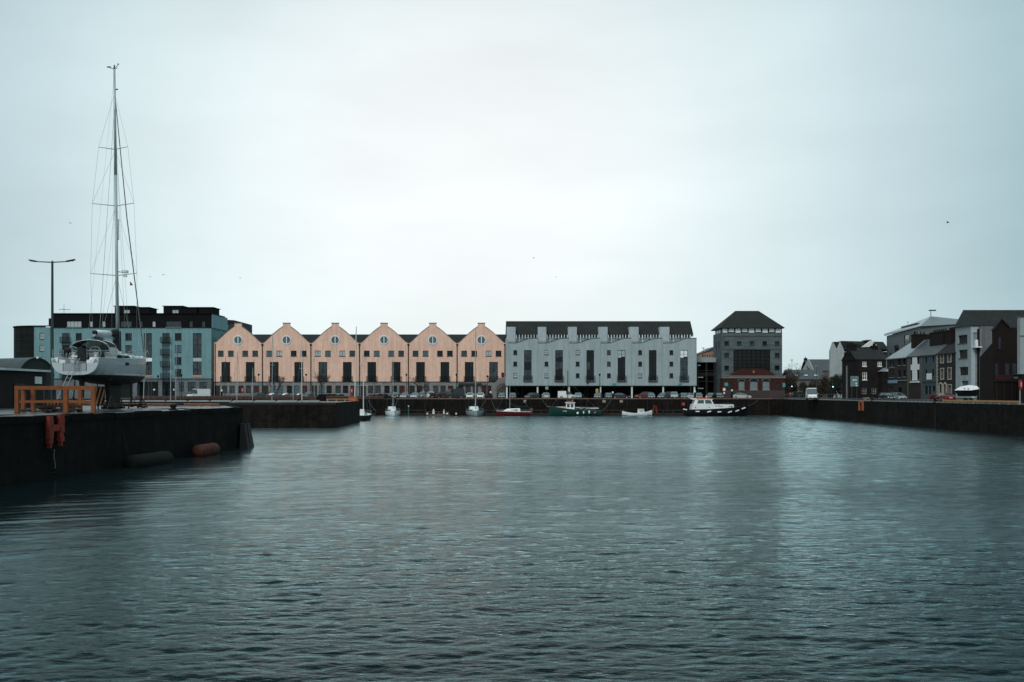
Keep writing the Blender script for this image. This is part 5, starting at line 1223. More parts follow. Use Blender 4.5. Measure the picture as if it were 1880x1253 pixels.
    rz = -math.atan2(.64, 14.); place(t, -36.0, 82.0, QZ, rz)
    # props and timber blocks under the keel: things of their own
    def world(x_, y_): return (-36.0 + x_ * math.cos(rz) - y_ * math.sin(rz), 82.0 + x_ * math.sin(rz) + y_ * math.cos(rz))
    def bz(y_, x_):
        i = max(k for k in range(len(st) - 1) if st[k][0] <= y_); a, b = st[i], st[i + 1]; w_ = (y_ - a[0]) / (b[0] - a[0]); bb = a[1] + (b[1] - a[1]) * w_; zk = a[3] + (b[3] - a[3]) * w_; zs = a[2] + (b[2] - a[2]) * w_
        s_ = min(1, abs(x_) / bb) ** (1 / .62); return zs - (zs - zk) * (math.cos(math.asin(s_)) ** .9)
    names = ['aft port', 'middle port', 'forward port', 'aft starboard', 'middle starboard', 'forward starboard']
    i = 0
    for sg in (-1, 1):
        for y_ in (3.0, 7.2, 10.6):
            x_ = sg * (1.45 if y_ < 10 else .95); zt = bz(y_, x_) - .04; px, py = world(x_ * 1.12, y_)
            s = thing('hull_prop', 'dark steel prop under the %s side of the yacht hull' % names[i], 'prop', (px, py, QZ), 'props holding the yacht upright'); i += 1
            m_ = MB(); m_.tube((px, py, QZ + .5), (px - sg * .15, py, QZ + zt), .05, .05, 6); m_.build('screw', BLACK, s)
            m_ = MB()
            for k in range(3):
                a = k * 2.094 + .4; m_.tube((px + .55 * math.cos(a), py + .55 * math.sin(a), QZ + .01), (px, py, QZ + 1.15), .04, .04, 5)
            m_.tube((px, py, QZ + .3), (px, py, QZ + 1.2), .06, .06, 6); m_.build('tripod', mat('prop_steel', (.05, .035, .03), .8), s)
            m_ = MB(); qx, qy = px - sg * .15, py; m_.box(qx - .18, qx + .18, qy - .18, qy + .18, QZ + zt - .05, QZ + zt); m_.build('pad', mat('prop_pad', (.08, .04, .02), .8), s)
    px, py = world(0, 7.0); b = thing('keel_block', 'stack of dark timber under the yacht keel', 'timber', (px, py, QZ))
    m_ = MB()
    for k, dy in enumerate((-1.1, 0, 1.1)): m_.box(px - .55, px + .55, py + dy - .18, py + dy + .18, QZ + .003, QZ + .158)
    m_.build('timber', MATS['tarred_timber'], b)
yacht()

# aluminium ladder leaning on the yacht's stern
L_ = thing('ladder', 'pale aluminium ladder leaning against the yacht transom', 'ladder', (-36.7, 79.6, QZ))
mb = MB(); tA, tB = Vector((-37.0, 80.1, QZ + .02)), Vector((-35.95, 81.93, QZ + 4.25)); dx = Vector((.42, -.12, 0))
mb.tube(tA, tB, .035, .035, 5); mb.tube(tA + dx, tB + dx, .035, .035, 5)
for k in range(1, 13): c = tA.lerp(tB, k / 13); mb.tube(c, c + dx, .02, .02, 4)
mb.build('frame', STEEL, L_)

# ------------------------------------------------------------------ things on the near pier
def orange_frame():
    t = thing('steel_frame', 'orange painted steel frame standing on the near pier edge', 'frame', (X(100, 69), 70, QZ))
    D = 69.; x = lambda u, d=D: X(u, d); zt = Z(709, D)
    mb = MB()
    for u, w in ((31.5, .26), (121, .28), (171.5, .26)):
        p = MB(); p.box(x(u) - w / 2, x(u) + w / 2, D - .13, D + .13, QZ + .01, zt - .26); p.build('post', ORANGE, t)
    D2 = 72.6
    for u in (43, 61, 147):
        p = MB(); p.box(X(u, D2) - .13, X(u, D2) + .13, D2 - .13, D2 + .13, QZ + .01, zt - .26); p.build('post', ORANGE, t)
    for (dd, a, b) in ((D, x(28), x(175)), (D2, X(41, D2), X(164, D2))):
        p = MB(); p.box(a, b, dd - .14, dd + .14, zt - .255, zt); p.build('top_beam', ORANGE, t)
        p = MB(); p.box(a + .27, b - .27, dd - .07, dd + .07, Z(740, D), Z(736, D)); p.build('mid_beam', ORANGE, t)
    for u, u2 in ((31.5, 45), (171.5, 160)):
        p = MB(); a, b = x(u), X(u2, D2); p.box8([(a - .1, D + .15, zt - .23), (a + .1, D + .15, zt - .23), (b + .1, D2 - .15, zt - .23), (b - .1, D2 - .15, zt - .23), (a - .1, D + .15, zt - .02), (a + .1, D + .15, zt - .02), (b + .1, D2 - .15, zt - .02), (b - .1, D2 - .15, zt - .02)]); p.build('side_beam', ORANGE, t)
    f_ = MB()
    for u in (31.5, 121, 171.5): f_.box(x(u) - .22, x(u) + .22, D - .2, D + .2, QZ + .003, QZ + .03)
    f_.build('foot_plate', BLACK, t)
orange_frame()
def hazard():
    D = 86; t = thing('hazard_board', 'orange and black diagonally striped board beside the orange frame', 'board', (X(184, D), D, QZ))
    x = lambda u: X(u, D); z = lambda v: Z(v, D); f = Face(0, D, 1, 0)
    b = MB().fbox(f, x(176), x(192), z(744), z(710), -.06, 0).build('panel', BLACK, t)
    for k in range(5):
        s = MB(); u0_ = 168 + k * 7.2; P = []
        q0, q1, w = z(743), z(711), x(3.2 + 940) - 0
        w = 3.0 * D / F; sl = 9 * D / F; xa = x(u0_)
        poly = [(xa, q0), (xa + w, q0), (xa + w + sl, q1), (xa + sl, q1)]
        xl, xr = x(176.3), x(191.7)
        def clip(pl, xc, keep):
            o_ = []
            for i in range(len(pl)):
                a, b2 = pl[i], pl[(i + 1) % len(pl)]; ia = (a[0] - xc) * keep >= 0; ib = (b2[0] - xc) * keep >= 0
                if ia: o_.append(a)
                if ia != ib: tt = (xc - a[0]) / (b2[0] - a[0]); o_.append((xc, a[1] + (b2[1] - a[1]) * tt))
            return o_
        pl = clip(clip(poly, xl, 1), xr, -1)
        if len(pl) > 2: s.fprism(f, pl, .003, .012); s.build('stripe', mat('stripe_paint', (.40, .19, .09), .6, .2, 3), b)
    MB().box(x(178), x(180), D + .07, D + .2, QZ + .01, z(712)).box(x(188), x(190), D + .07, D + .2, QZ + .01, z(712)).build('post', BLACK, t)
hazard()
def sheds():
    t = thing('shed', 'low black shed with white roof edge at the left of the near pier', 'shed', (-50, 91, QZ))
    f = Face(-46.8, 0, 0, 1); zt = 7.3
    mb = MB(); shell(mb, f, 78, 100, QZ, zt, 9); mb.build('wall', mat('black_shed_wall', (.011, .010, .010), .8, .3, 1, .3), t)
    MB().fbox(f, 77.7, 100.3, zt + .003, zt + .20, -9.3, .35).build('roof', mat('shed_roof', (.55, .60, .60), .6, .2, 1.5), t)
    MB().fbox(f, 97.6, 99.0, Z(705, 98.5), Z(692, 98.5), .003, .06).build('notice_board', WHITE, t)
    MB().fbox(f, 93.5, 95.5, QZ + .02, QZ + 2.3, .003, .05).build('door', DOORD, t)
    t = thing('vaulted_shed', 'dark green grey barrel roofed shed behind the black shed', 'shed', (-49.8, 104, QZ))
    c = Vector((-49.8, 104.2, 0)); a = Vector((-.85, .5, 0)).normalized(); w = Vector((.5, .85, 0)).normalized(); r = 1.95; zs = 6.9
    P = [(r * math.cos(k * math.pi / 16), r * math.sin(k * math.pi / 16)) for k in range(17)]
    ring = lambda off, rr_=1.0: [tuple(c + a * off + w * px * rr_) [:2] + (zs + pz * rr_,) for px, pz in P]
    mb = MB(); A = [tuple(c + w * r)[:2] + (QZ,)] + ring(0) + [tuple(c - w * r)[:2] + (QZ,)]; B = [tuple(c + a * 13 + w * r)[:2] + (QZ,)] + ring(13) + [tuple(c + a * 13 - w * r)[:2] + (QZ,)]
    mb.prism(A, B); mb.build('wall', mat('green_grey_shed', (.020, .030, .028), .7, .2, 1, .1), t)
    mb = MB(); A, B = ring(-.15, 1.04), ring(13.2, 1.04)
    for i in range(16): mb.box8([ring(-.15, 1.005)[i], ring(13.2, 1.005)[i], ring(13.2, 1.005)[i + 1], ring(-.15, 1.005)[i + 1], A[i], B[i], B[i + 1], A[i + 1]])
    mb.build('roof', mat('vault_sheet', (.034, .048, .05), .45, .2, .8, 0, 0, .5), t)
    MB().ell((c.x - a.x * .3, c.y - a.y * .3 - .1, zs + r + .02), (.12, .12, .12)).build('ridge_lamp', WHITE, t)
sheds()
def lamp_post():
    Y = 97.; xx = X(96, Y); t = thing('lamp_post', 'tall twin armed lamp post rising behind the yacht stern', 'lamp post', (xx, Y, QZ))
    zt = Z(482, Y); mb = MB(); mb.tube((xx, Y, QZ), (xx, Y, QZ + 1.6), .22, .20, 8); mb.tube((xx, Y, QZ + 1.6), (xx, Y, zt), .155, .11, 8); mb.build('pole', mat('lamp_post_green_grey', (.025, .04, .042), .6), t)
    ar = MB(); ar.tube((X(60, Y), Y, Z(480.3, Y)), (xx, Y, zt), .05, .06, 5); ar.tube((X(128, Y), Y, Z(480.3, Y)), (xx, Y, zt), .05, .06, 5); ar.tube((xx, Y, zt - .1), (xx, Y, zt + .15), .10, .08, 6); ar.build('arm', DKGREY, t)
    for (a, b, za, zb) in ((53, 68, 478.2, 480.5), (121, 138, 480.5, 477.5)):
        h = MB(); p, q = Vector((X(a, Y), Y, Z(za, Y))), Vector((X(b, Y), Y, Z(zb, Y))); m_ = (p + q) / 2; dz = Vector((0, 0, .10))
        h.box8([p + Vector((0, -.16, -.03)), q + Vector((0, -.16, -.03)), q + Vector((0, .16, -.03)), p + Vector((0, .16, -.03)), p + Vector((0.05, -.1, .08)), q + Vector((-.05, -.1, .08)), q + Vector((-.05, .1, .08)), p + Vector((.05, .1, .08))])
        h = h.build('lamp_head', BLACK, t); MB().box(m_.x - .25, m_.x + .25, Y - .1, Y + .1, m_.z - .06, m_.z - .031).build('lens', DKGREY, h)
    c = MB(); c.box(xx - .5, xx - .08, Y - .3, Y - .1, Z(602, Y), Z(600, Y)); c.build('floodlight', WHITE, t)
lamp_post()
# aerial-carrying white flag hanging by the teal wall
# orange ladder fender on the near wall
lf = Face(NB[0], NB[1], NC[0] - NB[0], NC[1] - NB[1])
def on_wall(u):
    tt = (u - 940) / F; k = (NC[0] - NB[0]) / (NC[1] - NB[1]); y = (NB[0] - k * NB[1]) / (tt - k); return (y - NB[1]) * math.hypot(1, k)
t = thing('ladder_guard', 'worn red orange ladder guard on the near pier wall below the orange frame', 'ladder', (*lf.p(on_wall(95), QZ)[:2], QZ))
a0, a1 = on_wall(82), on_wall(109.5); w_ = (a1 - a0) * .27
zA, zB = Z(823, 61.5), Z(820, 62.5)
for (a, b, zb_, zt_, nm) in ((a0, a0 + w_, Z(823, 61), QZ - .02, 'post'), (a1 - w_, a1, Z(818, 62.5), QZ + .08, 'post')):
    m_ = MB(); segs = 7
    for i in range(segs):
        z0_, z1_ = zb_ + (zt_ - zb_) * i / segs, zb_ + (zt_ - zb_) * (i + 1) / segs; j = rr.uniform(-.03, .03)
        m_.fbox(lf, a + (.12 if i == 0 else 0) + j, b + j - (.2 if i == 0 else 0), z0_ + .001, z1_ - .001, .06, .32 + rr.uniform(-.04, .02))
    m_.build(nm, REDO, t)
m_ = MB(); m_.fbox(lf, a0 + w_ + .01, a1 - w_ - .01, QZ - .95, QZ - .55, .06, .28); m_.build('crossbar', REDO, t)
m_ = MB()
for k in range(10): m_.fbox(lf, a0 + w_, a1 - w_, QZ - 1.3 - k * .28, QZ - 1.26 - k * .28, .05, .1)
m_.build('rung', BLACK, t)
t = thing('rope', 'short pale frayed rope hanging on the dark wall below the red ladder guard', 'rope', (*lf.p(on_wall(94), 1.2)[:2], 1.2))
q = lf.p(on_wall(94), 0, .2); MB().path([(q[0], q[1], 1.75), (q[0] - .03, q[1], 1.3), (q[0] + .03, q[1], .95), (q[0] + .05, q[1] + .03, .55)], .022, 5).build('strand', mat('pale_rope', (.16, .17, .17), .9), t)
# floating cylinder fenders
def cyl_fender(name, label, y0, y1, off, r, z, m):
    def P(y): k = (NC[0] - NB[0]) / (NC[1] - NB[1]); return Vector((NB[0] + k * (y - NB[1]) + off, y, z))
    a, b = P(y0), P(y1); t = thing(name, label, 'fender', tuple((a + b) / 2)); mb = MB(); d = (b - a).normalized(); n = 16; prev = None
    prof = [(0, .45), (.08, .75), (.22, .93), (.45, 1)]; L = (b - a).length; S_ = [(s, k) for s, k in prof] + [(L - s, k) for s, k in prof[::-1]]
    u_ = Vector((0, 0, 1)); w_ = d.cross(u_).normalized(); vs = []; fs = []
    for s, k in S_:
        for i in range(n): an = 2 * math.pi * i / n; vs.append(a + d * s + (u_ * math.sin(an) + w_ * math.cos(an)) * r * k)
    for j in range(len(S_) - 1):
        for i in range(n): fs.append((j * n + i, j * n + (i + 1) % n, (j + 1) * n + (i + 1) % n, (j + 1) * n + i))
    fs.append(tuple(range(n))[::-1]); fs.append(tuple((len(S_) - 1) * n + i for i in range(n))); mb.mesh(vs, fs); mb.build('body', m, t, True)
    for e, g_ in ((a + d * .3, -.5), (b - d * .3, .5)): MB().path([e + Vector((-r * .5, 0, r * .8)), Vector((e.x - r * 1.1, e.y, QZ - 1.2))], .03, 5).build('chain', BLACK, t)
cyl_fender('floating_fender', 'faded orange cylindrical fender floating by the near pier wall', 81.3, 85.3, 1.05, .55, .42, FENDO)
cyl_fender('floating_fender', 'large dark grey cylindrical fender against the near pier wall', 69.2, 75.2, 1.25, .62, .25, FENDD)
# bollard, rusty edge rail and clutter on the pier
def bollard(xx, yy, label, h=.45, r=.22, m=BLACK):
    t = thing('mooring_bollard', label, 'bollard', (xx, yy, QZ), 'mooring bollards'); mb = MB(); mb.tube((xx, yy, QZ), (xx, yy, QZ + .06), r * 1.7, r * 1.6, 12); mb.tube((xx, yy, QZ + .06), (xx, yy, QZ + h * .7), r, r * .85, 12); mb.build('shaft', m, t)
    mb = MB(); mb.ell((xx, yy, QZ + h * .8), (r * 1.5, r * 1.3, r * .75), 12, 6); mb.build('head', m, t)
bollard(-27.9, 82, 'squat black mooring bollard on the near pier edge right of the yacht')
bollard(X(1605, 171), 171.5, 'dark bollard on the right quay edge below the stone house', .6, .28)
bollard(X(1722, 144), 144.5, 'dark bollard where the yellow beam begins on the right quay', .7, .3)
t = thing('edge_rail', 'rusty orange timber rail along the far edge of the near pier', 'rail', (-38, 111, QZ)); fe = Face(ND[0], ND[1], -119 - ND[0], 6)
fe = Face(-75, ND[1] + 3.0, ND[0] + 75, -3.0)
mb = MB(); e2 = math.hypot(ND[0] + 75, 3)
for (a, b) in ((22, 33.5), (33.7, 37.6), (38.6, 42.6)): mb.fbox(fe, a, b, QZ + .10, QZ + .27, -.5, -.25)
mb.build('beam', RUSTB, t); mb = MB()
for a in np.arange(22.2, 42, 2.6): mb.fbox(fe, a, a + .3, QZ + .003, QZ + .099, -.48, -.27)
mb.fbox(fe, 20, 43.5, QZ + .28, QZ + .42, -.9, -.6); mb.build('chock', BLACK, t)
def pile(name, label, cat, cx, cy, w, d, h, m, n=14, seed=1):
    r_ = random.Random(seed); t = thing(name, label, cat, (cx, cy, QZ)); mb = MB()
    for i in range(n):
        a, b = r_.uniform(-w / 2, w / 2), r_.uniform(-d / 2, d / 2); s = r_.uniform(.12, .4); zz = QZ + .003 + r_.uniform(0, h * .6); an = r_.uniform(0, 3.14)
        c_, s_ = math.cos(an), math.sin(an); q = [(cx + a + (u * c_ - v * s_) * s, cy + b + (u * s_ + v * c_) * s * .5, 0) for u, v in ((-1, -1), (1, -1), (1, 1), (-1, 1))]; hh = r_.uniform(.06, h * .4)
        mb.box8([(p[0], p[1], zz) for p in q] + [(p[0], p[1], zz + hh) for p in q])
    mb.build('piece', m, t)
    return t
pile('scrap_timber', 'low heap of dark timber and rope beneath the orange frame', 'timber', X(95, 71), 71, 3.6, 1.6, .6, mat('mixed_dark_timber', (.04, .028, .02), .9, .5, 1.5), 34, 2)
pile('scrap_timber', 'small dark heap on the deck just under the yacht keel', 'timber', X(228, 92), 93, 3.0, 1.5, .5, mat('tarred_timber', (.01, .009, .008)), 22, 4)
t = thing('trestle', 'grey trestle table with clutter behind the orange frame', 'trestle', (X(92, 78), 78, QZ)); mb = MB(); D = 78
mb.box(X(82, D), X(118, D), D - .4, D + .4, Z(715, D), Z(713.5, D))
for u in (84, 98, 115): mb.box(X(u, D), X(u + 1.2, D), D - .35, D + .35, QZ + .003, Z(715, D) - .003)
mb.build('frame', DKGREY, t); mb = MB(); 
for u, m_ in ((88, 0), (94, 0), (100, 0), (107, 0)): mb.box(X(u, D), X(u + 4, D), D - .25, D + .25, QZ + .3, QZ + .9)
mb.build('crate', mat('rusty_crate', (.10, .05, .03), .9, .3, 2), t)
# puddles on the near pier
t = MB(); 
for (cx, cy, rx, ry) in ((-30.2, 88, 1.6, 3.2), (-33, 104, 3.5, 2.2), (-40, 106, 4, 1.6), (-32.5, 62, 1.5, 2.5), (-30.5, 75, .9, 3.0)):
    n = 22; t.poly([(cx + rx * math.cos(a) * (1 + .25 * math.sin(3 * a + cx)), cy + ry * math.sin(a) * (1 + .2 * math.cos(4 * a + cy)), QZ + .006) for a in [2 * math.pi * k / n for k in range(n)]])
struct(t.build('puddle', mat('puddle_water', (.02, .022, .022), .04, 0, 1, 0, 0, .5)), 'stuff')

# ------------------------------------------------------------------ moored boats
def mast(root, y, z0, z1, r=.07, m=None, lean=0, spread=((.6, .8),), boom=None, B=2.4, L=9, name='mast', xl=0.0):
    m = m or ALU; g = MB(); g.tube((0, y, z0), (xl, y - lean, z1), r, r * .75, 6); mo = g.build(name, m, root); g = MB(); w = MB()
    for fr_, hw in spread:
        z = z0 + (z1 - z0) * fr_; xo = xl * fr_; g.tube((xo - hw, y - lean * fr_, z), (xo + hw, y - lean * fr_, z), .03, .03, 4)
        for sg in (1, -1): w.path([(sg * B * .45, y - .2, z0), (xo + sg * hw, y - lean * fr_, z), (xl, y - lean, z1 - .3)], .011, 3)
    if spread: g.build('spreader', m, mo)
    w.tube((0, L * .97, z0 - .2), (xl, y - lean, z1 - .4), .016, .016, 3); w.tube((0, .1, z0 - .2), (xl, y - lean, z1 - .2), .011, .011, 3); w.build('stay', WIRE, mo)
    if boom:
        g = MB(); g.tube((0, y, z0 + 1.1), (0, y - boom, z0 + 1.15), .06, .06, 6); bo = g.build('boom', m, root); MB().tube((0, y - .2, z0 + 1.25), (0, y - boom + .2, z0 + 1.27), .13, .10, 7).build('sail_cover', CANV, bo)
    return mo
def rails(root, st, h=.55, m=None, t0=0, t1=99):
    g = MB()
    for sg in (1, -1):
        P = [(sg * s[1] * .95, s[0], s[2] + h) for s in st[::2] if t0 <= s[0] <= t1]
        g.path(P, .015, 4); [g.tube((p[0], p[1], p[2] - h), p, .014, .014, 4) for p in P]
    g.build('guardrail', m or STEEL, root)
def sailboat(label, L, B, mh, hm, pos, rz, cab=GELW, name='sailing_boat', extra=None, group=None, lean=0, mm=None, mr=.075, my=.58, sp=((.55, .7),), boom=True, xl=0.0):
    t = thing(name, label, 'boat', (0, 0, 0), group); st = hull_parts(t, L, B, 1.0, 1.35, .5, hm, ws=.72)
    c = MB(); c.box8([(-B * .33, L * .30, .9), (B * .33, L * .30, .9), (B * .16, L * .72, 1.1), (-B * .16, L * .72, 1.1), (-B * .28, L * .32, 1.55), (B * .28, L * .32, 1.55), (B * .12, L * .68, 1.5), (-B * .12, L * .68, 1.5)]); c = c.build('cabin', cab, t)
    w = MB()
    for sg in (1, -1): w.box8([(sg * B * .315, L * .35, 1.18), (sg * B * .325, L * .35, 1.18), (sg * B * .21, L * .60, 1.22), (sg * B * .20, L * .60, 1.22), (sg * B * .29, L * .35, 1.4), (sg * B * .305, L * .35, 1.4), (sg * B * .19, L * .6, 1.4), (sg * B * .18, L * .6, 1.4)])
    w.build('cabin_window', GLASSV, c)
    h = MB(); h.box8([(-B * .3, L * .22, 1.0), (B * .3, L * .22, 1.0), (B * .26, L * .36, 1.5), (-B * .26, L * .36, 1.5), (-B * .27, L * .2, 2.1), (B * .27, L * .2, 2.1), (B * .22, L * .33, 2.15), (-B * .22, L * .33, 2.15)]); h.build('sprayhood', CANV if not extra else extra, t)
    mast(t, L * my, 1.4, mh, mr, mm, lean, sp, L * .32 if boom else None, B, L, xl=xl); rails(t, st)
    place(t, *pos, rz); return t
def at(u, Y): return (X(u, Y), Y, 0)
pi = math.pi
# masts of the marina behind the second pier, left
for (ub, ut, vt, Y, L, lab, ln, m_, r_) in (
    (262.5, 267.5, 603, 196, 9.5, 'moored boat seen only by its pale mast just right of the big yacht bow', 0, ALU, .085),
    (280, 277, 690, 205, 7, 'moored boat seen only by its short dark leaning mast left of the bollard lamps', 0, DKGREY, .06),
    (313, 313.5, 632, 190, 8.5, 'moored boat seen only by its pale mast in front of teal block balconies', 0, ALU, .075),
    (322.5, 323.5, 630, 206, 8.5, 'moored boat seen only by its thin grey mast in front of teal block small windows', 0, ALU, .065),
    (332, 325, 648, 198, 8, 'moored boat seen only by its dark raked mast left of the white van', 0, DKGREY, .05),
    (411, 414, 657, 200, 7.5, 'moored boat seen only by its slim dark mast before first tall peach window', 0, DKGREY, .05),
    (434.5, 436, 645, 188, 8.5, 'moored boat seen only by its pale mast below the first round window', 0, ALU, .08),
    (463.5, 464, 676, 196, 7, 'moored boat seen only by its short grey mast before the second tall peach window', 0, ALU, .06),
    (499, 500.5, 612, 192, 9.5, 'moored boat seen only by its tall pale mast left of the second round window', 0, ALU, .075),
    (538.5, 538, 690, 204, 7, 'moored boat seen only by its short pale mast between the first two bare trees', 0, ALU, .06),
    (554.5, 553.5, 622, 190, 9, 'moored boat seen only by its tall pale mast right of the second round window', 0, MASTW, .085),
    (577, 576.5, 642, 200, 8, 'moored boat seen only by its thin pale mast at left edge of third gable', 0, ALU, .06)):
    sailboat(lab, L, 2.8, Z(vt, Y), GELW, (X(ub, Y), Y - L * .58, 0), 0, lean=0, mm=m_, mr=r_, group='boats hidden behind the second pier', name='sailing_boat', boom=False, xl=(ut - ub) * Y / F, sp=((.6, .5),) if L > 8 else ())
sailboat('white sailing boat with thick white leaning mast at the pier corner', 10, 3.0, Z(600, 196), GELW, (X(653, 196), 190, 0), R(2), mm=MASTW, mr=.12, sp=(), xl=.35, boom=False)
sailboat('dark hulled boat showing its white stern rail at the second pier corner', 9.5, 3.1, Z(646, 190), BLUEH, (X(664.5, 190) - .1, 184.5, 0), R(-4), mm=MASTW, mr=.10, extra=WHITE, sp=((.45, 1.0), (.8, .8)), boom=False)
t = sailboat('white sailing boat moored bow on with a red fender', 8.6, 3.3, Z(655, 222), GELW, (X(707, 226) + 1.0, 229.0, 0), R(192), mm=ALU, mr=.07, extra=GELW, my=.55, boom=True)
def ball(root, p, r, m, nm='fender', sy=1.0): MB().ell(p, (r, r, r * sy), 10, 6).build(nm, m, root)
ball(t, (1.75, 6.0, .75), .42, RED, sy=1.2); ball(t, (1.4, 7.2, .7), .3, RED)
t = sailboat('grey motor sailer with white wheelhouse and two masts moored bow on', 10, 3.9, Z(601, 221), mat('grey_hull', (.26, .31, .32), .35, .1, 2, .1), (X(860, 226) + .8, 230.5, 0), R(188), mm=ALU, mr=.10, extra=GELW, my=.62, sp=((.8, .6),))
w = MB(); w.box8([(-1.1, 2.6, 1.5), (1.1, 2.6, 1.5), (1.0, 4.8, 1.5), (-1.0, 4.8, 1.5), (-.85, 2.8, 2.85), (.85, 2.8, 2.85), (.8, 4.3, 2.85), (-.8, 4.3, 2.85)]); w = w.build('wheelhouse', GELW, t)
g = MB()
for a in (-.62, .08): g.box8([(a, 4.72, 1.9), (a + .54, 4.72, 1.9), (a + .54, 4.6, 1.9), (a, 4.6, 1.9), (a + .05, 4.47, 2.6), (a + .5, 4.47, 2.6), (a + .5, 4.35, 2.6), (a + .05, 4.35, 2.6)])
g.build('window_glass', GLASSV, w)
g = MB(); g.tube((.6, 8.7, 1.3), (.35, 8.5, Z(688, 222)), .12, .09, 6); g.build('fore_mast', MASTW, t); ball(t, (2.2, 6.6, .9), .3, WHITE, sy=1.4)
# red yacht, side on, bow left
def red_yacht():
    Y = 226; L = 7.8; t = thing('sailing_boat', 'dark red hulled sailing boat with white cabin lying side on', 'boat'); st = hull_parts(t, L, 2.5, .95, 1.15, .4, DRED, ws=.7, rail=(GELW, .035))
    c = MB(); c.box8([(-.85, 2.3, .95), (.85, 2.3, .95), (.5, 6.3, 1.1), (-.5, 6.3, 1.1), (-.75, 2.4, 1.75), (.75, 2.4, 1.75), (.45, 5.3, 1.62), (-.45, 5.3, 1.62)]); c = c.build('cabin', GELW, t)
    g = MB()
    for sg in (1, -1): g.box8([(sg * .84, 3.0, 1.2), (sg * .87, 3.0, 1.2), (sg * .66, 5.3, 1.25), (sg * .62, 5.3, 1.25), (sg * .79, 3.0, 1.5), (sg * .83, 3.0, 1.5), (sg * .62, 5.0, 1.45), (sg * .58, 5.0, 1.45)])
    g.build('cabin_window', GLASSV, c)
    mast(t, 4.7, 1.6, Z(700, Y), .055, ALU, 0, (), None, 2.5, L)
    g = MB(); g.path([(0, 4.6, 2.9), (0, 3.6, 2.2), (0, 1.6, 2.1), (0, 0.6, 2.2)], .10, 6); g.build('sail_cover', mat('green_sail_cover', (.012, .028, .024), .9), t)
    g = MB(); g.box(-.15, .15, -.35, -.05, .5, 1.35); g.box(-.18, .18, -.5, .05, 1.35, 1.75); g.build('outboard_motor', mat('old_outboard', (.10, .085, .07), .7), t)
    rails(t, st, .4); g = MB(); g.path([(-.3, 7.2, 1.1), (-.3, 7.7, 1.65), (.3, 7.7, 1.65), (.3, 7.2, 1.1)], .025); g.tube((0, .1, 1.0), (.0, -.1, 1.9), .02); g.build('pulpit', STEEL, t)
    place(t, X(974, Y), Y, 0, R(90))
red_yacht()
def trawler():
    Y = 226; L = 11.8; t = thing('fishing_boat', 'green hulled fishing boat with white wheelhouse and dark mast', 'boat')
    st = hull_parts(t, L, 3.6, 1.2, 2.25, .7, GREENH, ws=.8, rail=(mat('green_rail', (.02, .07, .055), .6), .06), bow_full=2.0)
    c = MB(); c.box8([(-1.0, 6.1, 1.1), (1.0, 6.1, 1.1), (1.0, 8.2, 1.2), (-1.0, 8.2, 1.2), (-.95, 6.15, 2.95), (.95, 6.15, 2.95), (.95, 8.0, 2.95), (-.95, 8.0, 2.95)]); c.box(-1.15, 1.15, 5.95, 8.25, 2.955, 3.08); c = c.build('wheelhouse', WHITE, t)
    g = MB()
    for sg in (1, -1):
        for a in (6.4, 7.25): g.box(min(sg * .975, sg * 1.03), max(sg * .975, sg * 1.03), a, a + .6, 1.95, 2.75)
    for a in (-.8, .1): g.box(a, a + .7, 8.0, 8.12, 1.95, 2.75)
    g.build('window_glass', GLASSV, c)
    g = MB(); g.box8([(-.9, 8.2, 1.3), (.9, 8.2, 1.3), (.4, 10.6, 1.5), (-.4, 10.6, 1.5), (-.8, 8.2, 2.15), (.8, 8.2, 2.15), (.3, 10.4, 2.1), (-.3, 10.4, 2.1)]); g.build('foredeck_cuddy', mat('faded_pinkish_paint', (.36, .32, .30), .7, .2, 3), t)
    g = MB(); g.tube((0, 7.6, 3.0), (.1, 7.6, Z(681, Y)), .13, .09, 8); m_ = g.build('mast', DKGREY, t); g = MB(); g.tube((0, 7.6, 8), (0, 11.2, 2.2), .015, .015, 4); g.tube((0, 7.6, 8), (0, 1, 1.6), .015, .015, 4); g.build('stay', WIRE, m_)
    g = MB(); g.box(-.6, .6, 6.6, 7.9, 3.09, 3.35); g.tube((0, 7.1, 3.35), (0, 7.1, 3.9), .06); g.ell((0, 7.1, 3.95), (.32, .32, .10)); g.box(-.3, .3, 6.4, 6.7, 3.09, 3.7); g.build('roof_gear', mat('reddish_gear', (.28, .12, .09), .7, .2, 3), t)
    g = MB(); g.tube((.2, 6.0, 2.0), (.2, 3.6, 1.55), .05); g.tube((-.4, 3.5, 1.62), (-.4, .6, 1.75), .07); g.tube((1.4, 5.6, 1.3), (1.4, 5.6, 2.1), .04); g.path([(-1.5, 5.6, 2.0), (-1.5, 1, 1.9)], .03); g.build('derrick', WHITE, t)
    g = MB()
    for k in range(9): g.box(-1.2 + (k % 3) * .8, -.6 + (k % 3) * .8, 1.2 + (k // 3) * 1.3, 2.1 + (k // 3) * 1.3, 1.2, 1.55 + .12 * (k % 2))
    g.build('fish_box', mat('dark_fish_box', (.03, .035, .035), .8, .3, 2), t)
    g = MB(); g.tube((.3, 10.2, 1.95), (.2, 12.3, 2.15), .06, .04); g.build('bowsprit', STEEL, t)
    tx = text_mesh('G186', .42); tx.location = (-1.72, 8.4, 1.12); tx.rotation_euler = (R(90), 0, R(-90)); tx.parent = t; tx.data.materials.append(GELW)
    for (y, z, m_, r) in ((5.5, .65, WHITE, .3), (4.15, .8, WHITE, .17), (2.9, .9, WHITE, .19), (1.6, .75, mat('faded_pink_fender', (.42, .10, .10), .6), .26)): ball(t, (-1.98, y, z), r, m_, sy=1 if r > .25 else 2.0)
    place(t, X(1104, Y), Y, 0, R(90))
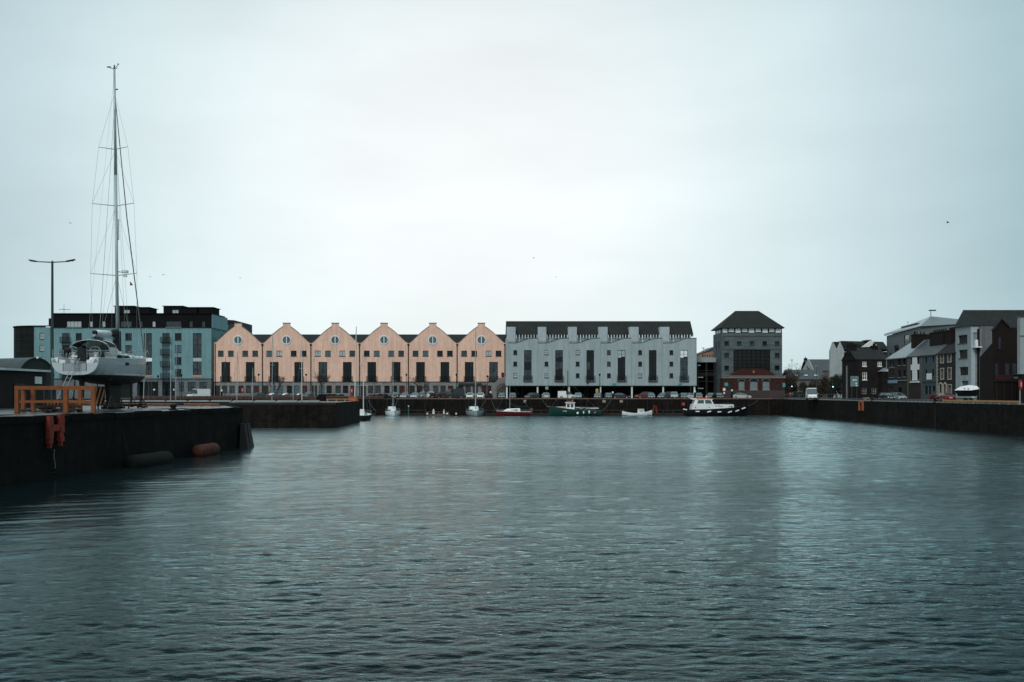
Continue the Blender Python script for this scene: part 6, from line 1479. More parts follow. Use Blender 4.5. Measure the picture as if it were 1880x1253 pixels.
def text_mesh(s, size, name='lettering'):
    c = bpy.data.curves.new(name, 'FONT'); c.body = s; c.size = size; c.extrude = .008; c.align_x = 'CENTER'; c.align_y = 'CENTER'
    o = bpy.data.objects.new(name, c); C.objects.link(o); bpy.context.view_layer.update()
    me = bpy.data.meshes.new_from_object(o.evaluated_get(bpy.context.evaluated_depsgraph_get())); bpy.data.objects.remove(o)
    o2 = bpy.data.objects.new(name, me); C.objects.link(o2); return o2
trawler()
def small_boat():
    Y = 226; L = 6.8; t = thing('open_boat', 'small white open boat with a boxy cuddy lying side on', 'boat')
    st = []
    for i in range(13):
        u = i / 12; b = 1.0 * max(.02, math.sin(math.pi * (u * .92 + .04))) ** .7; st.append((L * u, b, .62 + .75 * (2 * u - 1) ** 2 * (.7 + .3 * u), -.25 if .1 < u < .9 else .1, .06))
    T, Bt, Rg = loft_hull(st); T.build('hull', GELW, t, True); Bt.build('hull_bottom', ANTIF, t, True)
    d = MB()
    for a, b in zip(st[:-1], st[1:]): d.poly([(-a[1] * .95, a[0], a[2] - .15), (a[1] * .95, a[0], a[2] - .15), (b[1] * .95, b[0], b[2] - .15), (-b[1] * .95, b[0], b[2] - .15)])
    d.build('deck', KERBG, t)
    c = MB(); c.box8([(-.6, 3.5, .5), (.6, 3.5, .5), (.5, 5.2, .6), (-.5, 5.2, .6), (-.5, 3.6, 1.5), (.5, 3.6, 1.5), (.45, 4.9, 1.42), (-.45, 4.9, 1.42)]); c.box(-.56, .56, 3.5, 5.0, 1.52, 1.6); c = c.build('cuddy', GELW, t)
    MB().box(-.62, -.50, 3.9, 4.7, 1.0, 1.3).box(.50, .58, 3.9, 4.7, 1.0, 1.3).build('cuddy_window', mat('cuddy_glass', (.25, .29, .3), .3), c)
    MB().box(-.15, .15, .15, .5, .9, 1.45).box(-.1, .1, -.1, .12, .1, 1.2).build('outboard_motor', DKGREY, t)
    place(t, X(1142, Y), Y, 0, R(-90))
small_boat()
def pilot():
    Y = 225.5; L = 14.2; t = thing('pilot_boat', 'black hulled launch with long white cabin and white fenders', 'boat')
    st = stations(L, 3.9, 1.45, 2.3, .7, .86, bow_full=2.0); T, Bt, Rg = loft_hull(st)
    y0, b0, t0 = Rg[0]; pts = [(x, y0, z) for x, z in b0 + t0[1:]]; T.poly([(-x, y, z) for x, y, z in pts[::-1]] + pts[1:]); T.build('hull', BLUEH, t, True); Bt.build('hull_bottom', ANTIF, t, True)
    d = MB()
    for a, b in zip(st[:-1], st[1:]): d.poly([(-a[1] * .97, a[0], a[2] - .06), (a[1] * .97, a[0], a[2] - .06), (b[1] * .97, b[0], b[2] - .06), (-b[1] * .97, b[0], b[2] - .06)])
    d.build('deck', DKGREY, t)
    g = MB()
    for sg in (1, -1): g.path([(sg * s[1], s[0], s[2]) for s in st], .06, 5)
    g.build('gunwale', BLACK, t)
    w = 1.55
    c = MB(); c.box8([(-w, 1.1, 1.3), (w, 1.1, 1.3), (w * .8, 10.7, 1.6), (-w * .8, 10.7, 1.6), (-w, 1.3, 2.72), (w, 1.3, 2.72), (w * .78, 10.6, 2.62), (-w * .78, 10.6, 2.62)])
    c.box(w * .9, w + .02, 4.6, 7.2, 1.42, 1.60); c = c.build('cabin', WHITE, t)
    h = MB(); h.box8([(-1.42, 1.6, 2.7), (1.42, 1.6, 2.7), (1.40, 6.1, 2.7), (-1.40, 6.1, 2.7), (-1.25, 1.9, 3.72), (1.25, 1.9, 3.72), (1.22, 5.6, 3.72), (-1.22, 5.6, 3.72)]); h.box(-1.35, 1.35, 1.2, 5.9, 3.722, 3.86); h.box8([(-1.2, .9, 3.86), (1.2, .9, 3.86), (1.2, 2.3, 3.86), (-1.2, 2.3, 3.86), (-1.2, .6, 4.05), (1.2, .6, 4.05), (1.2, 2.2, 3.95), (-1.2, 2.2, 3.95)])
    h = h.build('wheelhouse', WHITE, t)
    g = MB()
    for sg in (1, -1):
        for (a, b, ta, tb) in ((2.3, 3.85, 2.6, 3.85), (4.15, 5.75, 4.15, 5.3)):
            g.box8([(sg * 1.395, a, 2.85), (sg * 1.43, a, 2.85), (sg * 1.43, b, 2.85), (sg * 1.395, b, 2.85), (sg * 1.27, ta, 3.6), (sg * 1.305, ta, 3.6), (sg * 1.305, tb, 3.6), (sg * 1.27, tb, 3.6)])
    g.box8([(-1.2, 6.02, 2.85), (1.2, 6.02, 2.85), (1.2, 5.97, 2.85), (-1.2, 5.97, 2.85), (-1.1, 5.72, 3.6), (1.1, 5.72, 3.6), (1.1, 5.62, 3.6), (-1.1, 5.62, 3.6)])
    g.build('window_glass', GLASSV, h)
    g = MB(); g.box(-.9, .9, 2.3, 3.3, 3.87, 4.2); g.tube((-.6, 3.4, 4.0), (-.6, 5.2, 4.0), .14, .14, 6); g.tube((.7, 3.3, 4.05), (.7, 5.5, 4.0), .08); g.build('roof_raft', mat('orange_red_raft', (.42, .07, .035), .6, .2, 3), t)
    g = MB(); g.tube((0, 4.7, 3.87), (0, 4.7, 4.4), .05); g.ell((0, 4.7, 4.42), (.17, .17, .14)); g.build('mast_light', WHITE, t)
    g = MB()
    for sg in (1, -1):
        for y in (1.9, 5.0): g.cyl((sg * (w - .02), y, 1.95), (sg * (w + .02), y, 1.95), .12, 10)
    g.build('porthole', BLACK, c)
    g = MB(); P = [(sg_, y_, z_) for sg_, y_, z_ in ((1.05, 7.6, 3.0), (1.05, 10.4, 3.05))]; g.path([(1.1, 7.5, 2.65), (1.1, 7.7, 2.9), (1.1, 10.9, 3.0), (1.1, 11.2, 1.9)], .025)
    for y in (8.5, 9.3, 10.1): g.tube((1.1, y, 2.6), (1.1, y, 2.95), .02); g.ell((.6, y, 2.72), (.3, .28, .12))
    g.build('handrail', DKGREY, t)
    tx = text_mesh('C Thirty', .46); tx.location = (w * .9 + .035, 7.25, 2.22); tx.rotation_euler = (R(90), 0, R(90)); tx.parent = t; tx.data.materials.append(BLACK)
    g = MB(); g.fbox(Face(0, 0, 0, 1), 9.5, 9.75, 2.1, 2.25, 1.30, 1.35); g.fbox(Face(0, 0, 0, 1), 9.95, 10.3, 2.05, 2.3, 1.28, 1.34); g.build('vent', BLACK, c)
    for (y, z, tl) in ((2.3, 1.05, 0), (4.9, 1.0, .12), (7.2, .95, .03), (9.55, .95, .14), (11.3, 1.2, .16), (12.8, 1.75, .14)):
        i = max(k for k in range(len(st)) if st[k][0] <= y); b = st[i][1] + .16
        MB().tube((b, y - .42, z - tl), (b - (.25 if y > 10 else 0), y + .42, z + tl), .14, .14, 7).build('fender', WHITE, t)
    MB().tube((1.2, -.8, 1.55), (1.3, .1, 1.4), .13, .13, 7).build('fender', WHITE, t)
    place(t, X(1259, Y), Y, 0, R(-90))
pilot()
def pontoon():
    Y = 227; t = thing('pontoon', 'low floating work pontoon with white drums beside the grey motor sailer', 'pontoon', (X(804, Y), Y, 0))
    MB().box(X(783, Y), X(826, Y), Y - 1.4, Y + 1.4, -.2, .45).build('deck', mat('pontoon_timber', (.10, .07, .065), .9, .3, 1.5), t)
    g = MB()
    for u, y in ((787, Y - 1), (806, Y - 1.1), (824, Y - 1)): g.tube((X(u, Y), y, .2), (X(u, Y), y, 1.0), .06)
    g.tube((X(783, Y), Y - 1.1, .95), (X(826, Y), Y - 1.1, .9), .04); g.build('rail', mat('pontoon_rail', (.16, .09, .085), .8), t)
    for (u, v, w, h, nm, lab) in ((796, 748, .4, .75, 'gas_bottle', 'white gas bottle standing on the work pontoon, left one'), (815, 752, .28, .7, 'jerrycan', 'pale bottle standing on the work pontoon, right one')):
        b = thing(nm, lab, 'bottle', (X(u, Y), Y, .45)); z0 = .452; MB().tube((X(u, Y), Y, z0), (X(u, Y), Y, z0 + h), w * .7, w * .6, 10).build('body', WHITE, b); MB().tube((X(u, Y), Y, z0 + h), (X(u, Y), Y, z0 + h + .35), w * .3, w * .3, 8).build('cap', WHITE, b)
    for k, u in enumerate((784.5, 821, 837.5)):
        b = thing('white_buoy', ['small white buoy at the left end of the work pontoon', 'small white buoy on the right part of the work pontoon', 'white buoy between the pontoon and the grey motor sailer'][k], 'buoy', (X(u, Y - 1.6), Y - 1.6, .5)); MB().ell((X(u, Y - 1.6), Y - 1.6, .5), (.2, .2, .24)).build('float', WHITE, b); MB().tube((X(u, Y - 1.6), Y - 1.6, .85), (X(u, Y - 1.6), Y - 1.3, 1.05), .04).build('eye', BLACK, b)
    # long low pontoons hugging the wall
    for (a, b, lab) in ((668, 690, 'short dark pontoon finger left of the white sailing boat'), (720, 782, 'long dark pontoon along the wall left of the work pontoon'), (876, 1008, 'long dark pontoon along the wall behind the red boat'), (1108, 1140, 'dark pontoon along the wall left of the small white boat'), (1200, 1254, 'dark pontoon along the wall left of the black launch')):
        t = thing('pontoon', lab, 'pontoon', (X((a + b) / 2, 230), 230, 0), 'low pontoons under the far wall'); MB().box(X(a, 230), X(b, 230), 229.2, 230.8, -.2, .55).build('deck', mat('dark_pontoon', (.022, .02, .018), .9, .3, 1), t)
        g = MB(); n_ = max(2, int((b - a) / 14))
        g.tube((X(a, 229.3), 229.3, 1.25), (X(b, 229.3), 229.3, 1.25), .035)
        for k in range(n_ + 1): u = a + (b - a) * k / n_; g.tube((X(u, 229.3), 229.3, .55), (X(u, 229.3), 229.3, 1.3), .04)
        g.build('rail', mat('dull_rail', (.07, .065, .06), .7), t)
pontoon()

def mooring(p, q, sag, label):
    t = thing('mooring_rope', label, 'rope', p); P = [Vector(p).lerp(Vector(q), k / 8) - Vector((0, 0, sag * math.sin(math.pi * k / 8))) for k in range(9)]
    MB().path(P, .035, 4).build('strand', ROPE, t)
for u0_, z0_, u1_, lab in ((690, 1.2, 676, 'slack mooring rope left of the white sailing boat'), (719, 1.1, 730, 'slack mooring rope right of the white sailing boat'), (876, 1.2, 892, 'slack mooring rope right of the grey motor sailer'), (912, 1.1, 902, 'slack mooring rope at the bow of the red boat'), (1010, 1.9, 996, 'slack mooring rope at the bow of the green fishing boat'), (1106, 1.3, 1122, 'slack mooring rope at the stern of the green fishing boat'), (1368, 2.2, 1392, 'slack mooring rope at the bow of the black launch')):
    mooring((X(u0_, 227.5), 227.5, z0_), (X(u1_, 231.9), 231.9, QZ - .2), .35, lab)

# ------------------------------------------------------------------ vehicles
PAINT = {k: mat('car_paint_' + k, c, .28, .03, 2, .03, 0, .5, m_) for k, c, m_ in (('white', (.68, .70, .70), 0), ('silver', (.40, .43, .44), .2), ('black', (.014, .016, .018), 0), ('charcoal', (.04, .045, .05), .1), ('slate_blue', (.07, .13, .16), .1), ('light_blue', (.16, .28, .33), .1), ('teal', (.05, .10, .11), .1), ('dark_red', (.16, .02, .02), 0), ('pale_grey', (.30, .34, .36), .2), ('navy', (.015, .025, .045), 0), ('brown', (.10, .06, .035), 0), ('green', (.02, .045, .04), 0))}
def chain(mb, secs, m=0):
    for a, b in zip(secs[:-1], secs[1:]):
        mb.box8([(-a[3] / 2, a[0], a[1]), (a[3] / 2, a[0], a[1]), (b[3] / 2, b[0], b[1]), (-b[3] / 2, b[0], b[1]), (-a[4] / 2, a[0], a[2]), (a[4] / 2, a[0], a[2]), (b[4] / 2, b[0], b[2]), (-b[4] / 2, b[0], b[2])], m)
def skin(mb, secs, m=0):      # like chain, but one closed skin without inner walls
    n = len(secs); V = []
    for a in secs: V += [(-a[3] / 2, a[0], a[1]), (a[3] / 2, a[0], a[1]), (a[4] / 2 * 1.0, a[0], a[2]), (-a[4] / 2, a[0], a[2])]
    Fc = [(0, 1, 2, 3)[::-1]]
    for i in range(n - 1):
        k = 4 * i
        for j in range(4): q = (j + 1) % 4; Fc.append((k + j, k + q, k + 4 + q, k + 4 + j))
    k = 4 * (n - 1); Fc.append((k, k + 1, k + 2, k + 3)); mb.mesh(V, Fc, m)
KINDS = {  # length, width, lower body sections (y,z0,z1,w0,w1), cabin sections, wheel radius
    'hatchback': (4.0, 1.74, [(-2.0, .35, .72, 1.55, 1.5), (-1.9, .25, .95, 1.7, 1.66), (-1.2, .22, .98, 1.74, 1.70), (.8, .22, .94, 1.74, 1.70), (1.7, .25, .80, 1.72, 1.5), (2.0, .32, .62, 1.5, 1.35)], [(-1.95, .9, 1.0, 1.6, 1.4), (-1.6, .9, 1.42, 1.66, 1.2), (-.2, .9, 1.48, 1.68, 1.22), (.35, .9, 1.43, 1.66, 1.2), (1.15, .9, .95, 1.6, 1.5)], .31),
    'saloon': (4.6, 1.8, [(-2.3, .35, .78, 1.6, 1.5), (-2.15, .25, .95, 1.75, 1.62), (-1.3, .22, .98, 1.8, 1.72), (.9, .22, .92, 1.8, 1.72), (2.0, .25, .78, 1.76, 1.5), (2.3, .32, .6, 1.5, 1.3)], [(-1.8, .92, .98, 1.6, 1.45), (-1.05, .9, 1.38, 1.68, 1.2), (-.2, .9, 1.44, 1.7, 1.2), (.4, .9, 1.38, 1.68, 1.2), (1.25, .9, .94, 1.62, 1.5)], .32),
    'suv': (4.5, 1.86, [(-2.25, .45, .85, 1.65, 1.6), (-2.15, .32, 1.08, 1.82, 1.78), (-1.3, .3, 1.1, 1.86, 1.82), (.9, .3, 1.06, 1.86, 1.82), (1.95, .32, .96, 1.84, 1.65), (2.25, .42, .72, 1.65, 1.5)], [(-2.15, 1.05, 1.12, 1.7, 1.5), (-1.85, 1.05, 1.62, 1.74, 1.35), (-.2, 1.05, 1.7, 1.76, 1.36), (.45, 1.05, 1.62, 1.74, 1.34), (1.2, 1.05, 1.1, 1.7, 1.6)], .36),
    'small_van': (4.5, 1.8, [(-2.25, .35, .9, 1.75, 1.75), (-2.2, .28, 1.0, 1.8, 1.78), (.9, .25, 1.0, 1.8, 1.78), (1.9, .28, .9, 1.76, 1.6), (2.25, .34, .62, 1.55, 1.4)], [(-2.22, .98, 1.80, 1.72, 1.58), (-2.1, .98, 1.86, 1.74, 1.6), (.1, .98, 1.88, 1.74, 1.6), (.45, .98, 1.82, 1.74, 1.5), (1.35, .98, 1.04, 1.68, 1.6)], .33),
    'large_van': (5.4, 2.0, [(-2.7, .45, 1.1, 1.95, 1.95), (-2.65, .35, 1.2, 2.0, 1.98), (1.5, .32, 1.2, 2.0, 1.98), (2.4, .35, 1.05, 1.96, 1.75), (2.7, .42, .75, 1.75, 1.6)], [(-2.68, 1.18, 2.3, 1.92, 1.78), (-2.5, 1.18, 2.42, 1.94, 1.78), (.9, 1.18, 2.42, 1.94, 1.78), (1.2, 1.18, 2.3, 1.94, 1.74), (2.0, 1.18, 1.22, 1.88, 1.78)], .36)}
def car(kind, paint, label, u, Y, head, name='parked_car', cat='car', group='cars and vans parked along the quays', dz=0.0, blank=False):
    L, Wd, low, cab, wr = KINDS[kind]; pm_ = PAINT[paint]; van = 'van' in kind
    t = thing(name, label, cat, (0, 0, 0), group)
    mb = MB(); skin(mb, low)
    if van:      # box body reaches forward to the cab
        k = list(cab[:-2]); k[-1] = (k[-1][0] - .35,) + k[-1][1:]; k = [(s[0], s[1] - .02, s[2] + .004, s[3] + .03, s[4] + .03) for s in k]; skin(mb, k)
    else:
        mid = [s for s in cab][1:-1]; skin(mb, [(s[0], s[2] - .05, s[2] + .012, s[4] + .03, s[4] - .04) for s in mid])
        for sgn in (1, -1):
            for (s0, s1) in ((cab[0], cab[1]), (cab[-1], cab[-2])): mb.tube((sgn * s0[3] / 2 * .97, s0[0], .95), (sgn * s1[4] / 2, s1[0], s1[2] - .02), .035, .035, 4)
            s2 = cab[2]; mb.tube((sgn * s2[3] / 2, s2[0], .95), (sgn * s2[4] / 2, s2[0], s2[2] - .02), .04, .04, 4)
    mb.build('body', pm_, t)
    g = MB(); skin(g, cab if not van else cab[-3:]); g.build('window_glass', GLASSV, t)
    if van:
        q = MB(); s = cab[-3]; e = cab[-2]; skin(q, [(s[0], s[2] - .03, s[2] + .014, s[4] + .02, s[4]), (e[0], e[2] - .03, e[2] + .014, e[4] + .02, e[4])]); q.build('cab_roof', pm_, t)
    for sx_ in (1, -1):
        for wy in (-L * .31, L * .31):
            w = MB(); w.cyl((sx_ * (Wd / 2 - .2), wy, wr), (sx_ * (Wd / 2 + .012), wy, wr), wr, 14); w = w.build('wheel', TYRE, t)
            MB().cyl((sx_ * (Wd / 2 + .013), wy, wr), (sx_ * (Wd / 2 + .03), wy, wr), wr * .6, 10).build('rim', STEEL, w)
    yf, yb = low[-1][0], low[0][0]; zf = low[-1][2]
    for sx_ in (1, -1):
        x0, x1 = sorted((sx_ * Wd * .27, sx_ * Wd * .42)); MB().box8([(x0, yf - .28, zf + .0), (x1, yf - .36, zf + .0), (x1, yf - .1, zf), (x0, yf - .1, zf), (x0, yf - .02, zf - .12), (x1, yf - .1, zf - .12), (x1, yf + .0, zf - .02), (x0, yf + .015, zf - .02)]).box(x0, x1, yf - .06, yf + .02, zf - .14, zf + .02).build('headlight', LAMPG, t)
        x0, x1 = sorted((sx_ * Wd * .33, sx_ * Wd * .44)); zt_ = low[0][2]; MB().box(x0, x1, yb - .02 + .0, yb + .12, zt_ - .12, zt_ + .10).build('tail_light', TAILG, t)
    g = MB(); g.box(-.5, .5, yf - .05, yf + .018, .30, .50); g.build('grille', BLACK, t)
    MB().box(-.26, .26, yf - .02, yf + .03, .42, .53).build('number_plate', PLATE, t); MB().box(-.26, .26, yb - .03, yb + .02, .55, .66).build('number_plate', PLATE, t)
    m_ = MB()
    for sx_ in (1, -1): m_.box(min(sx_ * Wd / 2, sx_ * (Wd / 2 + .16)), max(sx_ * Wd / 2, sx_ * (Wd / 2 + .16)), cab[-1][0] - .35, cab[-1][0] - .25, cab[-1][1] + .02, cab[-1][1] + .16)
    m_.build('mirror', pm_, t)
    place(t, X(u, Y), Y, QZ + .004 + dz, R(head)); return t
TO, AW, RT, LT = 180, 0, -90, 90
for a in (
    ('large_van', 'white', 'white high roofed van facing left before the teal block', 364, 246, 130, 'parked_van', 'van'),
    ('hatchback', 'teal', 'grey green car before the first peach gable', 472, 241, 150, 'parked_car', 'car'),
    ('saloon', 'navy', 'dark blue saloon right of the grey green car, below second gable left half', 497, 243, 90, 'parked_car', 'car'),
    ('saloon', 'navy', 'dark saloon under the first bare tree', 522, 244, 90, 'parked_car', 'car'),
    ('saloon', 'black', 'black saloon right of the first bare tree', 548, 243, 90, 'parked_car', 'car'),
    ('suv', 'teal', 'green grey car half hidden left of the second bare tree', 568, 240, 160, 'parked_car', 'car'),
    ('suv', 'black', 'black car with pale number plate left of the silver hatchbacks', 728, 239, 176, 'parked_car', 'car'),
    ('hatchback', 'pale_grey', 'pale grey hatchback facing the water right of the black car', 744, 239, 168, 'parked_car', 'car'),
    ('hatchback', 'silver', 'silver hatchback nose to the water before a pale four wheel drive', 762.5, 238.5, 172, 'parked_car', 'car'),
    ('suv', 'silver', 'tall pale silver estate standing behind the silver hatchback', 777, 243.5, 150, 'parked_car', 'car'),
    ('suv', 'white', 'white car parked tail to the water with ladder like rear lights', 791.5, 239, 2, 'parked_car', 'car'),
    ('suv', 'black', 'black estate behind the dark heap right of the white car', 815, 243, 100, 'parked_car', 'car'),
    ('large_van', 'charcoal', 'big dark van with pale windscreen below the fifth gable', 832, 245, 120, 'parked_van', 'van'),
    ('hatchback', 'white', 'white hatchback just right of the grey motor sailer masts', 863, 239, 178, 'parked_car', 'car'),
    ('hatchback', 'white', 'white hatchback left of the quay staircase', 882.5, 239, 178, 'parked_car', 'car'),
    ('hatchback', 'teal', 'grey green hatchback beneath the stone staircase', 921.5, 239, 178, 'parked_car', 'car'),
    ('hatchback', 'charcoal', 'dark grey hatchback just right of the first white column', 941.5, 241, 178, 'parked_car', 'car'),
    ('hatchback', 'charcoal', 'dark hatchback left of the second white column', 977, 241, 140, 'parked_car', 'car'),
    ('hatchback', 'silver', 'silver hatchback tail to the water right of the second white column', 1002, 239, 2, 'parked_car', 'car'),
    ('small_van', 'white', 'white panel van seen side on behind the green fishing boat mast', 1041, 242, -90, 'parked_van', 'van'),
    ('hatchback', 'light_blue', 'light blue hatchback right of the white panel van', 1061.5, 239, 176, 'parked_car', 'car'),
    ('hatchback', 'slate_blue', 'slate blue hatchback beneath the yellow lifebuoy case', 1098, 239, 170, 'parked_car', 'car'),
    ('hatchback', 'teal', 'grey green hatchback right of the fourth white column', 1117, 240, 178, 'parked_car', 'car'),
    ('saloon', 'black', 'long black saloon in shadow left of the fifth white column', 1139, 243, -90, 'parked_car', 'car'),
    ('suv', 'dark_red', 'dark red van like car behind the slate blue one under the block', 1183, 247, 100, 'parked_car', 'car'),
    ('hatchback', 'slate_blue', 'slate blue hatchback in front of the dark red car', 1195, 239, 178, 'parked_car', 'car'),
    ('hatchback', 'slate_blue', 'slate blue hatchback left of the sixth white column', 1218, 239, 150, 'parked_car', 'car'),
    ('suv', 'charcoal', 'dark grey car right behind the slate blue hatchback at the sixth column', 1226, 244, 110, 'parked_car', 'car'),
    ('suv', 'pale_grey', 'pale grey car right of the sixth white column', 1238, 239, 172, 'parked_car', 'car'),
    ('hatchback', 'teal', 'grey green hatchback left of the silver saloon near the last column', 1255, 239, 176, 'parked_car', 'car'),
    ('saloon', 'silver', 'silver saloon side on just left of the last white column', 1267, 244, -95, 'parked_car', 'car'),
    ('hatchback', 'teal', 'grey green hatchback in front of the last white column', 1283, 239, 172, 'parked_car', 'car'),
    ('hatchback', 'green', 'dark green hatchback before the open decked car park', 1306, 240, 150, 'parked_car', 'car'),
    ('hatchback', 'black', 'black car with bright number plate right of the dark green one', 1320, 239, 178, 'parked_car', 'car'),
    ('saloon', 'silver', 'silver saloon side on before the red brick hall', 1361, 243, -95, 'parked_car', 'car')):
    car(*a)
car('hatchback', 'dark_red', 'dark red car on the road beyond the quay corner', 1448, 255, 10, 'car', 'car', 'cars on the road at the quay corner')
car('suv', 'white', 'white car on the road right of the dark red one', 1460.5, 262, 4, 'car', 'car', 'cars on the road at the quay corner')
car('large_van', 'white', 'white van facing the viewer at the quay corner', 1490, 205, 168, 'van', 'van', 'vans at the quay corner')
car('hatchback', 'pale_grey', 'pale grey car before the corner house with blue fascia', 1648, 196, 190, 'parked_car', 'car')
car('hatchback', 'black', 'black car left of the pale grey one by the stone house', 1628, 197, 185, 'parked_car', 'car')
car('saloon', 'dark_red', 'dark red car before the black house with cream windows', 1735, 168, 0, 'parked_car', 'car')
# boat under a white cover on its trailer
def covered():
    Y = 150; t = thing('trailer_boat', 'white covered boat on a dark trailer before the modern block', 'boat', (X(1775, Y), Y, QZ)); x = lambda u: X(u, Y); z = lambda v: Z(v, Y)
    g = MB(); g.prism([(x(1757), Y - .9, z(717)), (x(1778), Y - 1, z(717)), (x(1793), Y - .9, z(714.5)), (x(1791), Y - .6, z(709.5)), (x(1780), Y - .5, z(707.6)), (x(1766), Y - .5, z(710))], [(x(1757), Y + .9, z(717)), (x(1778), Y + 1, z(717)), (x(1793), Y + .9, z(714.5)), (x(1791), Y + .6, z(709.5)), (x(1780), Y + .5, z(707.6)), (x(1766), Y + .5, z(710))]); g.build('cover', WHITE, t)
    g = MB(); g.prism([(x(1757), Y - .85, z(717.2)), (x(1793), Y - .85, z(716)), (x(1790), Y - .5, z(728)), (x(1762), Y - .5, z(728))], [(x(1757), Y + .85, z(717.2)), (x(1793), Y + .85, z(716)), (x(1790), Y + .5, z(728)), (x(1762), Y + .5, z(728))]); g.build('hull', BLUEH, t)
    g = MB(); g.box(x(1755), x(1795), Y - .8, Y + .8, QZ + .45, QZ + .6); g.build('trailer', BLACK, t)
    for sg in (1, -1): MB().cyl((x(1778), Y + sg * .95, QZ + .35), (x(1778), Y + sg * .8, QZ + .35), .35, 12).build('wheel', TYRE, t)
    g = MB(); g.box(x(1765), x(1767), Y - .97, Y - .8, z(713.5), z(712.5)); g.box(x(1772), x(1774), Y - .97, Y - .8, z(714.5), z(713.5)); g.build('cover_patch', DKGREY, t)
covered()

# ------------------------------------------------------------------ street furniture
def lamp(u, Y, vt, label, base=QZ):
    xx = X(u, Y); t = thing('street_lamp', label, 'street lamp', (xx, Y, base), 'black street lamps along the far quay'); z = Z(vt, Y)
    MB().tube((xx, Y, base), (xx, Y, base + 1), .11, .09, 6).tube((xx, Y, base + 1), (xx, Y, z - .5), .07, .05, 6).build('pole', BLACK, t)
    h = MB().tube((xx, Y, z - .5), (xx, Y, z - .08), .13, .30, 6).tube((xx, Y, z - .075), (xx, Y, z + .1), .32, .06, 6).build('lantern', BLACK, t)
for u, v, l in ((290, 690, 'street lamp before the teal block colonnade'), (333, 688, 'street lamp left of the white van'), (475, 687, 'street lamp between first and second peach gables'), (562, 687, 'street lamp left of the third gable'), (688, 688, 'street lamp beneath the fourth round window'), (746, 687, 'street lamp at the valley between fourth and fifth gables'), (838, 687, 'street lamp at the blue sign between fifth and sixth gables'), (895, 690, 'street lamp beside the quay staircase'), (1101, 687, 'street lamp in front of the fourth grey bay joint'), (1079, 702, 'short street lamp right of the fishing boat mast')):
    lamp(u, 247, v, l)
def globe(u, Y, v, label, z=QZ):
    xx = X(u, Y); t = thing('bollard_lamp', label, 'bollard', (xx, Y, z), 'black quay posts with white tops'); zt = Z(v, Y)
    MB().tube((xx, Y, z), (xx, Y, zt - .35), .26, .22, 8).build('post', BLACK, t); MB().ell((xx, Y, zt - .1), (.24, .24, .26), 8, 5).build('cap', WHITE, t)
for u, v, l in ((283, 715.5, 'white topped post below the teal colonnade, left one'), (319.5, 715.5, 'white topped post left of the white high roofed van'), (407, 717, 'white topped post right of the white high roofed van'), (901, 720, 'white topped post below the quay staircase'), (1125, 720.5, 'white topped post before the long black saloon'), (1276, 718.5, 'white topped post at the last white column'), (1344, 716.5, 'white topped post before the red brick hall')):
    globe(u, 233.2, v, l)
def sign(u, Y, v0, v1, w, m, label, name='street_sign', pole=True, base=QZ, cat='sign'):
    xx = X(u, Y); t = thing(name, label, cat, (xx, Y, base)); hw = w * Y / F / 2
    MB().box(xx - hw, xx + hw, Y - .04, Y, Z(v1, Y), Z(v0, Y)).build('panel', m, t)
    if pole: MB().tube((xx, Y + .05, base), (xx, Y + .05, Z(v0, Y)), .045, .045, 6).build('pole', DKGREY, t)
    return t
sign(477, 248, 703.5, 708.5, 6, TURQ, 'turquoise sign on a post between the first two gables')
sign(654.5, 248, 703.5, 709, 4.5, TURQ, 'turquoise sign on a post behind the thick white mast')
sign(838, 247.5, 704, 711, 5, TURQ, 'turquoise sign on a post below the fifth gable')
sign(1333.5, 240, 703, 709, 6.5, TURQ, 'turquoise sign on a post left of the red brick hall')
sign(1439.3, 240, 703.5, 711, 5, TURQ, 'turquoise sign on a post at the right end of the red brick hall')
sign(1004, 246, 710, 715.5, 5.5, KERBG, 'grey square sign behind the silver hatchback under the grey block')
t = sign(1329.5, 239, 712, 719, 6, RED, 'red edged white notice sign at the car park building')
MB().box(X(1329.5, 239) - .27, X(1329.5, 239) + .27, 238.93, 238.957, Z(718, 239), Z(713, 239)).build('notice', WHITE, t); MB().box(X(1329.5, 239) - .2, X(1329.5, 239) + .2, 238.93, 238.957, Z(723.5, 239), Z(720.5, 239)).build('plate', WHITE, t)
for u, l in ((964, 'pale square plate on the far wall above the red boat'), (1109, 'pale square plate on the far wall right of the fishing boat'), (1140.5, 'pale square plate on the far wall above the small white boat')):
    xx = X(u, 232); t = thing('wall_plate', l, 'sign', (xx, 231.95, 3)); MB().box(xx - .36, xx + .36, 231.9, 231.996, Z(739.6, 232), Z(734.6, 232)).build('panel', mat('plate_beige', (.26, .23, .19), .8, .15, 4), t)
xx = X(1257, 230); t = thing('lifebuoy_case', 'dark red lifebuoy case on the wall behind the launch stern', 'lifebuoy', (xx, 231.9, 2.6)); MB().box(xx - .5, xx + .5, 231.7, 231.99, 2.1, 3.2).build('case', DRED, t); MB().box(xx - .18, xx + .2, 231.66, 231.699, 2.4, 2.85).build('notice', mat('faded_pink', (.35, .15, .13), .7), t)
xx = X(1203, 231); t = thing('ladder', 'short red ladder top on the far wall right of the small white boat', 'ladder', (xx, 231.9, 1)); mb = MB()
for d in (-.45, .25): mb.box8([(xx + d * 1.5, 231.7, .4), (xx + d * 1.5 + .28, 231.7, .4), (xx + d * 1.5 + .28, 231.98, .4), (xx + d * 1.5, 231.98, .4), (xx + d * .5, 231.7, 2.3), (xx + d * .5 + .25, 231.7, 2.3), (xx + d * .5 + .25, 231.98, 2.3), (xx + d * .5, 231.98, 2.3)])
mb.build('stile', REDO, t)
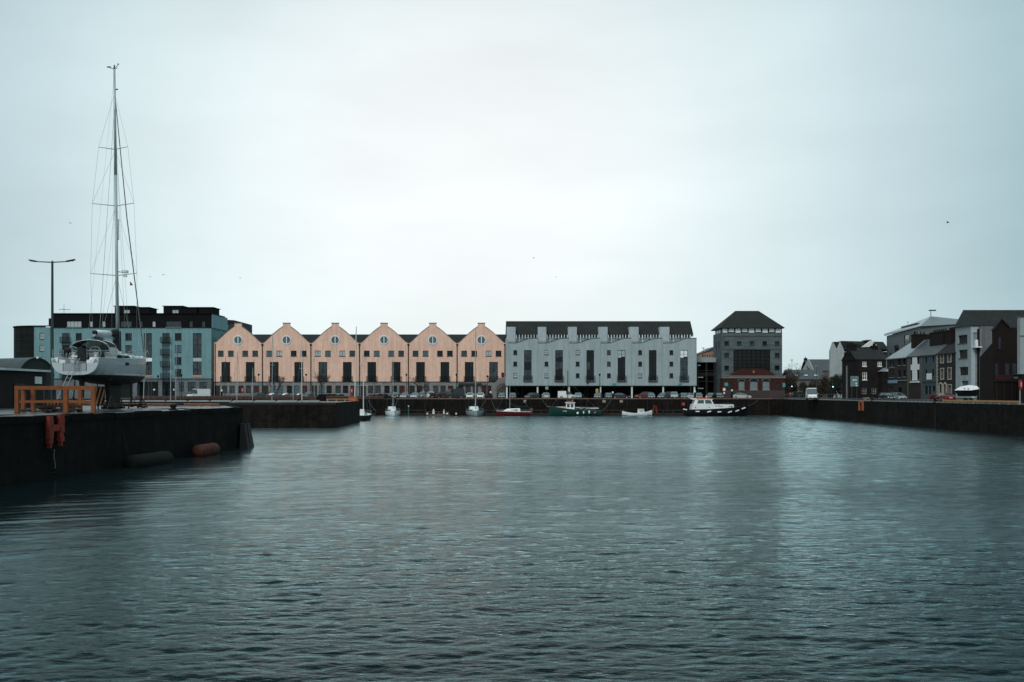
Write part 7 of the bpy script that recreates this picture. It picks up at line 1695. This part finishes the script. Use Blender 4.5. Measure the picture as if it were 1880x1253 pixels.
xx = X(750, 228); t = thing('channel_marker', 'slim green marker post by the wall left of the work pontoon', 'post', (xx, 228, 0)); MB().tube((xx, 228, -.5), (xx, 228, 2.1), .16, .13, 8).build('post', mat('marker_green', (.015, .12, .10), .7), t); MB().tube((xx, 228, 2.1), (xx, 228, 2.35), .15, .1, 8).build('cap', WHITE, t)
def buoycase(u, Y, v0, v1, w, m, label, base=QZ):
    xx = X(u, Y); t = thing('lifebuoy_stand', label, 'lifebuoy', (xx, Y, base)); hw = w * Y / F / 2; z0, z1 = Z(v1, Y), Z(v0, Y); zc = (z0 + z1) / 2
    n = 14; P = [(xx + hw * math.cos(a), (z1 - z0) / 2 * math.sin(a) + zc) for a in [2 * math.pi * k / n for k in range(n)]]
    MB().prism([(p[0], Y - .15, p[1]) for p in P], [(p[0], Y + .05, p[1]) for p in P]).build('case', m, t)
    MB().box(xx - hw * .3, xx + hw * .35, Y - .19, Y - .152, zc - (z1 - z0) * .2, zc + (z1 - z0) * .25).build('notice', mat('case_notice', (.45, .30, .28), .6), t)
    MB().tube((xx, Y + .1, base), (xx, Y + .1, zc), .06, .06, 6).build('post', STEEL, t)
buoycase(445.5, 247, 711, 722, 6.5, RED, 'red lifebuoy stand before the first peach gable')
buoycase(645.8, 240, 712, 724, 5.5, RED, 'red lifebuoy stand left of the thick white mast')
buoycase(1096, 245, 713.5, 722, 5.5, mat('yellow_case', (.45, .28, .03), .5), 'yellow lifebuoy case below the fourth grey bay')
buoycase(1873.5, 119, 697, 716, 6.5, RED, 'red lifebuoy stand at the far right on the quay edge')
# traffic lights with a lit pale lamp
lit = bpy.data.materials.new('traffic_lamp_lit'); lit.use_nodes = True; b_ = lit.node_tree.nodes['Principled BSDF']; b_.inputs['Base Color'].default_value = (.3, .6, .55, 1); b_.inputs['Emission Color'].default_value = (.55, 1, .92, 1); b_.inputs['Emission Strength'].default_value = 1.6
for (u, Y, v, l) in ((1529, 205, 708, 'traffic light with a lit pale green lamp before the dark hedge'), (1453.7, 238, 707.5, 'traffic light with lit lamp by the bare bushes at the quay corner')):
    xx = X(u, Y); t = thing('traffic_light', l, 'traffic light', (xx, Y, QZ)); z = Z(v, Y); k = Y / 205
    MB().tube((xx, Y + .1, QZ), (xx, Y + .1, z), .06, .06, 6).build('pole', BLACK, t); h = MB().box(xx - .3, xx + .3, Y - .12, Y + .09, z - .62, z + .5).build('head', BLACK, t)
    for kk, (dz, m_) in enumerate(((.3, GLASSV), (0, GLASSV), (-.3, lit))): MB().cyl((xx, Y - .15, z + dz), (xx, Y - .121, z + dz), .13, 12).build('lamp', m_, h)
t = thing('road_sign', 'large green direction sign with pale symbols before the stone house', 'sign', (X(1568.5, 200), 200, QZ)); Y = 200
a, b = X(1561.3, Y), X(1576, Y); MB().box(a, b, Y - .05, Y, Z(710, Y), Z(691, Y)).build('panel', mat('sign_green_grey', (.10, .19, .19), .5, .1, 4), t)
mb = MB(); fS = Face(0, Y - .05, 1, 0)
for (u0_, u1_, v0_, v1_) in ((1565.5, 1569, 697, 699.5), (1570.2, 1572.5, 697, 699), (1570.3, 1573.3, 703, 705.3), (1571, 1574, 707, 709)): mb.fbox(fS, X(u0_, Y), X(u1_, Y), Z(v1_, Y), Z(v0_, Y), .003, .015)
mb.build('symbol', WHITE, t); mb = MB()
for (u0_, u1_, v0_, v1_) in ((1561.8, 1568.5, 701, 709.6), (1573, 1575.5, 692, 699)): mb.fbox(fS, X(u0_, Y), X(u1_, Y), Z(v1_, Y), Z(v0_, Y), .001, .006)
mb.build('map_patch', mat('sign_blue_grey', (.14, .20, .24), .5), t)
for xx in (a + .3, b - .3): MB().tube((xx, Y + .06, QZ), (xx, Y + .06, Z(691, Y)), .06, .06, 6).build('post', DKGREY, t)
xx = X(1556, 208); t = thing('street_lamp', 'tall pale slim pole left of the direction sign', 'pole', (xx, 208, QZ)); MB().tube((xx, 208, QZ), (xx, 208, Z(672, 208)), .09, .06, 6).build('pole', mat('pale_pole', (.11, .12, .12), .6), t); MB().box(xx - .3, xx + .1, 207.9, 208.1, Z(672, 208), Z(671, 208)).build('head', DKGREY, t)
for (u, Y, vt, l) in ((1499, 250, 673, 'thin lamp pole with pale head before the cottage roof'), (1454, 300, 662, 'thin dark lamp pole above the bare bushes'), (1291.5, 275, 640, 'thin dark lamp pole beside the orange brick building')):
    xx = X(u, Y); t = thing('street_lamp', l, 'street lamp', (xx, Y, QZ)); MB().tube((xx, Y, QZ), (xx, Y, Z(vt, Y)), .08, .05, 6).build('pole', DKGREY, t); MB().box(xx - .45, xx + .3, Y - .12, Y + .12, Z(vt, Y), Z(vt - 1.2, Y)).build('head', STEEL if vt == 673 else DKGREY, t)
# guard ladder and orange post on the right wall
s0 = rs(1582); t = thing('ladder_guard', 'orange ladder guard on the right quay wall below the stone house', 'ladder', (*fr.p(s0, QZ)[:2], QZ)); mb = MB()
for d in (-1.2, .6): mb.fbox(fr, s0 + d, s0 + d + .55, 2.1, QZ + .05, .02, .22)
mb.fbox(fr, s0 - .6, s0 + .55, QZ - .3, QZ + .02, .02, .2); mb.build('stile', mat('orange_brown', (.30, .10, .035), .7, .2, 2), t)
t = thing('concrete_cap', 'small pale concrete block on the right quay beside the orange ladder guard', 'block', (*fr.p(rs(1587), QZ)[:2], QZ)); MB().fbox(fr, rs(1585), rs(1591), QZ + .47, QZ + .62, -.5, .05).fbox(fr, rs(1586), rs(1590), QZ + .005, QZ + .469, -.15, .02).build('body', mat('beige_block', (.30, .24, .17), .8), t)
# railing in front of the peach building and long dark planters
def fence(a, b, Y, h, label, m=BLACK, step=.35, wall_h=0):
    t = thing('railing', label, 'railing', (X(a, Y), Y, QZ)); x0, x1 = X(a, Y), X(b, Y); mb = MB()
    mb.box(x0, x1, Y - .03, Y + .03, QZ + h - .05, QZ + h); mb.box(x0, x1, Y - .03, Y + .03, QZ + .15 + wall_h, QZ + .2 + wall_h)
    x = x0
    while x < x1: mb.box(x - .02, x + .02, Y - .02, Y + .02, QZ + .01 + wall_h, QZ + h - .051); x += step
    mb.build('bars', m, t)
    if wall_h: MB().box(x0, x1, Y - .15, Y + .15, QZ + .01, QZ + wall_h).build('base', mat('dark_wall_base', (.035, .03, .028), .9, .2, 1), t)
fence(398, 600, 250.5, 1.5, 'black railing on a dark base before the left peach gables', wall_h=.7)
fence(676, 905, 251.5, 1.45, 'black railing on a dark base before the right peach gables', wall_h=.8)
fence(1440, 1556, 233.3, 1.1, 'grey guard railing at the quay corner by the traffic lights', mat('guard_grey', (.10, .11, .11), .6), .5)
fence(1600, 1628, 208, 1.2, 'dark railing before the stone house', BLACK, .3)
# people: two walkers seen tiny on the quay
# dark hut and reddish planters on the second pier end
def hut():
    Y = 172; t = thing('equipment_hut', 'dark low box and reddish crate at the end of the second pier', 'hut', (X(590, Y), Y, QZ)); x = lambda u: X(u, Y)
    MB().box(x(570), x(583), Y - 1, Y + 1, QZ + .003, Z(728, Y)).build('crate', BRICKB, t); MB().box(x(586), x(597), Y - 1, Y + 1, QZ + .003, Z(724, Y)).build('box', CLAD, t)
    g = MB(); g.box(x(600), x(636), Y - .8, Y + .8, QZ + .003, Z(730, Y)); g.box(x(600), x(636), Y - .85, Y + .85, Z(730, Y) + .003, Z(729, Y)); g.build('bench', mat('dark_bench', (.03, .03, .032), .8), t)
    t = thing('edge_beam', 'yellow edge beam along the end of the second pier', 'beam', (x(620), 150, QZ)); g = MB(); g.box(x(603), x(656), 170.0, 170.25, QZ + .30, QZ + .42)
    for k in range(4): g.box(x(604) + k * 1.5, x(604) + .2 + k * 1.5, 170.02, 170.22, QZ + .003, QZ + .30)
    g.build('beam', YEL, t)
    t = thing('edge_beam', 'orange marker block under the red lifebuoy at the second pier end', 'block', (X(644, 174), 174, QZ)); MB().box(X(640, 174), X(656, 174), 173.8, 174.3, QZ + .003, QZ + .75).build('block', mat('orange_block', (.32, .09, .04), .7), t)
hut()
pile('rope_heap', 'brown heap of nets on the quay left of the big dark van', 'nets', X(808, 237), 237, 5, 1.6, 1.6, mat('net_brown', (.05, .035, .03), .95, .4, 2), 60, 9)

# ------------------------------------------------------------------ trees and bushes
def branches(mb, tw, p, d, L, r, depth, rnd, spread=.5):
    q = p + d * L; mb.tube(p, q, r, r * .68, 5 if depth > 2 else 3)
    if depth == 0: return
    for k in range(3 if depth > 1 else 4):
        nd = (d + Vector((rnd.uniform(-1, 1), rnd.uniform(-1, 1), rnd.uniform(-.35, .75))) * spread).normalized()
        s = rnd.uniform(.45, 1) ; branches(tw if depth <= 3 else mb, tw, p + d * L * s, nd, L * rnd.uniform(.62, .82), r * .58, depth - 1, rnd, spread * 1.08)
def bare_tree(u, Y, vt, label, seed, sc=1., grp='bare street trees', w=.62):
    rnd = random.Random(seed); xx = X(u, Y); h = (Z(vt, Y) - QZ); t = thing('bare_tree', label, 'tree', (xx, Y, QZ), grp); a, b = MB(), MB()
    branches(a, b, Vector((xx, Y, QZ)), Vector((rnd.uniform(-.05, .05), 0, 1)).normalized(), h * .34, h * .022, 5, rnd, w)
    a.build('trunk', BARK, t); b.build('crown', BARK, t)
bare_tree(509, 249, 678, 'bare winter tree before the second peach gable', 4)
bare_tree(590, 249, 676, 'bare winter tree before the third peach gable left window', 5)
bare_tree(773, 249, 676, 'bare winter tree below the fifth round window', 8)
bare_tree(889, 250, 692, 'small bare tree at the foot of the staircase', 12)
bare_tree(1447, 262, 662, 'bare bushy tree just right of the tower block', 21, w=.8)
bare_tree(1457, 266, 664, 'second bare bushy tree right of the tower block, nearer the cottage', 22, w=.85)
bare_tree(1275, 300, 646, 'bare tree top between grey block and orange brick building', 25)
def leafy(name, label, cx, cy, z0, rx, ry, rz_, n, m, seed, cat='bush', trunk=True):
    rnd = random.Random(seed); t = thing(name, label, cat, (cx, cy, z0)); mb = MB(); V = []; Fc = []
    cl = [(rnd.uniform(-.75, .75), rnd.uniform(-.7, .7), rnd.uniform(.15, .85), rnd.uniform(.22, .42)) for _ in range(16)]
    for i in range(n):
        c = rnd.choice(cl); a, e = rnd.uniform(0, 6.28), math.asin(rnd.uniform(-1, 1)); r_ = c[3] * rnd.uniform(.55, 1.08)
        p = Vector((cx + rx * (c[0] + r_ * math.cos(a) * math.cos(e)), cy + ry * (c[1] + r_ * math.sin(a) * math.cos(e)), z0 + max(.02, rz_ * (c[2] * .8 + r_ * .6 * math.sin(e)))))
        s = rnd.uniform(.10, .24); u_ = Vector((rnd.uniform(-1, 1), rnd.uniform(-1, 1), rnd.uniform(-1, 1))).normalized(); v_ = u_.orthogonal().normalized(); k = len(V)
        V += [p - u_ * s, p + v_ * s * .6, p + u_ * s, p - v_ * s * .6]; Fc.append((k, k + 1, k + 2, k + 3))
    mb.mesh(V, Fc); mb.build('foliage', m, t)
    if trunk:
        k = MB()
        for _ in range(7): k.tube((cx + rnd.uniform(-.2, .2) * rx, cy, z0), (cx + rnd.uniform(-.7, .7) * rx, cy + rnd.uniform(-.5, .5) * ry, z0 + rz_ * rnd.uniform(.5, .8)), .10, .03, 5)
        k.build('trunk', BARK, t)
for (u, Y, vt, wpx, m_, l, sd) in ((1449, 258, 672, 34, LEAFB, 'brown twiggy thicket at the right foot of the tower', 31), (1489, 262, 694, 34, LEAFD, 'dark evergreen bush behind the white van', 32), (1512, 255, 682, 44, LEAFB, 'tall brown hedge right of the skylit cottage', 33), (1537, 250, 679, 40, LEAFD, 'dark tall hedge between cottage and stone house', 34), (1468, 250, 717, 26, LEAFD, 'low dark bush behind the white car on the road', 35)):
    leafy('bush', l, X(u, Y), Y, QZ, wpx * Y / F / 2 / .95, 2.2, (Z(vt, Y) - QZ) * 1.02, 5200, m_, sd)
for (u, l, sd) in ((622, 'dark low shrub behind the second pier bench', 41), (690, 'dark low shrub below the fourth peach gable', 42), (705, 'dark shrub behind the white sailing boat mast', 43), (610, 'dark low shrub right of the third bare trunk', 44), (1725, 'dark shrub with reddish leaves before the black house', 45)):
    Y = 247 if u < 1700 else 172
    leafy('shrub', l, X(u, Y), Y, QZ, 1.7, 1.0, 1.35, 1400, LEAFD if u < 1700 else mat('reddish_leaf', (.14, .02, .018), .9, .3, 2), sd)

# ------------------------------------------------------------------ gulls
for (u, v, D, s, l) in ((129, 410, 190, .45, 'dark gull in the sky left of the mast above the lamp'), (276, 509, 160, .28, 'tiny gull right of the yacht mast above the black penthouse'), (300, 505, 150, .34, 'small gull farther right of the yacht mast'), (441, 511, 170, .28, 'tiny gull above the first peach gable'), (980, 474, 170, .38, 'small gull high above the grey block'), (1021, 509, 180, .28, 'tiny gull above the second grey bay'), (1740, 409, 160, .7, 'dark gull high in the sky at right')):
    xx, zz = X(u, D), Z(v, D); t = thing('gull', l, 'bird', (xx, D, zz), 'gulls in the sky'); MB().ell((xx, D, zz), (s * .30, s * .3, s * .11), 8, 5).ell((xx + s * .3, D, zz + .02), (s * .1, s * .08, s * .08), 6, 4).build('body', GULLB, t)
    for sg in (1, -1): MB().box8([(xx - .02, D, zz), (xx + s * .2, D, zz), (xx + s * .1 + sg * s * .45, D + sg * s * .7, zz + s * .22), (xx - s * .1 + sg * s * .45, D + sg * s * .7, zz + s * .22), (xx - .02, D, zz + .04), (xx + s * .2, D, zz + .04), (xx + s * .1 + sg * s * .45, D + sg * s * .7, zz + s * .24), (xx - s * .1 + sg * s * .45, D + sg * s * .7, zz + s * .24)]).build('wing', GULLB, t)
